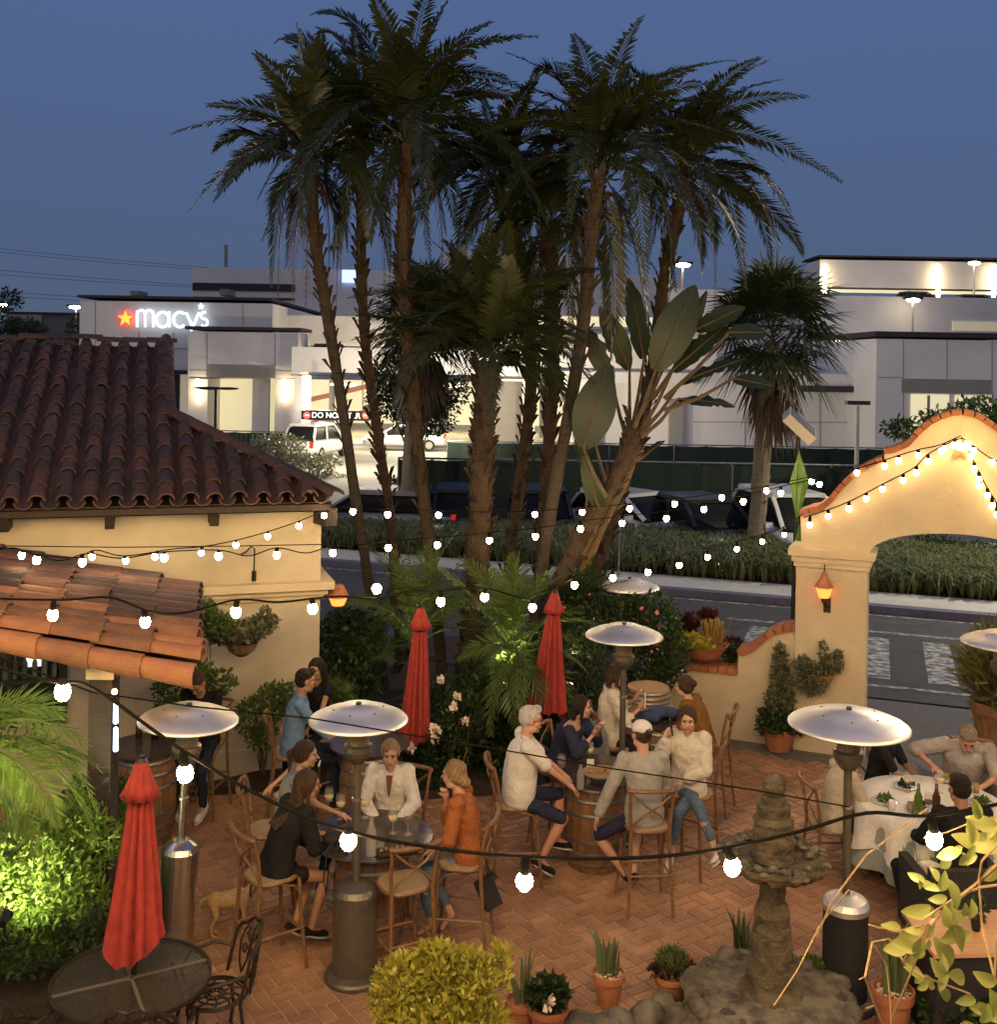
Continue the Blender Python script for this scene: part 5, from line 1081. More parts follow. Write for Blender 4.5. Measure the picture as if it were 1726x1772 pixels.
# unseen strings added overhead to light the patio, with far stronger bulbs
def offstring(label, a, b, n):
    a, b = Vector(a), Vector(b); t = thing('string_light', label, 'string light', a, group='festoon light strings'); mb = MB(); pts = []
    for i in range(25): q = i / 24; pts.append(a.lerp(b, q) + Vector((0, 0, -1.0 * 4 * q * (1 - q) * .35)))
    mb.tube(pts, .006, 6); mb.build('cable', cabm, t, world=True)
    for k in range(n):
        p = pts[int((k + .5) / n * 24)]; mb = MB(); mb.tube([p, p + Vector((0, 0, -.05))], .016, 8); mb.build('socket', cabm, t, world=True)
        mb = MB(); mb.ell(p + Vector((0, 0, -.085)), (.036, .036, .044), n=8, m=6); mb.build('bulb', bulbover, t, world=True, smooth=True)
offstring('unseen light string added overhead in front of the balcony, above the frame', (-4.2, 1.8, 6.9), (4.4, 2.6, 7.1), 16)
offstring('unseen light string added overhead on the right beyond the frame edge', (4.0, 3.4, 5.4), (8.4, 12.4, 4.6), 13)
offstring('unseen light string added overhead closest to the balcony', (-4.5, -.6, 6.6), (4.5, -.4, 6.5), 14)
offstring('second unseen light string added overhead in front of the balcony', (-5.0, 3.0, 6.9), (5.0, 3.6, 7.1), 18)
offstring('unseen light string added overhead on the left beyond the frame edge', (-3.2, 1.2, 5.6), (-6.4, 8.0, 4.2), 11)
# plain wires
for lab, l in (('thin black wire crossing the patio behind the thick string', [(-60, 1110, 5), (0, 1138, 5), (160, 1198, 5), (330, 1222, 5.1), (540, 1243, 5.2), (700, 1270, 5.3), (860, 1296, 5.4), (1060, 1330, 5.6), (1300, 1366, 5.8), (1470, 1396, 6)]), ('thin wire strung along the cream wall under the eaves', [(-40, 944, 11.4), (200, 947, 11.6), (400, 945, 12), (560, 942, 12.6)])):
    W = [P(*q) for q in l]; mb = MB(); mb.tube(W, .004 if 'patio' in lab else .006, 5); tag(mb.build('wire', cabm), lab, 'wire')
# flood lamp on the gateway, sconces, ground spotlights
def plight(parent, loc, e, col=(1, .62, .28), r=.04, spot=None, rot=None):
    d = bpy.data.lights.new('lamp_or_fill_light', 'SPOT' if spot else 'POINT'); d.energy = e; d.color = col; d.shadow_soft_size = r
    if spot: d.spot_size = R(spot); d.spot_blend = .6
    o = bpy.data.objects.new('lamp_or_fill_light', d); COL.objects.link(o); o.parent = parent; o.location = Vector(loc) - parent.location
    if rot: o.rotation_euler = rot
    return o
def aim(a, b): return (Vector(b) - Vector(a)).to_track_quat('-Z', 'Y').to_euler()
amber = mat('amber_glass', (1, .4, .1), rough=.4, emit=(1, .16, .03), es=3.2); flame = mat('sconce_flame', (1, .6, .3), emit=(1, .5, .2), es=30)
def sconce(label, c, rz, s=1.0, e=7, down=False):
    t = thing('wall_lantern', label, 'wall lamp', c, rz)
    mb = MB()
    if not down:
        mb.lathe([(.035, .20), (.045, .17), (.05, .16), (.115, .06), (.12, .04), (.11, .04)], n=6); mb.lathe([(.03, .205), (.03, .23)], n=6); mb.build('hood', terra, t)
        mb = MB(); mb.lathe([(.105, .04), (.065, -.09), (.04, -.09), (.098, .035)], n=6, close=False); mb.build('glass', amber, t)
        mb = MB(); mb.tube([(0, 0, .22), (0, 0, .31), (0, .12, .31)], .008, 6); mb.bar((-.09, .1, .27), (.09, .1, .27), .012, .012); mb.tube([(0, 0, -.09), (0, 0, -.13), (.03, .05, -.18), (.03, .14, -.22)], .035, 8); mb.box((.03, .13, -.2), (.09, .05, .2)); mb.build('bracket', darkwood, t)
        mb = MB(); mb.ell((0, -.0, -.01), (.022, .022, .045), n=8, m=6); mb.build('flame_bulb', flame, t)
    else:
        mb.lathe([(.06, .13), (.13, .0), (.135, -.02), (.12, 0)], n=10); mb.build('hood', terra, t)
        mb = MB(); mb.lathe([(.115, -.02), (.075, -.12), (.06, -.12)], n=10); mb.build('glass', amber, t)
    t.scale = (s,) * 3; return t
q = isect(1427, 1022, WC + WV * -.14, WV); sconce('lit amber lantern on the gateway pillar', q, WA)
sconce('lit red amber lantern on the far side of the cream wall corner', P(585, 1030, 13.3), 0, 1.0, down=True)
fl = thing('flood_lamp', 'bright flood lamp below the peak of the gateway, washing its face', 'flood lamp', on_arch(1660, 770) and isect(1662, 772, WC + WV * -.22, WV))
mb = MB(); mb.ell(fl.location, (.05, .05, .05)); mb.build('lamp_lens', mat('flood_glow', (1, .8, .4), emit=(1, .72, .3), es=60), fl, world=True)
mb = MB(); mb.tube([isect(1662, 772, WC, WV), fl.location + Vector((0, 0, .04))], .012, 6); mb.build('bracket', blackm, fl, world=True)
plight(fl, fl.location + WV * -.14 + Vector((0, 0, -.02)), 5, (1, .72, .25), .05)
def ground_spot(label, loc, tgt, e, col, size=80, lens=True):
    t = thing('ground_spotlight', label, 'spotlight', loc, group='garden spotlights'); loc = Vector(loc); d = (Vector(tgt) - loc).normalized()
    mb = MB(); mb.tube([loc + Vector((0, 0, -.12)), loc], .012, 6); mb.tube([loc - d * .06, loc + d * .05], [.03, .045], 10); mb.build('housing', blackm, t, world=True)
    mb = MB(); mb.tube([loc + d * .051, loc + d * .056], .04, 10); mb.build('lens', mat('spot_lens', (1, 1, .8), emit=col, es=20), t, world=True)
    plight(t, loc + d * .07, e, col, .03, size, aim(loc, tgt))
ground_spot('glaring ground spotlight hidden in the glowing shrub at the left edge', P(8, 1590, 8.0), P(60, 1480, 8.7), 90, (1, .95, .5), 120)
ground_spot('ground spotlight under the lit palm at the left edge', P(-60, 1480, 7.2), P(80, 1290, 7.8), 60, (1, .93, .5), 120)
ground_spot('ground spotlight among the palm trunks, right of the stout palm', P(870, 1190, 13.2) , P(905, 980, 13.9), 150, (.95, 1, .45), 75)
ground_spot('ground spotlight aimed up the left palm trunks', P(690, 1250, 13.4), P(690, 950, 15), 40, (1, .85, .45), 70)
ground_spot('ground spotlight in the verge aimed up the fan palm', P(1322, 975, 25.9), P(1322, 800, 27.2), 700, (1, .9, .7), 50)
ground_spot('ground spotlight in the verge left of the fan palm', P(1240, 985, 25.2), P(1200, 920, 29), 420, (1, .9, .6), 120)
ground_spot('ground spotlight in the verge seen through the gateway', P(1600, 1000, 24.6), P(1620, 930, 29), 260, (1, .9, .6), 120)
ground_spot('ground spotlight lifting the banana stem, by the right umbrella', P(985, 1190, 13.6), P(1080, 760, 15), 55, (1, .72, .4), 60)
# festoon of amber bulbs and blue tubes on the awning post
tl = thing('post_light', 'column of glowing blue white tubes hung beside the awning post', 'light', P(200, 1300, 9.0))
mb = MB()
for y0, y1 in ((1218, 1248), (1262, 1296)): mb.cap(P(200, y0, 9.0), P(200, y1, 9.0), .020, .024, 8); 
mb.build('glow_tube', mat('blue_tube_glow', (.6, .7, 1), emit=(.45, .62, 1), es=7), tl, world=True)
mb = MB(); mb.tube([P(199, 1150, 9.02), P(199, 1330, 9.02)], .005, 5); mb.build('cord', cabm, tl, world=True)
for y in (1153, 1197):
    mb = MB(); mb.ell(P(198, y, 8.98), .024, n=8, m=6); mb.build('bulb', mat('orange_bulb_glow', (1, .5, .3), emit=(1, .42, .16), es=25), tl, world=True)
# ------------------------------------------------------------------ patio heaters
def heater(label, x, yfoot, D, ztop, wd, tankh, tankr, mt, mp, lean=(0, 0), base=.24, cover=None, ztanktop=None):
    b = G(x, yfoot) if D is None else Vector((P(x, 1000, D).x, D, 0)); b.z = .02; t = thing('patio_heater', label, 'patio heater', b, group='mushroom shaped patio heaters')
    r = wd / 2; zt = ztop; za = ztop - .40
    mb = MB(); mb.lathe([(base * .98, 0), (base, .03), (base * .95, .05), (tankr * 1.02, .07)], n=28); mb.build('base', mp, t, smooth=False)
    mb = MB(); mb.lathe([(tankr, .07), (tankr, tankh - .04), (tankr * .97, tankh - .04)], n=28); tk = mb.build('tank_cover', cover or mt, t)
    mb = MB(); mb.lathe([(tankr * 1.04, tankh - .05), (tankr * 1.04, tankh - .01), (tankr * .9, tankh + .03), (.07, tankh + .07), (.045, tankh + .07)], n=28); mb.build('tank_lid', mt, t)
    mb = MB(); mb.tube([(0, 0, tankh), (0, 0, za)], .032, 14); mb.build('pole', mp, t)
    if 1:
        mb = MB(); mb.tube([(.0, 0, za - .36), (0, 0, za - .34)], .042, 12); mb.build('collar', steel, t)
    mb = MB(); mb.lathe([(.055, za - .06), (.10, za), (.115, za + .04), (.115, za + .08), (.09, za + .09)], n=20); mb.build('burner_housing', mp, t)
    mb = MB(); mb.lathe([(.085, za + .09), (.095, zt - .16), (.05, zt - .15)], n=20); mb.build('burner_screen', mat_screen, t)
    mb = MB(); n = 40; prof = [(.001, zt), (r * .40, zt - .010), (r * .42, zt - .022), (r * .72, zt - .055), (r * .95, zt - .098), (r, zt - .118), (r, zt - .126), (r * .94, zt - .110), (r * .7, zt - .068), (r * .4, zt - .035), (.001, zt - .025)]
    mb.lathe(prof, n=n, close=False); d = mb.build('dome_reflector', domem, t, smooth=False)
    d.data.polygons.foreach_set('use_smooth', [True] * len(d.data.polygons))
    for k in range(6):
        a = k * math.pi / 3 + .3; bm_ = MB(); bm_.tube([(r * .5 * math.cos(a), r * .5 * math.sin(a), zt - .045), (r * .5 * math.cos(a), r * .5 * math.sin(a), zt - .026)], .0075, 6); bm_.build('bolt', blackm, d)
    mb = MB(); mb.tube([(0, 0, zt), (0, 0, zt + .02)], .022, 8); mb.build('top_nut', blackm, t)
    t.rotation_euler = (R(lean[0]), R(lean[1]), 0); return t
mat_screen = mat('burner_mesh', (.30, .25, .17), (.16, .13, .09), rough=.5, metal=.7, scale=60, bump=.5, bscale=200)
for a in (0,):
    heater('bronze patio heater in the centre foreground, its dome over the blonde woman in white', 613, 1695, None, 2.17, .79, .70, .175, bronze, bronze)
    heater('brass patio heater with a leaning shiny pole, left of the red umbrella table', 300, 1670, None, 2.09, .80, .93, .145, steel, steel, lean=(0, 2.6))
    heater('patio heater with a black tank cover behind the stone fountain', 1474, 1740, 8.5, 2.27, .92, .78, .17, domem, bronze, cover=blackc)
    heater('patio heater standing behind the man in the white cap', 1082, 1480, 11.4, 2.22, .81, .75, .17, bronze, bronze)
    heater('patio heater furthest back with a dark dome in front of the street', 1090, 1300, 14.9, 2.02, .82, .75, .17, bronze, steel)
    heater('patio heater cut off by the right edge above the bearded man', 1739, 1480, 11.2, 2.26, .82, .75, .17, bronze, bronze)
# ------------------------------------------------------------------ closed red umbrellas
def umbrella(label, b, z0, z1, rmax, lean=0, nfold=9, seed=1, ph=0):
    t = thing('closed_umbrella', label, 'umbrella', b, group='closed red patio umbrellas'); rd = random.Random(seed); H = z1 - z0
    mb = MB(); mb.tube([(0, 0, 0), (0, 0, z1 - .05)], .02, 10); mb.build('pole', blackm, t)
    mb = MB(); n = 108; prof = []
    zv = z1 - .27
    for i in range(15): q = i / 14; prof.append((.075 + (rmax - .075) * (q ** .95), zv - (zv - z0) * q))
    def fold(r, z, a):
        q = (zv - z) / (zv - z0); k = nfold * a + ph + .35 * math.sin(2 * a + seed) + .25 * q * math.sin(a * 3 + seed * 2); f = abs(math.sin(k / 2)) ** .8 * (.75 + .25 * math.sin(4 * a + seed)); tw = .14 * math.sin(3 * a + 2 + seed) + .03 * math.sin(20 * z + 5 * a) 
        rr = r * (.58 + .50 * f + tw * q); zz = z - (.10 * q * (1 - f)) * (q > .9) + .07 * math.sin(2 * a + 1 + seed) * max(0, q - .8) * 5
        return rr, zz
    mb.lathe(prof, n=n, fn=fold, close=False); mb.lathe([(r * .93, z) for r, z in prof], n=n, fn=fold, close=False); mb.build('canopy', umbm, t, smooth=True)
    mb = MB(); prof = [(.030, z1), (.045, z1 - .02), (.068, z1 - .10), (.092, z1 - .18), (.120, z1 - .26), (.108, z1 - .255), (.07, z1 - .1)]
    mb.lathe(prof, n=64, fn=lambda r, z, a: (r * (.92 + .22 * abs(math.sin(4 * a + ph)) * ((z1 - z) / .27)), z + .02 * abs(math.sin(4 * a + ph)) * ((z1 - z) / .27)), close=False); mb.build('top_valance', umbm, t, smooth=True)
    mb = MB(); mb.ell((0, 0, z1 + .02), (.022, .022, .03)); mb.lathe([(.045, z1 - .01), (.03, z1 + .015), (.001, z1 + .02)], n=12); mb.build('finial', blackm, t)
    t.rotation_euler = (0, R(lean), 0); return t
umbrella('closed red umbrella rising from the round metal table at the left', Vector((G(227, 1690, .73).x, G(227, 1690, .73).y, 0)), .97, 2.20, .195, 1.2, seed=1, ph=.4)
bu = P(718, 1285, 12.6); umbrella('closed red umbrella in the bed left of the stout palm', Vector((bu.x, 12.6, 0)), .62, 2.12, .19, 1.3, seed=2, ph=1.4)
bu = P(948, 1250, 12.9); umbrella('closed red umbrella behind the white haired man, right of the palms', Vector((bu.x, 12.9, 0)), .88, 2.26, .235, 1.5, seed=3, ph=2.3)
# ------------------------------------------------------------------ barrels and tables
def barrel_thing(name, label, cat, b, H, r, glass=0, top=None, group='oak wine barrels used as tables', light=False, hoops=(.1, .22, .36, .64, .78, .9), glm=None):
    t = thing(name, label, cat, b, group=group); m = barrelw if not light else mat('pale_barrel_wood', (.42, .27, .13), (.28, .17, .08), rough=.7, scale=5, stretch=(6, 6, .6), bump=.3)
    rr = lambda q: r * (.84 + .16 * math.sin(math.pi * q) ** .8); n = 44
    mb = MB(); mb.lathe([(rr(i / 12), H * i / 12) for i in range(13)], n=n, fn=lambda r_, z, a: (r_ * (1 - .012 * (abs(math.sin(a * 11)) < .25)), z), close=True); mb.build('staves', m, t)
    mb = MB(); mb.lathe([(.001, H - .03), (rr(1) * .93, H - .03)], n=n, close=False); mb.build('head', m, t)
    for q in hoops:
        mb = MB(); mb.lathe([(rr(q - .02) + .004, H * q - .02), (rr(q) + .008, H * q), (rr(q + .02) + .004, H * q + .02)], n=n, close=False); mb.build('hoop', hoopm, t)
    if glass:
        mb = MB(); mb.lathe([(.001, H + .008), (glass, H + .008), (glass, H + .020), (.001, H + .020)], n=48, close=False); mb.build('glass_top', glm or tglass, t, smooth=False)
    return t
TA = G(642, 1448, .92); TA.z = .02; TA.y = 9.28
barrel_thing('barrel_table', 'wine barrel table with a round glass top ringed by four women', 'table', TA, .89, .31, .52)
TB = Vector((G(1034, 1345, .92).x, 10.82, .02)); barrel_thing('barrel_table', 'wine barrel table with a glass top beside the man in the white cap', 'table', TB, .89, .31, .46)
TC = Vector((P(252, 1300, 11.2).x, 11.2, .02)); barrel_thing('barrel_table', 'wine barrel table by the awning post, beside the man in black', 'table', TC, .93, .31, .40)
TD = Vector((P(640, 1300, 11.4).x, 11.4, .02)); barrel_thing('barrel_table', 'wine barrel table beside the man in the blue shirt', 'table', TD, .93, .31, .42)
TE = Vector((P(1143, 1270, 12.4).x, 12.4, .02)); barrel_thing('barrel_table', 'small barrel table hidden behind the woman on the phone', 'table', TE, .90, .27, .34)
TF = Vector((P(1122, 1200, 13.4).x, 13.4, .3)); barrel_thing('wine_barrel', 'pale wine barrel standing against the garden wall', 'barrel', TF, .72, .30, light=True, hoops=(.8, .87, .95), group=None)
# things on the tables
def put(name, label, cat, prof, x, y, z, m, group=None, D=None, parts=()):
    c = P(x, y, D) if D else G(x, y, z); t = thing(name, label, cat, c, group=group); mb = MB(); mb.lathe(prof, n=14, close=False); mb.build('bowl' if 'glass' in name else 'body', m, t, smooth=True)
    for nm, pr, mm in parts: mb = MB(); mb.lathe(pr, n=12); mb.build(nm, mm, t, smooth=True)
    return t
wine_w = mat('white_wine', (.75, .6, .25), rough=.1, emit=(.8, .6, .25), es=.03); wine_r = mat('red_wine', (.09, .008, .012), rough=.1)  # faint glow put into the white wine colour
gl = mat('thin_glass', (.6, .58, .52), rough=.08, alpha=.2); ZA = .945
bottle_g = mat('green_bottle', (.10, .16, .02), (.06, .10, .01), rough=.1, coat=1, scale=6); bottle_b = mat('brown_bottle', (.09, .04, .012), rough=.1, coat=1)
def wineglass(label, x, y, z, wine, s=1.0, D=None):
    return put('wine_glass', label, 'wine glass', [(.030 * s, .10 * s), (.042 * s, .14 * s), (.040 * s, .17 * s), (.034 * s, .215 * s)], x, y, z, gl, 'wine glasses on the tables', D,
        (('foot', [(.034 * s, 0), (.034 * s, .004), (.005, .006), (.004, .095 * s), (.012, .10 * s)], gl), ('wine', [(.004, .10 * s), (.030 * s, .112 * s), (.039 * s, .14 * s), (.038 * s, .143 * s)], wine)))
wineglass('glass of white wine nearest the woman with sunglasses', 569, 1405, ZA, wine_w); wineglass('white wine glass next to the dark handbag on the glass table', 589, 1417, ZA, wine_w)
wineglass('white wine glass in front of the blonde woman in white', 632, 1415, ZA, wine_w); wineglass('white wine glass nearest the board of food', 680, 1442, ZA, wine_w); wineglass('red wine glass nearest the woman in rust', 706, 1444, ZA, wine_r)
put('water_bottle', 'clear water bottle standing on the glass table of four women', 'bottle', [(.001, 0), (.042, 0), (.044, .02), (.044, .20), (.02, .25), (.015, .31), (.001, .31)], 642, 1480, ZA, gl)
put('water_bottle', 'clear water bottle on the table in front of the white haired man', 'bottle', [(.001, 0), (.035, 0), (.036, .02), (.036, .15), (.015, .2), (.012, .23), (.001, .23)], 1005, 1365, ZA, gl)
wineglass('empty wine glass before the woman in navy', 972, 1345, ZA, wine_r); wineglass('pale drink held near the woman in navy', 1021, 1320, ZA + .0, wine_w)
fb_ = thing('food_board', 'dark board of small snacks on the glass table, right side', 'food board', G(688, 1474, ZA)); mb = MB(); mb.box((0, 0, .012), (.34, .13, .02), rz=R(20)); mb.build('board', darkwood, fb_)
rd = random.Random(3)
for k in range(7): mb = MB(); mb.ell(Matrix.Rotation(R(20), 3, 'Z') @ Vector((-.14 + k * .046, rd.uniform(-.03, .03), .035)), (.018, .018, .014), n=8, m=5); mb.build('snack', mat('snack', (.12, .05, .03), (.3, .2, .08), island=True, rough=.6), fb_)
hb = thing('handbag', 'dark round handbag lying on the glass table', 'handbag', G(580, 1462, ZA)); mb = MB(); mb.ell((0, 0, .055), (.11, .08, .055)); mb.build('bag_body', blackc, hb, smooth=True); mb = MB(); mb.tube([(.02, -.07, .08), (-.04, -.16, .02), (-.06, -.2, -.2), (-.04, -.2, -.3), (-.02, -.19, -.1), (.05, -.07, .07)], .007, 6); mb.build('strap', blackc, hb)
fp = thing('serving_bowl', 'wide wooden board of food on a blue bowl between the two couples', 'bowl', G(1040, 1350, ZA)); mb = MB(); mb.lathe([(.001, 0), (.10, 0), (.15, .06), (.14, .06), (.09, .01)], n=20); mb.build('bowl', mat('blue_glaze', (.04, .08, .16), (.10, .14, .2), rough=.2, coat=1), fp)
mb = MB(); mb.lathe([(.001, .07), (.17, .07), (.175, .085), (.001, .088)], n=24); mb.build('board', woven, fp); mb = MB(); rd = random.Random(5)
for k in range(9): mb.ell((rd.uniform(-.1, .1), rd.uniform(-.08, .08), .10), (.035, .025, .018), n=8, m=5)
mb.build('food', mat('bread_food', (.45, .24, .09), (.25, .08, .03), island=True, rough=.7), fp)
mc = thing('menu_card', 'small cream table card standing by the wooden board', 'card', G(1022, 1335, ZA)); mb = MB(); mb.box((0, 0, .06), (.07, .012, .12)); mb.build('card', cloth_w, mc)
nk = thing('blue_jacket', 'navy jacket heaped on the small barrel table behind the man in the cap', 'jacket', (TE.x, TE.y, .94)); mb = MB(); rd = random.Random(2)
for k in range(10): mb.ell((rd.uniform(-.16, .14), rd.uniform(-.12, .1), rd.uniform(.03, .09)), (rd.uniform(.07, .12), .08, .05))
jb = mb.build('cloth', mat('blue_fabric', (.05, .07, .17), (.035, .05, .12), rough=.9, bump=.5), nk, smooth=True)
for x, y, h in ((253, 1240, .22), (262, 1245, .26)): pass
put('lidded_bottle', 'short dark bottle on the barrel table behind the umbrella tip', 'bottle', [(.001, 0), (.035, 0), (.035, .14), (.015, .18), (.015, .22), (.001, .22)], 240, 1275, .97, bottle_b)
put('lidded_bottle', 'dark bottle nearer the man in black on the barrel table', 'bottle', [(.001, 0), (.04, 0), (.04, .16), (.018, .2), (.018, .24), (.001, .24)], 268, 1278, .97, blackm)
# ------------------------------------------------------------------ dining table at the right
TR = Vector((P(1612, 1390, 10.55).x, 10.55, .02)); dt = thing('dining_table', 'round dining table under a white cloth and blue grey undercloth, right side', 'table', TR, group=None)
mb = MB(); mb.lathe([(.001, .725), (.70, .725), (.70, .745), (.001, .745)], n=40); mb.build('table_top', chairwood, dt); mb = MB(); mb.lathe([(.28, 0), (.28, .03), (.06, .06), (.05, .72)], n=20); mb.build('pedestal', darkwood, dt)
def cloth(rt, z0, z1, seed, sq=0, amp=.06, nf=12):
    mb = MB(); rd = random.Random(seed); N = 96; vs = []; prof = [(0, z0), (rt * .5, z0), (rt - .02, z0), (rt, z0 - .012), (rt + .01, z0 - .1), (rt + .03, z0 - .25), (rt + .05, z1)]
    for (r, z) in prof:
        for j in range(N):
            a = 2 * math.pi * j / N; k = max(0, (z0 - z) / (z0 - z1)); rr = r + amp * k * math.sin(nf * a + math.sin(a * 3) * 2) * (r > 0)
            zz = z - (sq * k * abs(math.cos(2 * a + .6))) ; vs.append((rr * math.cos(a), rr * math.sin(a), zz))
    mb.add(vs, [(i * N + j, i * N + (j + 1) % N, (i + 1) * N + (j + 1) % N, (i + 1) * N + j) for i in range(len(prof) - 1) for j in range(N)]); return mb
tc_ = cloth(.715, .765, .46, 3, .16).build('tablecloth', cloth_w, None, smooth=True); tc_.location = TR; tag(tc_, 'white linen cloth draped over the round dining table', 'tablecloth')
tc_ = cloth(.708, .755, .25, 5, .05).build('tablecloth', mat('grey_linen', (.30, .32, .30), (.24, .26, .25), rough=.9, scale=10, bump=.3), None, smooth=True); tc_.location = TR; tag(tc_, 'longer grey undercloth hanging below the white linen cloth', 'tablecloth')
ZR_ = .79
plate = [(.001, 0), (.08, .002), (.125, .016), (.125, .02), (.08, .008), (.001, .006)]
china = mat('white_china', (.75, .72, .66), rough=.15, coat=.6)
for k, (x, y, lab) in enumerate(((1532, 1388, 'dinner plate with salad nearest the man in the polo shirt'), (1568, 1362, 'plate under the hands of the man in the dark shirt'), (1640, 1350, 'plate in front of the bearded man'), (1700, 1392, 'plate at the right edge of the dining table'), (1592, 1400, 'small plate with lemon beside the green bottle'))):
    t = put('dinner_plate', lab, 'plate', plate, x, y, ZR_, china, 'plates on the dining table')
    V, Fq = leaves([(0, 0, .03, .05, .05, .02)], 60, .05, k, asp=.6); np_mesh('food', V, Fq, (L_mid, L_dark, L_gold)[k % 3], t)
for x, y, m, lab in ((1590, 1412, bottle_g, 'green wine bottle standing on the white cloth'), (1621, 1412, bottle_b, 'brown wine bottle right of the green one')):
    put('wine_bottle', lab, 'bottle', [(.001, 0), (.037, 0), (.038, .02), (.038, .18), (.016, .235), (.014, .30), (.001, .30)], x, y, ZR_, m, None)
wineglass('red wine glass between the two wine bottles', 1607, 1412, ZR_, wine_r); wineglass('empty stemmed glass behind the green bottle', 1571, 1370, ZR_, wine_w, .9); wineglass('tall beer glass in front of the bearded man', 1628, 1372, ZR_, wine_w, 1.0)
for x, y, lab in ((1577, 1405, 'amber tumbler left of the green bottle'), (1545, 1402, 'white cup on the edge of the cloth'), (1690, 1372, 'tumbler near the right edge of the cloth')):
    put('tumbler', lab, 'glass', [(.001, 0), (.028, 0), (.034, .09), (.03, .09), (.025, .01)], x, y, ZR_, china if 'cup' in lab else woven, 'tumblers on the dining table')
# low wooden table and planter box in the bottom right corner
T2 = thing('side_table', 'pale timber topped table with black sides in the bottom right corner', 'table', G(1660, 1640, 0)); c0 = G(1562, 1576, .75); c1 = G(1740, 1574, .75); c2 = G(1770, 1648, .75); c3 = G(1618, 1652, .75)
mb = MB(); mb.add([c + Vector((0, 0, dz)) for dz in (0, -.03) for c in (c0, c1, c2, c3)], [(3, 2, 1, 0), (4, 5, 6, 7), (0, 1, 5, 4), (1, 2, 6, 5), (2, 3, 7, 6), (3, 0, 4, 7)]); mb.build('table_top', mat('pale_table_wood', (.62, .36, .18), (.5, .28, .14), rough=.35, scale=4, stretch=(1, 12, 1)), T2, world=True)
mb = MB(); ins = lambda c: c.lerp((c0 + c2) / 2, .08); mb.add([Vector((ins(c).x, ins(c).y, z)) for z in (.715, .02) for c in (c0, c1, c2, c3)], [(0, 1, 5, 4), (1, 2, 6, 5), (2, 3, 7, 6), (3, 0, 4, 7)]); mb.build('side_panel', blackc, T2, world=True)
pot('tiny dark pot with a twiggy plant on the pale timber table', 1690, 1610, .10, .045, [tuft([(0, 0, .06, .06, .06)], 120, .05, L_dark, 33)], z0=.752, m=blackm)
# ------------------------------------------------------------------ chairs
def cross_chair(name, label, cat, seat=.75, back=1.14, group='cross backed bar stools', woodm=chairwood, rung=True):
    t = thing(name, label, cat, (0, 0, 0), group=group); W = .20; r = .0165     # faces +X
    mb = MB(); mb.lathe([(.001, seat - .02), (.19, seat - .022), (.205, seat - .01), (.20, seat + .004), (.001, seat + .010)], n=24, fn=lambda q, z, a: (q * (1 + .06 * math.cos(4 * a + math.pi)), z)); mb.build('seat', woven, t)
    mb = MB(); mb.lathe([(.207, seat - .03), (.216, seat - .012), (.207, seat + .002), (.195, seat - .02)], n=24, fn=lambda q, z, a: (q * (1 + .06 * math.cos(4 * a + math.pi)), z), close=False); mb.build('seat_frame', woodm, t)
    for s in (-1, 1):
        mb = MB(); mb.tube([(.17, s * .165, seat - .02), (.19, s * .185, seat * .5), (.225, s * .215, 0)], [r, r, r * .85], 8); mb.build('leg', woodm, t)
        mb = MB(); mb.tube([(-.25, s * .205, 0), (-.205, s * .185, seat * .5), (-.18, s * .175, seat), (-.20, s * .19, seat + .2), (-.245, s * .20, back)], [r * .85, r, r * 1.05, r, r], 8); mb.build('leg', woodm, t)
    mb = MB(); pts = [(-.245 - .05 * math.cos(a) + .0, .215 * math.sin(a), back) for a in [R(q) for q in range(-90, 91, 15)]]; mb.tube(pts, .020, 8); mb.build('top_rail', woodm, t)
    for s in (-1, 1):
        mb = MB(); mb.tube([(-.19, -s * .17, seat + .05), (-.225, -s * .07, seat + .5 * (back - seat) - .04), (-.265, s * .07, seat + .5 * (back - seat) + .06), (-.255, s * .185, back - .03)], .0105, 6); mb.build('cross_slat', woodm, t)
    if rung:
        for (a, b, z) in (((.205, -.2), (.205, .2), .30 * seat / .75 if seat > .6 else .2), ((-.22, -.195), (-.22, .195), .36 * seat / .75), ((-.215, -.19), (.2, -.2), .33 * seat / .75 if seat > .6 else .18), ((-.215, .19), (.2, .2), .33 * seat / .75 if seat > .6 else .18)):
            mb = MB(); mb.tube([(a[0], a[1], z), (b[0], b[1], z)], .0115, 6); mb.build('stretcher', woodm, t)
        for s in (-1, 1):
            mb = MB(); mb.tube([(.19, s * .18, seat - .17), (.12, s * .185, seat - .07), (.0, s * .185, seat - .035)], .009, 6); mb.build('brace', woodm, t)
    return t
stool0 = cross_chair('bar_stool', 'x', 'bar stool'); used = [False]
def stool(label, x, y, z, D, rz, s=1.0):
    loc = Vector((P(x, y, D).x, D, .02))
    if not used[0]: o = stool0; used[0] = True; o.location = loc; o.rotation_euler = (0, 0, R(rz)); tag(o, label)
    else: o = dup(stool0, loc, R(rz), label)
    return o
STOOLS = dict(p4=(470, 8.9, 38), p5=(470, 9.75, 8), p6=(690, 9.98, -110), p7=(802, 9.2, 172), empty=(700, 8.78, 118), p8=(893, 10.45, 8), p9=(968, 11.3, -35), p11=(1118, 10.0, 96), p12=(1196, 10.75, -125), p13=(1226, 12.2, 155), p10=(1062, 12.1, 5), p1=(352, 11.9, -100), p2=(503, 11.65, 12), p3=(560, 12.2, -50))
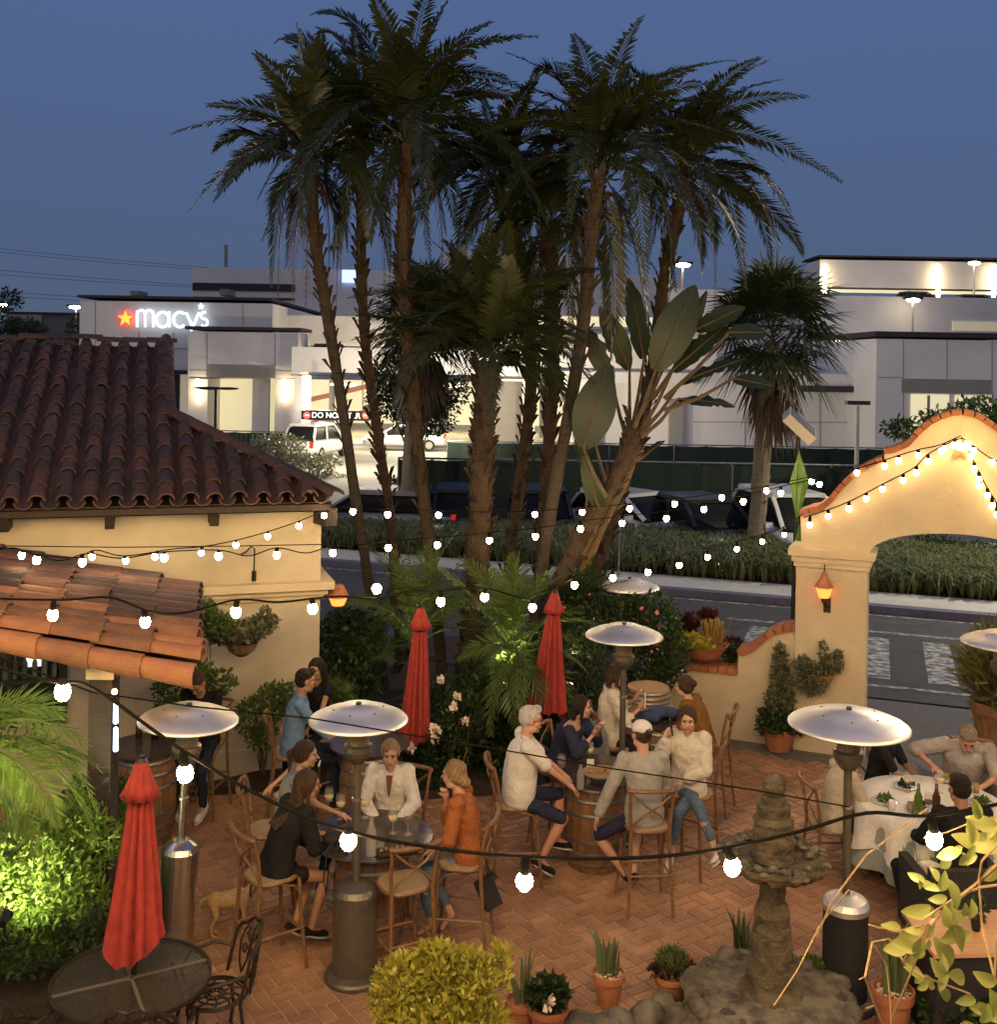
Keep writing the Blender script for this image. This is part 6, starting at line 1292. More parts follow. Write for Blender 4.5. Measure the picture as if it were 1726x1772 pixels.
SL = dict(p4='wooden bar stool under the woman with long dark hair', p5='bar stool of the woman with sunglasses on her head', p6='bar stool of the blonde woman in the white shirt', p7='bar stool with a black bag, under the woman in rust', empty='empty cross backed bar stool facing the glass table', p8='bar stool under the white haired man', p9='bar stool of the woman in the navy top', p11='bar stool under the man in the white cap', p12='bar stool of the woman talking on the phone', p13='bar stool by the garden wall, turned towards the hair bun', p10='bar stool of the woman taking a photo', p1='bar stool of the man in black by the cream wall', p2='bar stool under the man in the blue shirt', p3='bar stool of the woman behind the man in blue')
for k, (x, D, rz) in STOOLS.items(): stool(SL[k], x, 1400, 0, D, rz)
dc0 = cross_chair('dining_chair', 'cross backed dining chair of the man in the polo shirt', 'chair', .45, .88, 'wooden dining chairs'); dc0.location = Vector((P(1440, 1400, 10.75).x, 10.75, .02)); dc0.rotation_euler = (0, 0, R(5))
dup(dc0, Vector((P(1525, 1400, 11.6).x, 11.6, .02)), R(-40), 'dining chair hidden behind the man in the dark shirt'); dup(dc0, Vector((P(1685, 1400, 11.75).x, 11.75, .02)), R(-110), 'dining chair behind the bearded man')
# dark wicker armchair of the man in black jacket
wk = thing('wicker_armchair', 'dark wicker armchair with its back to the camera, bottom right', 'armchair', Vector((P(1655, 1500, 9.45).x, 9.45, .02)))
wick = mat('dark_wicker', (.02, .022, .018), (.035, .035, .03), rough=.8, scale=40, bump=.8, bscale=80)
mb = MB(); mb.box((0, 0, .22), (.66, .6, .4)); mb.build('seat_base', wick, wk); mb = MB(); mb.box((0, -.3, .45), (.70, .07, .6)); mb.build('backrest', wick, wk)
for s in (-1, 1): mb = MB(); mb.box((s * .34, 0, .34), (.08, .62, .58)); mb.build('armrest', wick, wk)
# black bag hanging on a stool
bg = thing('black_bag', 'black boxy bag hanging from the stool of the woman in rust', 'bag', P(845, 1545, 9.15)); mb = MB(); M = Matrix.Rotation(R(-22), 3, 'Y') @ Matrix.Rotation(R(25), 3, 'Z'); mb.box((0, 0, 0), (.15, .09, .24), M=M); mb.box((0, 0, .12), (.13, .1, .04), M=M); mb.build('bag_body', blackc, bg)
mb = MB(); mb.tube([(-.05, 0, .1), (-.07, 0, .42), (.0, 0, .2), (.04, 0, .08)], .008, 6); mb.build('strap', blackc, bg)
# ------------------------------------------------------------------ metal table and ornate chairs
cast = mat('cast_iron', (.035, .026, .018), (.055, .042, .028), rough=.5, metal=.6, scale=20, bump=.2)
mt_ = thing('mesh_table', 'round dark mesh topped metal table under the left red umbrella', 'table', Vector((G(227, 1697, .73).x, G(227, 1697, .73).y, .02)))
def meshmat():
    m = mat('table_mesh', (.05, .045, .035), (.09, .08, .06), rough=.5, metal=.7, scale=30); t = m.node_tree; N, L = t.nodes, t.links; b = N['Principled BSDF']
    tc = N.new('ShaderNodeTexCoord'); mp = N.new('ShaderNodeMapping'); mp.inputs['Rotation'].default_value = (0, 0, .5); L.new(tc.outputs['Object'], mp.inputs[0])
    out = []
    for ax, sc_ in ((0, 520), (1, 300)):
        sp_ = N.new('ShaderNodeSeparateXYZ'); L.new(mp.outputs[0], sp_.inputs[0]); mu = N.new('ShaderNodeMath'); mu.operation = 'MULTIPLY'; mu.inputs[1].default_value = sc_; L.new(sp_.outputs[ax], mu.inputs[0])
        sn_ = N.new('ShaderNodeMath'); sn_.operation = 'SINE'; L.new(mu.outputs[0], sn_.inputs[0]); g_ = N.new('ShaderNodeMath'); g_.operation = 'GREATER_THAN'; g_.inputs[1].default_value = -.55; L.new(sn_.outputs[0], g_.inputs[0]); out.append(g_)
    mx_ = N.new('ShaderNodeMath'); mx_.operation = 'MAXIMUM'; L.new(out[0].outputs[0], mx_.inputs[0]); L.new(out[1].outputs[0], mx_.inputs[1]); L.new(mx_.outputs[0], b.inputs['Alpha']); return m
mb = MB(); mb.lathe([(.03, .725), (.515, .725)], n=56, close=False); mb.build('mesh_top', meshmat(), mt_)
mb = MB(); mb.lathe([(.50, .70), (.525, .71), (.525, .735), (.505, .735), (.50, .72)], n=56, close=False)
mb.build('rim', cast, mt_)
for k in range(2): mb = MB(); a = R(28 + 90 * k); mb.bar((-.5 * math.cos(a), -.5 * math.sin(a), .728), (.5 * math.cos(a), .5 * math.sin(a), .728), .022, .012); mb.build('cross_bar', mat('worn_bar', (.20, .17, .13), rough=.5, metal=.5), mt_)
for k in range(4): a = R(45 + 90 * k); mb = MB(); mb.tube([(.3 * math.cos(a), .3 * math.sin(a), .71), (.38 * math.cos(a), .38 * math.sin(a), .45), (.30 * math.cos(a), .30 * math.sin(a), .2), (.42 * math.cos(a), .42 * math.sin(a), 0)], .014, 8); mb.build('leg', cast, mt_)
mb = MB(); mb.tube([(.3 * math.cos(R(q)), .3 * math.sin(R(q)), .3) for q in range(0, 361, 20)], .01, 6); mb.build('brace_ring', cast, mt_)
def iron_chair(label):
    t = thing('iron_chair', label, 'chair', (0, 0, 0), group='ornate cast metal garden chairs'); Z = .44      # faces +X
    mb = MB(); 
    for r in (.07, .13, .19): mb.tube([(r * math.cos(R(q)), r * math.sin(R(q)), Z) for q in range(0, 361, 24)], .008, 5)
    for k in range(10): a = R(36 * k); mb.tube([(.03 * math.cos(a), .03 * math.sin(a), Z), (.13 * math.cos(a + .25), .13 * math.sin(a + .25), Z + .004), (.225 * math.cos(a), .225 * math.sin(a), Z)], .008, 5)
    mb.lathe([(.215, Z - .012), (.232, Z), (.215, Z + .012)], n=28, close=False); mb.build('seat', cast, t)
    for k, a in enumerate((45, 135, 225, 315)):
        a = R(a); mb = MB(); mb.tube([(.2 * math.cos(a), .2 * math.sin(a), Z), (.23 * math.cos(a), .23 * math.sin(a), Z * .6), (.2 * math.cos(a), .2 * math.sin(a), Z * .3), (.27 * math.cos(a), .27 * math.sin(a), 0)], .013, 6); mb.build('leg', cast, t)
    def bp_(u, h): a = u / .24 * .95; return (-.25 * math.cos(a) - .16 * h, .27 * math.sin(a), Z + h)     # curved back surface, u across, h up
    mb = MB(); top = lambda u: .44 - .13 * (abs(u) / .24) ** 2.2 + .012 * math.cos(u * 60)
    us = [i * .02 for i in range(-13, 14)]; mb.tube([bp_(-.26, .02)] + [bp_(u, top(u) - (.20 if abs(u) > .25 else 0)) for u in us] + [bp_(.26, .02)], .0125, 6)
    for u0 in (-.15, -.05, .05, .15):            # tall teardrop loops with scrolls between
        for s in (-1, 1): mb.tube([bp_(u0, .03), bp_(u0 + s * .035, .12), bp_(u0 + s * .045, .24), bp_(u0 + s * .03, top(u0) - .08), bp_(u0, top(u0) - .02)], .0085, 5)
        mb.tube([bp_(u0 + .022 * math.cos(R(q)) * (1 - q / 900), .20 + .03 * math.sin(R(q))) for q in range(0, 400, 30)], .0075, 5)
    for u0 in (-.1, 0, .1): mb.tube([bp_(u0 - .05, .30), bp_(u0 - .02, .35), bp_(u0 + .02, .35), bp_(u0 + .05, .30), bp_(u0, .24), bp_(u0 - .05, .30)], .0075, 5)
    mb.build('backrest', cast, t)
    for s in (-1, 1): mb = MB(); mb.tube([bp_(s * .25, .2), (-.05, s * .29, Z + .22), (.12, s * .27, Z + .2), (.2, s * .24, Z + .1), (.17, s * .2, Z)], .012, 6); mb.build('armrest', cast, t)
    return t
ic = iron_chair('ornate iron chair tucked in at the right of the mesh table'); ic.location = Vector((G(372, 1722, .45).x, G(372, 1722, .45).y, .02)); ic.rotation_euler = (0, 0, R(205))
dup(ic, Vector((G(20, 1800, .45).x, G(20, 1800, .45).y, .02)), R(80), 'ornate iron chair cut off by the bottom left corner')
dup(ic, Vector((G(250, 1830, .45).x, G(250, 1830, .45).y + .05, .02)), R(95), 'ornate iron chair at the bottom edge, below the mesh table')
# ------------------------------------------------------------------ stone fountain
D_f = 8.06; ft = thing('stone_fountain', 'mossy carved stone fountain with a rough upper bowl and pineapple finial', 'fountain', Vector((P(1338, 1500, D_f).x, D_f, 0)))
def fz(y): return P(1340, y, D_f).z
def rough(r, z, a, amp=.02, s=9, seed=0):
    n = noise.noise(Vector((math.cos(a) * r * s, math.sin(a) * r * s, z * s + seed))); n2 = noise.noise(Vector((math.cos(a) * r * s * 3, math.sin(a) * r * s * 3, z * s * 3 + seed))); return r + amp * n + amp * .5 * n2, z + amp * .3 * n2
def dens(prof, st=.012):
    o = []
    for (r0, z0), (r1, z1) in zip(prof, prof[1:]): n = max(1, int(math.hypot(r1 - r0, z1 - z0) / st)); o += [(r0 + (r1 - r0) * i / n, z0 + (z1 - z0) * i / n) for i in range(n)]
    return o + [prof[-1]]
prof = [(.17, fz(1690)), (.175, fz(1660)), (.15, fz(1655)), (.125, fz(1600)), (.135, fz(1585)), (.10, fz(1572)), (.11, fz(1550)), (.13, fz(1530)), (.125, fz(1515)), (.08, fz(1505)), (.105, fz(1490)), (.11, fz(1475)), (.09, fz(1470)), (.12, fz(1440)), (.12, fz(1430))]
w2 = 8.06 / 1900
cp = [(70, 1724), (66, 1706), (48, 1690), (38, 1600), (38, 1596), (33, 1588), (36, 1570), (31, 1556), (24, 1548), (26, 1530), (22, 1515), (28, 1500), (34, 1490)]
mb = MB(); mb.lathe(dens([(a * w2 * .88, fz(b + 8)) for a, b in cp]), n=44, fn=lambda r, z, a: rough(r, z, a, .012, 14)); mb.build('lower_column', stone, ft, world=False)
zb = fz(1497)
def bowlfn(r, z, a): k = min(1, r / .36); return (r * (1 + .05 * abs(math.sin(4 * a)) * k) + .03 * k * noise.noise(Vector((math.cos(a) * 5, math.sin(a) * 5, z * 9))), z + .03 * k * noise.noise(Vector((math.cos(a) * 9 * r * 3, math.sin(a) * 9 * r * 3, 2))))
mb = MB(); mb.lathe(dens([(.10, zb - .08), (.24, zb - .03), (.36, zb + .02), (.395, zb + .06), (.39, zb + .085), (.34, zb + .07), (.25, zb + .04), (.08, zb + .03)]), n=72, fn=bowlfn); mb.build('upper_bowl', stone, ft, world=False)
mb = MB(); cp2 = [(42, 1478), (42, 1440), (40, 1418), (43, 1410), (38, 1404), (33, 1402), (35, 1385), (27, 1380), (26, 1372), (18, 1368), (22, 1360), (24, 1352), (23, 1342), (14, 1336), (5, 1330)]
mb.lathe(dens([(a * w2 * .80, fz(b + 8)) for a, b in cp2]), n=44, fn=lambda r, z, a: rough(r * (1 + .04 * abs(math.sin(4 * a))), z, a, .010, 16, 5)); mb.build('upper_column', stone, ft, world=False)
mb = MB(); rd = random.Random(6)
for k in range(46):
    a = rd.uniform(0, 6.28); r = rd.uniform(.26, .40); c = (r * math.cos(a), r * math.sin(a), zb + .075 + rd.uniform(-.01, .02)); mb.ell(c, (rd.uniform(.02, .042), rd.uniform(.02, .04), rd.uniform(.012, .028)), M=Matrix.Rotation(rd.uniform(0, 3), 3, 'Z'), n=7, m=5)
o = mb.build('bowl_rock', rock, ft, world=False, kind='stuff')
zl = fz(1722); mb = MB(); mb.lathe(dens([(.60, 0), (.62, zl - .25), (.60, zl - .05), (.57, zl - .01), (.5, zl + .02), (.3, zl + .035), (.1, zl + .05)], .03), n=80, fn=lambda r, z, a: rough(r * (1 + .05 * math.sin(5 * a)), z + .02 * noise.noise(Vector((r * 9 * math.cos(a), r * 9 * math.sin(a), 1))), a, .045, 7, 3)); mb.build('lower_basin', rock, ft, world=False)
mb = MB()
for k in range(70):      # dark stones set in the mortar top
    a = rd.uniform(0, 6.28); r = .22 + .34 * rd.random() ** .6; mb.ell((r * math.cos(a), r * math.sin(a), zl + .012), (rd.uniform(.02, .05), rd.uniform(.018, .04), rd.uniform(.012, .03)), M=Matrix.Rotation(rd.uniform(0, 3), 3, 'Z'), n=8, m=6)
mb.build('basin_stone', mat('dark_basin_stone', (.05, .045, .035), (.11, .095, .07), rough=.95, scale=20, bump=1, bscale=60, island=True), ft, world=False, smooth=True, kind='stuff')
for k in range(22):
    a = k * .2856 + rd.uniform(-.08, .08); mb = MB(); r = .56; mb.ell((r * math.cos(a), r * math.sin(a), zl + rd.uniform(-.06, .0)), (rd.uniform(.09, .14), rd.uniform(.07, .11), rd.uniform(.05, .09)), M=Matrix.Rotation(a + 1.57, 3, 'Z'), n=12, m=8)
    mb.v = [tuple(Vector(v) + Vector(v).normalized() * .03 * noise.noise(Vector(v) * 11)) for v in mb.v]; mb.build('rim_rock', rock, ft, world=False, smooth=True)
rb_ = thing('rock_edging', 'rough grey rock edging along the bottom of the patio', 'rock edging', G(1080, 1790)); 
for k, (x, y, r) in enumerate(((1010, 1795, .18), (1070, 1785, .16), (1120, 1775, .18), (1180, 1780, .17), (1150, 1760, .12), (1040, 1800, .2), (1200, 1800, .15))):
    c = G(x, y); mb = MB(); mb.ell(c + Vector((0, 0, .05)), (r, r * .8, .12), n=14, m=9); mb.v = [tuple(Vector(v) + (Vector(v) - c).normalized() * .05 * noise.noise(Vector(v) * 7)) for v in mb.v]; mb.build('rock', rock, rb_, world=True, smooth=True)
# ------------------------------------------------------------------ foreground vine at the bottom right
vn = thing('climbing_vine', 'leafy vine with yellow green leaves and bare twigs, foreground bottom right', 'vine', P(1740, 1700, 3.3))
mb = MB(); Dv = 3.3
for l, r in (([(1745, 1480), (1690, 1530), (1640, 1570), (1610, 1600), (1580, 1640), (1565, 1665)], .006), ([(1745, 1530), (1700, 1535), (1660, 1550), (1600, 1590)], .004), ([(1565, 1665), (1540, 1625), (1510, 1630), (1498, 1690), (1515, 1740), (1530, 1775)], .0035), ([(1510, 1630), (1535, 1670), (1542, 1730), (1545, 1800)], .003), ([(1600, 1600), (1560, 1610), (1520, 1605), (1505, 1600)], .003), ([(1610, 1600), (1575, 1690), (1545, 1760)], .003), ([(1745, 1440), (1700, 1490), (1695, 1520), (1700, 1600), (1724, 1700)], .004), ([(1470, 1540), (1420, 1600), (1380, 1680), (1340, 1740)], .002), ([(1605, 1400), (1500, 1480), (1440, 1560), (1415, 1620)], .0028), ([(1565, 1665), (1600, 1690), (1640, 1705), (1680, 1720)], .003), ([(1498, 1690), (1488, 1695)], .002), ([(1515, 1740), (1500, 1745)], .002), ([(1690, 1420), (1640, 1440), (1600, 1450)], .002), ([(1726, 1620), (1722, 1700)], .004)):
    mb.tube([P(x, y, Dv + .1 * math.sin(x * .05)) for x, y in l], r, 5)
mb.build('stem', mat('pale_twig', (.40, .27, .13), (.28, .19, .09), rough=.9, scale=30), vn, world=True)
def vleaf(x, y, ang, L, seed):
    rd = random.Random(seed); c = P(x, y, Dv + rd.uniform(-.12, .12)); a = R(ang); t = Vector((math.cos(a), rd.uniform(-.3, .3), math.sin(a))).normalized(); n = Vector((rd.uniform(-.5, .5), -1, rd.uniform(.2, .9))).normalized(); s = t.cross(n).normalized(); n = s.cross(t); vs = []; N = 6; L = L * Dv / F * rd.uniform(.62, .95)
    for i in range(N + 1):
        q = i / N; w_ = L * .27 * math.sin(math.pi * (q * .94 + .04)) ** .8; p = c + t * L * q - n * L * .25 * q * q; p = p + s * L * .10 * math.sin(q * 3 + seed); vs += [p - s * w_ + n * w_ * .55, p, p + s * w_ + n * w_ * .55]
    return vs, [(3 * i + j, 3 * i + j + 1, 3 * i + j + 4, 3 * i + j + 3) for i in range(N) for j in (0, 1)]
mb = MB()
for k, (x, y, a, L) in enumerate(((1690, 1470, 150, 55), (1665, 1478, 190, 50), (1650, 1480, 230, 40), (1726, 1430, 160, 60), (1700, 1415, 120, 55), (1735, 1460, 200, 60), (1625, 1525, 120, 40), (1620, 1540, 60, 45), (1600, 1530, 140, 45), (1640, 1555, 175, 50), (1610, 1565, 200, 55), (1660, 1570, 110, 60), (1680, 1590, 80, 50), (1600, 1620, 160, 45), (1600, 1625, 250, 60), (1620, 1620, 290, 65), (1585, 1610, 215, 60), (1640, 1610, 320, 70), (1590, 1640, 180, 55), (1655, 1625, 20, 45), (1560, 1615, 150, 50), (1610, 1700, 210, 35), (1625, 1705, 300, 50), (1640, 1690, 345, 60), (1600, 1690, 160, 50), (1620, 1690, 60, 45), (1690, 1735, 170, 55), (1700, 1740, 240, 45), (1726, 1700, 150, 65), (1720, 1740, 190, 50), (1735, 1760, 120, 70), (1700, 1770, 80, 50), (1680, 1460, 95, 50), (1735, 1500, 215, 50), (1700, 1450, 45, 50), (1650, 1600, 250, 50), (1570, 1640, 200, 45))):
    mb.add(*vleaf(x, y, a, L, k)); mb.add(*vleaf(x + 9 * math.sin(k * 3), y + 8 * math.cos(k * 2), a + 70 + 40 * (k % 3), L * .7, k + 100))
mb.build('leaf_spray', L_yel, vn, world=True, smooth=True, kind='stuff')
# ------------------------------------------------------------------ people
def skinm(n, c): return mat('skin_' + n, c, tuple(x * .86 for x in c), rough=.55, scale=9)
SK = {'fair': skinm('fair', (.52, .30, .20)), 'tan': skinm('tan', (.40, .21, .12)), 'rosy': skinm('rosy', (.55, .28, .19)), 'brown': skinm('brown', (.24, .12, .065))}
def hairm(n, c1, c2): return mat('hair_' + n, c1, c2, rough=.55, spec=.3, scale=30, stretch=(3, 3, .5), bump=1.5, bscale=45, contrast=(.4, .6))
HR = {'black': hairm('black', (.012, .008, .006), (.03, .02, .014)), 'brown': hairm('brown', (.05, .026, .014), (.09, .05, .026)), 'blonde': hairm('blonde', (.42, .28, .13), (.24, .15, .07)), 'white': hairm('white', (.68, .66, .60), (.5, .48, .43)), 'grey': hairm('grey', (.36, .29, .2), (.22, .17, .12))}
def fab(n, c, c2=None, **k): return mat('fabric_' + n, c, c2 or tuple(x * .82 for x in c), rough=.9, spec=.15, scale=14, bump=.5, bscale=45, **k)
FB = {'white': fab('white', (.72, .69, .63)), 'cream': fab('cream', (.66, .60, .50)), 'black': fab('black', (.012, .011, .012), (.02, .019, .02)), 'blue': fab('chambray', (.16, .27, .42), (.12, .21, .34)), 'navy': fab('navy', (.03, .035, .07), (.02, .024, .05)), 'rust': fab('rust', (.34, .115, .04), (.26, .085, .03)), 'grey': fab('heather', (.36, .35, .31), (.28, .27, .24)), 'jeans': fab('denim', (.12, .18, .25), (.07, .11, .17)), 'darkjeans': fab('dark_denim', (.02, .028, .045), (.014, .02, .03)), 'brown': fab('brown_knit', (.22, .10, .03), (.16, .07, .02)), 'beige': fab('beige', (.50, .44, .32)), 'check': fab('check_shirt', (.40, .37, .35), (.30, .27, .26)), 'silver': fab('grey_top', (.25, .26, .26)), 'shoe': fab('white_shoe', (.6, .57, .5)), 'dshoe': fab('dark_shoe', (.02, .018, .016))}
lipm = mat('lips', (.34, .10, .08), rough=.5); eyem = mat('eye_dark', (.02, .012, .008), rough=.2); eyew = mat('eye_white', (.24, .17, .13), rough=.2); solem = mat('shoe_sole', (.6, .58, .52), rough=.7)
def remesh(mb, name, m, parent, vox=.009, it=4, wr=0, seed=0, world=True, **kw):
    o = mb.build('tmp', m, None, smooth=True)
    md = o.modifiers.new('r', 'REMESH'); md.mode = 'VOXEL'; md.voxel_size = vox; md.use_smooth_shade = True
    sm = o.modifiers.new('s', 'SMOOTH'); sm.iterations = it; sm.factor = .5
    dg = bpy.context.evaluated_depsgraph_get(); me = bpy.data.meshes.new_from_object(o.evaluated_get(dg)); bpy.data.objects.remove(o)
    n = len(me.vertices); co = np.empty(n * 3); me.vertices.foreach_get('co', co); co = co.reshape(-1, 3)
    if wr:
        no = np.empty(n * 3); me.vertex_normals.foreach_get('vector', no); no = no.reshape(-1, 3)
        d = np.array([noise.noise(Vector((p[0] * 11 + seed, p[1] * 11, p[2] * 17 + p[0] * 9))) - .8 * abs(noise.noise(Vector((p[0] * 22 + p[2] * 14, p[1] * 22 + seed, p[2] * 26)))) for p in co.tolist()]); co = co + no * d[:, None] * wr
    if parent is not None: co = co - np.array(wloc(parent))
    me.vertices.foreach_set('co', co.ravel()); me.polygons.foreach_set('use_smooth', [True] * len(me.polygons)); me.update(); me.name = name
    ob = bpy.data.objects.new(name, me); COL.objects.link(ob); ob.parent = parent; tag(ob, **kw); return ob
def ik(a, b, l1, l2, pole):
    d = b - a; L = min(d.length, (l1 + l2) * .998); dn = d.normalized(); x = (l1 * l1 - l2 * l2 + L * L) / (2 * L); h = math.sqrt(max(0, l1 * l1 - x * x))
    p = pole - dn * pole.dot(dn); p = p.normalized() if p.length > 1e-4 else Vector((0, 0, 1)); return a + dn * x + p * h, a + dn * L
def hand(mb, w_, el, dirn, palm, curl=.5, s=1.0, side=1):
    """wrist w_, pointing dirn, palm normal palm; separate curled fingers and a side thumb"""
    d = dirn.normalized(); n = (palm - d * palm.dot(d)).normalized(); x = d.cross(n) * side
    mb.cap(w_, w_ + d * .035 * s, .026 * s, .030 * s)
    for k in range(4): mb.cap(w_ + d * .02 * s + x * (.022 - .0145 * k) * s, w_ + d * .085 * s + x * (.028 - .0185 * k) * s, .014 * s, .0115 * s, 8)
    for k, fl in enumerate((.070, .080, .074, .058)):
        b = w_ + d * .085 * s + x * (.028 - .0185 * k) * s; a1 = curl * (.7 + .12 * k); p = b; a = a1 * .5
        for j, q in enumerate((.45, .3, .25)):
            e = p + (d * math.cos(a) + n * math.sin(a)) * fl * q * s; mb.cap(p, e, (.0098 - .0010 * j) * s, (.0090 - .0010 * j) * s, 8); p = e; a += a1 * .9
    t0 = w_ + d * .022 * s + x * .026 * s; t1 = t0 + (d * .6 + x * .7 + n * .25).normalized() * .036 * s; t2 = t1 + (d * .9 + x * .15 + n * .35).normalized() * .028 * s
    mb.cap(t0, t1, .0125 * s, .0105 * s, 8); mb.cap(t1, t2, .0105 * s, .0085 * s, 8)
def person(label, x, y, D, face, lean=8, side=0, twist=0, headyaw=0, headpitch=0, skin='fair', top='white', bottom='jeans', shoes='shoe', sleeve=2.0, leg=2.0, hair='brown', style='short', hands=((.22, .35, .12), (-.22, .35, .12)),
           feet=((.12, .42, -.56), (-.12, .42, -.56)), epole=((.6, -.5, -.8), (-.6, -.5, -.8)), s=1.0, loose=0, headlift=0, off_shoulder=False, glasses=False, beard=False, cap=False, curl=(.6, .6), hpalm=None, kneew=(.12, .12), collar=False, male=False, hem=.02, pal=None, group=None, fatty=0, hz=.845, hdir=None, kpole=None):
    """hip at photo pixel (x, y) and depth D; local axes: r = the person's left, f = forward, z = up. targets for left then right limb."""
    H = P(x, y, D); H.z = hz; a = R(face); F_ = Vector((math.cos(a), math.sin(a), 0)); Lf = Vector((-F_.y, F_.x, 0)); U = Vector((0, 0, 1))
    W = lambda r, f, z: H + (Lf * r + F_ * f + U * z) * s
    t = thing('person', label, 'person', Vector((H.x, H.y, .02)), group=group)
    # spine
    def fr(l, sd, tw):
        u = (U * math.cos(R(l)) + F_ * math.sin(R(l)) + Lf * math.sin(R(sd))).normalized(); l2 = (Lf * math.cos(R(tw)) + F_ * math.sin(R(-tw))); l2 = (l2 - u * l2.dot(u)).normalized(); return u, l2, l2.cross(u)
    u1, l1, f1 = fr(lean * .5, side * .5, twist * .3); u2, l2, f2 = fr(lean, side, twist); u3, l3, f3 = fr(lean * 1.35, side, twist)
    f1, f2, f3 = [v if v.dot(F_) > 0 else -v for v in (f1, f2, f3)]
    pel = H; wa = pel + u1 * .175 * s; ch = wa + u2 * .185 * s; nb = ch + u3 * .16 * s; sh_w = (.175 if male else .155) * s + fatty * .02
    SH = [nb - u3 * .035 * s + l3 * sh_w * k - f3 * .01 for k in (1, -1)]
    hu, hl, hf = fr(lean * .5 + headpitch, side * .4, twist + headyaw); hf = hf if hf.dot((F_ * math.cos(R(twist + headyaw)) - Lf * math.sin(R(-(twist + headyaw))) * -1)) > 0 else -hf
    # robust head frame
    ya = a + R(headyaw); hF = Vector((math.cos(ya), math.sin(ya), 0)); hL = Vector((-hF.y, hF.x, 0)); hU = (U * math.cos(R(headpitch)) + hF * math.sin(R(headpitch))); hf = (hF * math.cos(R(headpitch)) - U * math.sin(R(headpitch))); hl = hL
    hc = nb + (u3 * .5 + hU * .5).normalized() * .160 * s + hf * .02 * s
    HW = lambda p: hc + (hl * p[0] + hf * p[1] + hU * p[2]) * s * 1.03
    HM = Matrix((hl, hf, hU)).transposed()
    sk = MB(); S = s * 1.03
    def he(mb, c, r): mb.ell(HW(c), tuple(q * S for q in r), M=HM, n=16, m=10)
    he(sk, (0, -.008, .03), (.073, .092, .083)); he(sk, (0, .028, -.035), (.058, .060, .072)); he(sk, (0, .058, -.092), (.024, .022, .018)); he(sk, (0, .070, .032), (.052, .018, .016))
    for k in (1, -1): he(sk, (k * .038, .050, -.022), (.026, .030, .028)); he(sk, (k * .075, -.006, -.006), (.009, .018, .030)); he(sk, (k * .045, .01, -.07), (.02, .04, .03))
    sk.cap(HW((0, .082, .018)), HW((0, .108, -.022)), .008 * S, .0135 * S, 8); he(sk, (0, .083, -.052), (.026, .010, .012))
    sk.cap(HW((0, -.02, -.04)), nb - u3 * .03 * s, .050 * S * (1.1 if male else .95), .058 * S)
    def torso(mb, g, up=True):
        k_ = 1.0 if male else .9; f = fatty
        S_ = [(pel - u1 * .11 * s, .125, .085), (pel - u1 * .06 * s, .160 + f * .02, .112 + f * .02), (pel + u1 * .03 * s, .162 + f * .03, .112 + f * .04), (wa - u1 * .05 * s, .148 * k_ + f * .04, .102 + f * .065), (wa + u2 * .02 * s, .138 * k_ + f * .04, .100 + f * .065), (wa.lerp(ch, .55), .146 * k_ + f * .035, .106 + f * .05), (ch, .156 * k_ + f * .03, .112 + f * .035), (ch.lerp(nb, .4), .158 * k_ + f * .025, .104 + f * .02)]
        if up: S_ += [(ch.lerp(nb, .68), .138 * k_ + f * .02, .086), (ch.lerp(nb, .84), .094, .066), (nb - u3 * .022 * s + f3 * .010 * s, .050, .048)]
        else: S_ += [(ch.lerp(nb, .62), .150, .092)]
        n = 22; vs = []; K = len(S_)
        for i, (p, rx, ry) in enumerate(S_):
            q = i / (K - 1); ux, uy = (l1 * (1 - q) + l3 * q).normalized(), (f1 * (1 - q) + f3 * q).normalized()
            for j in range(n):
                a_ = 2 * math.pi * j / n; cx, cy = math.cos(a_), math.sin(a_); cx = math.copysign(abs(cx) ** .85, cx); vs.append(p + ux * cx * (rx * s + g) + uy * cy * (ry * s + g))
        mb.add(vs, [(i * n + j, i * n + (j + 1) % n, (i + 1) * n + (j + 1) % n, (i + 1) * n + j) for i in range(K - 1) for j in range(n)] + [tuple(range(n - 1, -1, -1)), tuple((K - 1) * n + j for j in range(n))])
        if not male:
            for k in (1, -1): mb.ell(ch + l2 * k * .062 * s + f2 * .072 * s - u2 * .01, .052 * s + g * .5)
        if up:
            mb.cap(SH[0].lerp(SH[1], .12) + f3 * .005, SH[1].lerp(SH[0], .12) + f3 * .005, .046 * s + g * .7)
            for k in (0, 1): mb.cap(SH[k].lerp(nb, .1), nb - u3 * .014 * s - f3 * .012, .044 * s + g * .6, .036 * s + g * .4)
            for k in (0, 1): mb.cap(nb - u3 * .055 * s + (SH[k] - nb) * .42, SH[k], .040 * s + g * .6, .054 * s + g)
    torso(sk, -.012)
    # arms
    arms = []
    for k in (0, 1):
        tg = W(*hands[k]); pl = epole[k]; e, wr_ = ik(SH[k], tg, .285 * s, .255 * s, Lf * pl[0] + F_ * pl[1] + U * pl[2]); arms.append((SH[k], e, wr_))
        q = .90 if (male and True) else .80
        sk.cap(SH[k], e, .052 * q * s, .040 * q * s); sk.cap(e, wr_, .040 * q * s, .026 * q * s)
        d = (wr_ - e).normalized(); pn = Vector(hpalm[k]) if hpalm and hpalm[k] else -U
        if pn is not None and hpalm and hpalm[k]: pn = Lf * pn[0] + F_ * pn[1] + U * pn[2]
        dd = d
        if hdir and hdir[k]: dd = Lf * hdir[k][0] + F_ * hdir[k][1] + U * hdir[k][2]
        hand(sk, wr_, e, dd, pn, curl[k], s * .97, 1 if k == 0 else -1)
    # legs
    legs = []
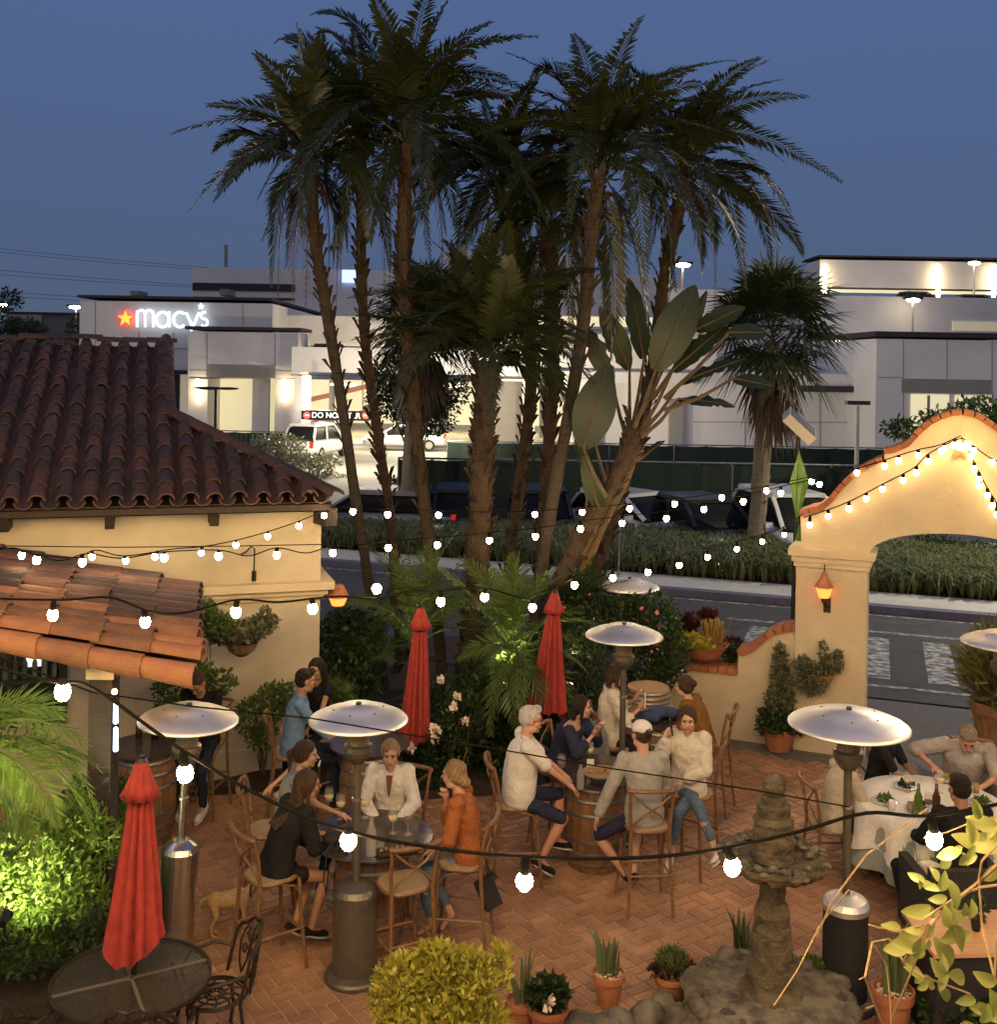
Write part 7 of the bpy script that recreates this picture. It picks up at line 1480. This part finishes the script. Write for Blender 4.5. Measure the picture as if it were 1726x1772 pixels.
    for k in (0, 1):
        sg = 1 if k == 0 else -1; hp = pel + Lf * sg * .088 * s - U * .02; ft = W(*feet[k]); kp = (Lf * kpole[k][0] + F_ * kpole[k][1] + U * kpole[k][2]) if kpole and kpole[k] else F_ * 1 + U * 1.2 + Lf * sg * .15
        kn, an = ik(hp, ft, .43 * s, .42 * s, kp); legs.append((hp, kn, an)); sk.cap(hp, kn, .070 * s, .050 * s); sk.cap(kn, kn.lerp(an, .35), .050 * s, .052 * s); sk.cap(kn.lerp(an, .3), an, .052 * s, .032 * s)
        sh = (an - kn).normalized(); fd = (F_ - sh * F_.dot(sh)); fd = fd.normalized() if fd.length > .2 else F_; fd = (fd * .9 + Vector((0, 0, -.15))).normalized(); sk.cap(an, an + sh * .04 * s + fd * .13 * s, .030 * s, .022 * s)
        so_ = MB(); tb_ = an + sh * .045 * s; so_.cap(tb_ - fd * .05 * s, tb_ + fd * .06 * s, .040 * s, .042 * s, 12); so_.cap(tb_ + fd * .06 * s, tb_ + fd * .155 * s, .042 * s, .036 * s, 12)
        so_.v = [tuple(Vector(v) - sh * max(0, (Vector(v) - tb_).dot(sh) - .022 * s)) for v in so_.v]
        if shoes: 
            so = so_.build('shoe', FB[shoes], t, world=True, smooth=True); s2 = MB(); M = Matrix((fd.cross(sh), fd, sh)).transposed(); s2.ell(tb_ + fd * .055 * s + sh * .024 * s, (.043 * s, .148 * s, .010), M=M); s2.build('sole', solem, so, world=True, smooth=True)
    remesh(sk, 'body', SK[skin], t, vox=.0075 if D < 12 else .009, it=3)
    # face
    for k in (1, -1):
        mb = MB(); he(mb, (k * .030, .0815, .010), (.0115, .006, .0050)); eo = mb.build('eye', eyew, t, world=True, smooth=True); mb = MB(); he(mb, (k * .030, .0855, .010), (.0070, .0042, .0055)); mb.build('iris', eyem, eo, world=True, smooth=True)
        mb = MB(); mb.cap(HW((k * .016, .091, .028)), HW((k * .048, .080, .029)), .0042, .003, 6); mb.build('eyebrow', HR['brown' if hair in ('blonde', 'white', 'grey') else hair], t, world=True)
    mb = MB(); he(mb, (0, .0935, -.052), (.023, .006, .0075)); mb.build('lips', lipm, t, world=True, smooth=True)
    # hair
    hb = MB()
    if style in ('short', 'crop'):
        he(hb, (0, -.020, .052), (.082, .096, .080)); he(hb, (0, -.045, .01), (.078, .070, .075)); he(hb, (0, .04, .092), (.06, .05, .03))
        if style == 'short': he(hb, (.02, .05, .105), (.05, .04, .024))
    else:
        he(hb, (0, -.022, .050), (.086, .098, .084)); he(hb, (0, -.045, .0), (.082, .072, .085))
        for k in (1, -1): he(hb, (k * .072, -.01, .02), (.020, .045, .055))
    if style == 'long':
        for k in (-.05, -.017, .017, .05): hb.cap(HW((k, -.075, .02)), HW((k * 1.2, -.085, -.14)), .045 * s, .045 * s); hb.cap(HW((k * 1.2, -.085, -.14)), hc + (hl * k * 1.3 - f3 * .115 - u3 * .40) * s, .045 * s, .022 * s)
        hb.cap(HW((.075, .0, .0)), HW((.085, -.0, -.17)), .024 * s, .018 * s); hb.cap(HW((-.075, -.01, .0)), HW((-.085, -.02, -.17)), .024 * s, .018 * s)
    if style == 'bob':
        for k in (1, -1): hb.cap(HW((k * .074, .005, .02)), HW((k * .074, .0, -.09)), .028 * s, .022 * s)
        for k in (-.04, 0, .04): hb.cap(HW((k, -.08, .02)), HW((k, -.082, -.10)), .042 * s, .034 * s)
    if style in ('bun', 'highbun'):
        he(hb, (0, -.125, .05 if style == 'bun' else .03), (.042, .038, .042)); hb.cap(HW((.0, -.09, .03)), HW((0, -.12, .05)), .035, .035)
    if style == 'lowbun': he(hb, (0, -.115, -.05), (.045, .036, .042)); he(hb, (0, -.08, -.03), (.06, .05, .06))
    if style == 'ponytail': hb.cap(HW((0, -.11, .04)), HW((0, -.15, .0)), .028 * s, .034 * s); hb.cap(HW((0, -.15, .0)), HW((0, -.14, -.16)), .034 * s, .014 * s)
    if beard: bd = MB(); he(bd, (0, .050, -.082), (.046, .040, .032)); he(bd, (0, .088, -.036), (.026, .010, .008)); [he(bd, (k * .048, .02, -.062), (.016, .035, .035)) for k in (1, -1)]; remesh(bd, 'beard', HR['white'], t, vox=.007, it=2, wr=.003)
    remesh(hb, 'hair', HR[hair], t, vox=.0075, it=3, wr=.006, seed=3)
    if cap:
        cm = MB(); he(cm, (0, -.012, .062), (.088, .102, .072)); co_ = remesh(cm, 'cap', FB['white'], t, vox=.008, it=2); cm = MB(); he(cm, (0, .12, .042), (.066, .07, .010)); cm.build('cap_peak', FB['white'], co_, world=True, smooth=True)
        cm = MB(); he(cm, (0, -.105, .022), (.034, .016, .026)); cm.build('cap_opening', FB['black'], co_, world=True, smooth=True)
    if glasses:
        gm2 = MB(); 
        for k in (1, -1):
            gm2.tube([HW((k * .031 + .019 * math.cos(R(q)), .098, .008 + .014 * math.sin(R(q)))) for q in range(0, 361, 40)], .0022, 5); gm2.tube([HW((k * .05, .097, .012)), HW((k * .078, .01, .012))], .0024, 5)
        gm2.tube([HW((-.012, .1, .01)), HW((.012, .1, .01))], .002, 5); gm2.build('glasses', blackm, t, world=True)
    # clothes
    cl = MB(); g = .010 + loose
    if off_shoulder:
        torso(cl, g, up=False)
    else: torso(cl, g)
    for k in (0, 1):
        A, e, wr_ = arms[k]; q = min(1, sleeve); a0 = A.lerp(e, .2) if off_shoulder else A
        cl.cap(a0, A.lerp(e, q), .056 * s + g, (.056 - .010 * q) * s + g * (1.2 if sleeve < 1 else 1))
        if sleeve > 1: cl.cap(e, e.lerp(wr_, min(.97, sleeve - 1)), .046 * s + g, .034 * s + g)
    top_o = remesh(cl, 'shirt', FB[top], t, vox=.0095, it=5, wr=.005 + loose * .12, seed=x)
    if collar:
        cb = MB()
        for k in (1, -1): cb.cap(nb + l3 * k * .048 * s + u3 * .012 * s - f3 * .030 * s, nb + l3 * k * .040 * s + f3 * .062 * s - u3 * .01 * s, .013 * s, .011 * s, 8)
        cb.cap(nb + l3 * .04 * s + u3 * .012 * s - f3 * .045 * s, nb - l3 * .04 * s + u3 * .012 * s - f3 * .045 * s, .013 * s, .013 * s, 8); cb.build('collar', FB[top], top_o, world=True, smooth=True)
    if bottom:
        bm2 = MB(); M = Matrix((Lf, F_, U)).transposed(); bm2.ell(pel - U * .02, (.170 * s + fatty * .02, .125 * s + fatty * .03, .105 * s), M=M, n=16, m=10)
        for k in (0, 1):
            hp, kn, an = legs[k]; q = min(1, leg); bm2.cap(hp, hp.lerp(kn, q), .082 * s, (.082 - .018 * q) * s)
            if leg > 1: bm2.cap(kn, kn.lerp(an, min(.95, leg - 1)), .063 * s, .046 * s)
        remesh(bm2, 'trousers' if leg > 1 else 'shorts', FB[bottom], t, vox=.0095, it=4, wr=.005, seed=x + 9)
    t['hd'] = 1; del t['hd']
    return dict(t=t, HW=HW, hands=[arms[0][2], arms[1][2]], W=W, nb=nb, hc=hc, HM=HM, S=S, legs=legs)
# P1 man in black by the cream wall
person('man in a black sweater looking down beside the cream wall', 354, 1303, 11.85, -100, lean=14, headpitch=38, skin='tan', top='black', bottom='darkjeans', shoes='shoe', hair='brown', male=True, hands=((.05, .36, .10), (-.12, .36, .10)), feet=((.13, .30, -.62), (-.13, .24, -.62)))
# P2 man in blue shirt
person('man in a light blue shirt seated with his back half turned, by the far barrel', 505, 1312, 11.6, 12, lean=10, headyaw=10, headpitch=4, skin='tan', top='blue', bottom='darkjeans', shoes='dshoe', hair='black', male=True, collar=True, sleeve=1.6, hands=((.18, .36, .08), (-.12, .44, .02)), feet=((.14, .50, -.52), (-.14, .46, -.54)), s=1.02)
person('dark haired woman facing the man in blue, mostly hidden behind him', 552, 1318, 12.25, -120, lean=6, headyaw=15, headpitch=6, skin='tan', top='black', bottom='black', hair='black', style='long', sleeve=.2, hands=((.15, .4, .1), (-.15, .4, .12)), s=.97)
# P4 long dark hair
person('woman with long dark hair in a black top on the nearest left stool', 478, 1506, 8.93, 40, hz=.80, lean=26, headyaw=-12, headpitch=4, skin='tan', top='black', bottom='black', shoes='dshoe', hair='brown', style='long', leg=.45, sleeve=1.5, loose=.012, hands=((.10, .42, .14), (-.12, .44, .08)), feet=((.06, .22, -.56), (-.08, .30, -.56)), s=.98)
person('woman in a grey top with sunglasses pushed up on her tied back hair', 492, 1452, 9.62, 4, lean=16, headyaw=0, headpitch=4, skin='fair', top='silver', bottom='darkjeans', hair='brown', style='ponytail', sleeve=.35, hands=((.34, -.16, .24), (-.10, .52, .14)), epole=((.9, .3, .2), (-.3, -.3, -.9)), feet=((.1, .34, -.56), (-.1, .34, -.56)), s=.95)
sg_ = thing('sunglasses', 'white rimmed sunglasses on top of the tied back brown hair', 'sunglasses', P(551, 1321, 9.5)); mb = MB()
for k in (-1, 1): mb.tube([(.01 + .0 * q, k * .028 + .022 * math.cos(R(q)), .0 + .014 * math.sin(R(q))) for q in range(0, 361, 40)], .005, 5)
mb.build('frame', china, sg_)
# P6 blonde woman
p6 = person('blonde woman in an open white shirt facing the camera behind the glass table', 676, 1448, 9.93, -92, hz=.79, lean=10, headyaw=4, headpitch=8, skin='fair', top='white', bottom='jeans', hair='blonde', style='lowbun', sleeve=1.85, loose=.016, collar=True, hands=((.09, .30, .08), (-.09, .30, .08)), epole=((.9, -.3, -.5), (-.9, -.3, -.5)), s=.95)

vt = MB(); q = p6['nb']; vt.add([q + Vector(v) for v in ((-.03, -.085, -.03), (.03, -.085, -.03), (.010, -.156, -.19), (-.008, -.156, -.19), (0, -.118, -.06), (0, -.160, -.14))], [(0, 4, 5, 3), (4, 1, 2, 5), (3, 5, 2), (0, 1, 4)]); vt.build('rust_undershirt', mat('dark_rust_knit', (.15, .05, .03), rough=.9), p6['t'], world=True, smooth=True)
# P7 rust
pr = person('woman in a rust brown sweater with blonde pinned up hair, right of the glass table', 812, 1498, 9.22, 170, hz=.80, lean=12, headyaw=-14, headpitch=4, skin='fair', top='rust', bottom='jeans', shoes=None, hair='blonde', style='lowbun', sleeve=1.5, loose=.014, leg=1.75, hands=((.14, .32, .06), (-.02, .22, .46)), epole=((.6, -.4, -.8), (-.3, .1, -1)), feet=((.06, .30, -.60), (-.06, .16, -.56)), s=.98, curl=(.6, .9))
# P8 white-haired man
person('white haired man with glasses in a white polo shirt and dark shorts', 897, 1392, 10.42, 8, lean=8, headyaw=-4, headpitch=4, skin='rosy', top='white', bottom='navy', shoes='dshoe', hair='white', male=True, collar=True, glasses=True, sleeve=.78, leg=.95, loose=.008, hands=((.05, .44, .13), (-.12, .46, .10)), feet=((.16, .40, -.50), (-.10, .20, -.56)), s=1.04, fatty=.6)
# P9 navy
person('woman with short dark hair in a navy off shoulder top, hands at her chin', 968, 1392, 11.25, -30, lean=22, headyaw=28, headpitch=2, skin='fair', top='navy', bottom='darkjeans', hair='black', style='bob', off_shoulder=True, sleeve=1.4, loose=.018, hands=((.03, .42, .42), (-.06, .42, .40)), epole=((.5, .3, -1), (-.5, .3, -1)), s=.95, curl=(1.0, 1.0), hdir=((0, .3, .8), (0, .3, .8)))
# P11 cap
person('man in a white cap and heather grey long sleeved shirt seen from behind', 1115, 1432, 10.0, 100, lean=8, headyaw=14, headpitch=2, skin='fair', top='grey', bottom='navy', shoes='dshoe', hair='brown', male=True, cap=True, sleeve=1.95, leg=.95, loose=.010, hands=((.42, .08, -.06), (-.16, .34, .1)), epole=((.7, -.6, -.3), (-.5, -.5, -.8)), feet=((.12, .16, -.60), (.02, .22, -.62)), kpole=((1.2, .6, .5), (-.2, 1, 1)), s=1.02)
# P12 woman on phone
ph = person('woman in a cream white sweater with a phone at her ear', 1190, 1368, 10.7, -108, lean=5, headyaw=6, headpitch=5, skin='fair', top='cream', bottom='jeans', shoes='shoe', hair='brown', style='lowbun', sleeve=1.7, loose=.024, leg=1.7, hands=((-.02, .24, .13), (-.17, .17, .52)), epole=((.7, -.1, -.7), (-.5, .4, -1)), feet=((-.10, .34, -.54), (.34, .46, -.42)), kpole=((.0, 1, 1), (.3, 1, 1.2)), s=.98, hdir=(None, (.25, .0, 1)), hpalm=(None, (1, -.3, 0)), curl=(.5, .9))
pn_ = thing('mobile_phone', 'dark mobile phone held to the ear of the woman in the cream sweater', 'phone', ph['hands'][1] + Vector((.02, -.03, .10))); mb = MB(); mb.box((0, 0, 0), (.012, .07, .145), M=Matrix.Rotation(R(-10), 3, 'Y')); mb.build('phone_body', blackm, pn_)
# P10 photo
pt = person('dark haired woman in a white blouse raising a phone behind the heater pole', 1052, 1296, 12.1, 2, lean=6, headyaw=-4, headpitch=4, skin='fair', top='cream', bottom='black', hair='brown', style='bob', sleeve=1.25, loose=.02, hands=((.05, .32, .40), (-.10, .34, .34)), epole=((.5, .3, -1), (-.5, .3, -1)), s=.98, hdir=((0, .3, 1), (0, .3, 1)), curl=(1, 1))
pn_ = thing('mobile_phone', 'pale phone raised by the woman in the white blouse', 'phone', pt['hands'][1] + Vector((.05, -.02, .10))); mb = MB(); mb.box((0, 0, 0), (.014, .05, .16)); mb.build('phone_body', china, pn_)
cl_ = thing('grey_jacket', 'grey plaid jacket hanging off the stool of the woman taking a photo', 'jacket', P(1030, 1300, 12.0)); mb = MB(); rd = random.Random(9)
mb.lathe([(.06, .34), (.14, .22), (.17, .0), (.19, -.25), (.20, -.36)], n=40, fn=lambda r, z, a: (r * (1 + .18 * math.sin(6 * a)), z)); mb.build('cloth', mat('grey_plaid', (.17, .17, .17), (.26, .25, .24), rough=.95, scale=30, bump=.4), cl_, smooth=True)
# P13 brown bun
person('person in a brown knit with a dark hair bun beside the garden wall', 1218, 1297, 12.0, 150, hz=.78, lean=22, headyaw=-4, headpitch=4, skin='fair', top='brown', bottom='darkjeans', hair='brown', style='bun', sleeve=1.9, loose=.018, hands=((.1, .38, .12), (-.1, .38, .12)), s=.97)
# P14 polo at dining table
person('man in a beige polo shirt, hand to his face, left of the dining table', 1440, 1432, 10.72, 8, hz=.52, lean=16, headyaw=-8, headpitch=8, skin='rosy', top='beige', bottom='black', shoes='dshoe', hair='brown', male=True, collar=True, sleeve=.8, hands=((.08, .26, .52), (-.10, .46, .13)), epole=((.2, .5, -1), (-.6, -.5, -.8)), feet=((.12, .52, -.42), (-.14, .50, -.42)), s=1.02, hdir=((0, .1, 1), None), hpalm=((0, -1, 0), None), curl=(.7, .6), kpole=((0, .3, 1), (0, .3, 1)))
person('person in a dark shirt cutting food behind the tall black heater', 1516, 1405, 11.55, -40, hz=.56, lean=14, headyaw=-6, headpitch=20, skin='brown', top='black', bottom='black', hair='black', male=True, sleeve=.8, hands=((.05, .46, .14), (-.08, .48, .14)), feet=((.1, .4, -.42), (-.1, .4, -.42)), kpole=((0, .3, 1), (0, .3, 1)), s=.98)
person('stout bearded man in a checked shirt bending over his plate', 1672, 1378, 11.7, -112, hz=.54, lean=32, headyaw=4, headpitch=38, skin='rosy', top='check', bottom='darkjeans', hair='grey', style='short', beard=True, male=True, collar=True, sleeve=.95, loose=.02, fatty=1.3, hands=((.10, .62, .17), (-.30, .42, .26)), epole=((.8, .2, -.3), (-.9, 0, -.2)), feet=((.14, .4, -.42), (-.14, .4, -.42)), kpole=((0, .3, 1), (0, .3, 1)), s=1.08)
person('man with short black hair in a black jacket, back to the camera', 1668, 1492, 9.62, 92, hz=.52, lean=6, headyaw=8, headpitch=4, skin='tan', top='black', bottom='black', shoes='dshoe', hair='black', style='crop', male=True, sleeve=1.95, loose=.02, hands=((.24, .40, .16), (-.2, .42, .16)), feet=((.42, .10, -.42), (.05, .42, -.42)), kpole=((.8, .5, 1), (0, .3, 1)), s=1.05, fatty=.5)
nk_ = MB(); c = P(1600, 1540, 9.75)
for dx, z0_, z1_ in ((0, 0, 0),):
    n1 = 9; vs = []
    for i in range(n1):
        q = i / (n1 - 1); vs += [P(1583 + 3 * q + 6 * q, 1492 + 88 * q, 9.62) + Vector((.02 * math.sin(q * 9), 0, 0)), P(1610 + 10 * q, 1488 + 92 * q, 9.55), P(1640 - 15 * q, 1500 + 100 * q, 9.62)]
    nk_.add(vs, [(3 * i + j, 3 * i + j + 1, 3 * i + j + 4, 3 * i + j + 3) for i in range(n1 - 1) for j in (0, 1)])
o = nk_.build('napkin', cloth_w, None, smooth=True); sm = o.modifiers.new('s', 'SOLIDIFY'); sm.thickness = .006; tag(o, 'pink white napkin over the knee of the man in the black jacket', 'napkin')
# ------------------------------------------------------------------ dog behind the left stool
dg_ = thing('dog', 'small tan dog standing on the brick behind the left bar stool', 'dog', G(400, 1625)); c = G(398, 1622); Wd = lambda x, y, z: Vector((c.x + x, c.y + y, z + .02)); fur = mat('tan_fur', (.60, .40, .19), (.45, .28, .12), rough=.9, scale=40, bump=.5, bscale=120)
mb = MB(); mb.ell(Wd(.06, .03, .30), (.11, .075, .085), n=14); mb.ell(Wd(-.04, 0, .29), (.10, .062, .068), n=14); mb.ell(Wd(-.12, -.02, .30), (.07, .062, .075), n=14); mb.cap(Wd(.12, .04, .33), Wd(.20, .05, .40), .05, .042); mb.ell(Wd(.235, .05, .41), (.052, .045, .045)); mb.cap(Wd(.25, .05, .395), Wd(.31, .05, .375), .028, .018)
for sx, sy in ((1, 1), (1, -1)): mb.cap(Wd(.11, .03 + sy * .035, .27), Wd(.12, .03 + sy * .04, .14), .032, .020); mb.cap(Wd(.12, .03 + sy * .04, .14), Wd(.115, .03 + sy * .04, .02), .019, .015); mb.cap(Wd(.115, .03 + sy * .04, .015), Wd(.14, .03 + sy * .04, .012), .016, .013)
for sy in (1, -1): mb.cap(Wd(-.13, -.02 + sy * .035, .28), Wd(-.10, -.02 + sy * .04, .18), .045, .026); mb.cap(Wd(-.10, -.02 + sy * .04, .18), Wd(-.15, -.02 + sy * .04, .10), .022, .016); mb.cap(Wd(-.15, -.02 + sy * .04, .10), Wd(-.14, -.02 + sy * .04, .02), .015, .014); mb.cap(Wd(-.14, -.02 + sy * .04, .015), Wd(-.115, -.02 + sy * .04, .012), .015, .012)
mb.cap(Wd(-.18, -.02, .33), Wd(-.24, -.03, .30), .020, .016); mb.cap(Wd(-.24, -.03, .30), Wd(-.27, -.03, .22), .018, .010)
for sy in (1, -1): mb.cap(Wd(.22, .05 + sy * .035, .44), Wd(.20, .05 + sy * .05, .40), .014, .008)
remesh(mb, 'body', fur, dg_, vox=.009, it=3, wr=.003)
mb = MB(); mb.ell(Wd(.325, .05, .38), .010); mb.build('nose', blackm, dg_, world=True)
for sy in (1, -1): mb = MB(); mb.ell(Wd(.272, .05 + sy * .028, .425), .007); mb.build('eye', eyem, dg_, world=True)
mb = MB(); mb.tube([Wd(.165 + .0 * q, .045 + .05 * math.cos(R(q)), .365 + .05 * math.sin(R(q))) for q in range(0, 361, 40)], .007, 6); mb.build('collar', blackc, dg_, world=True)
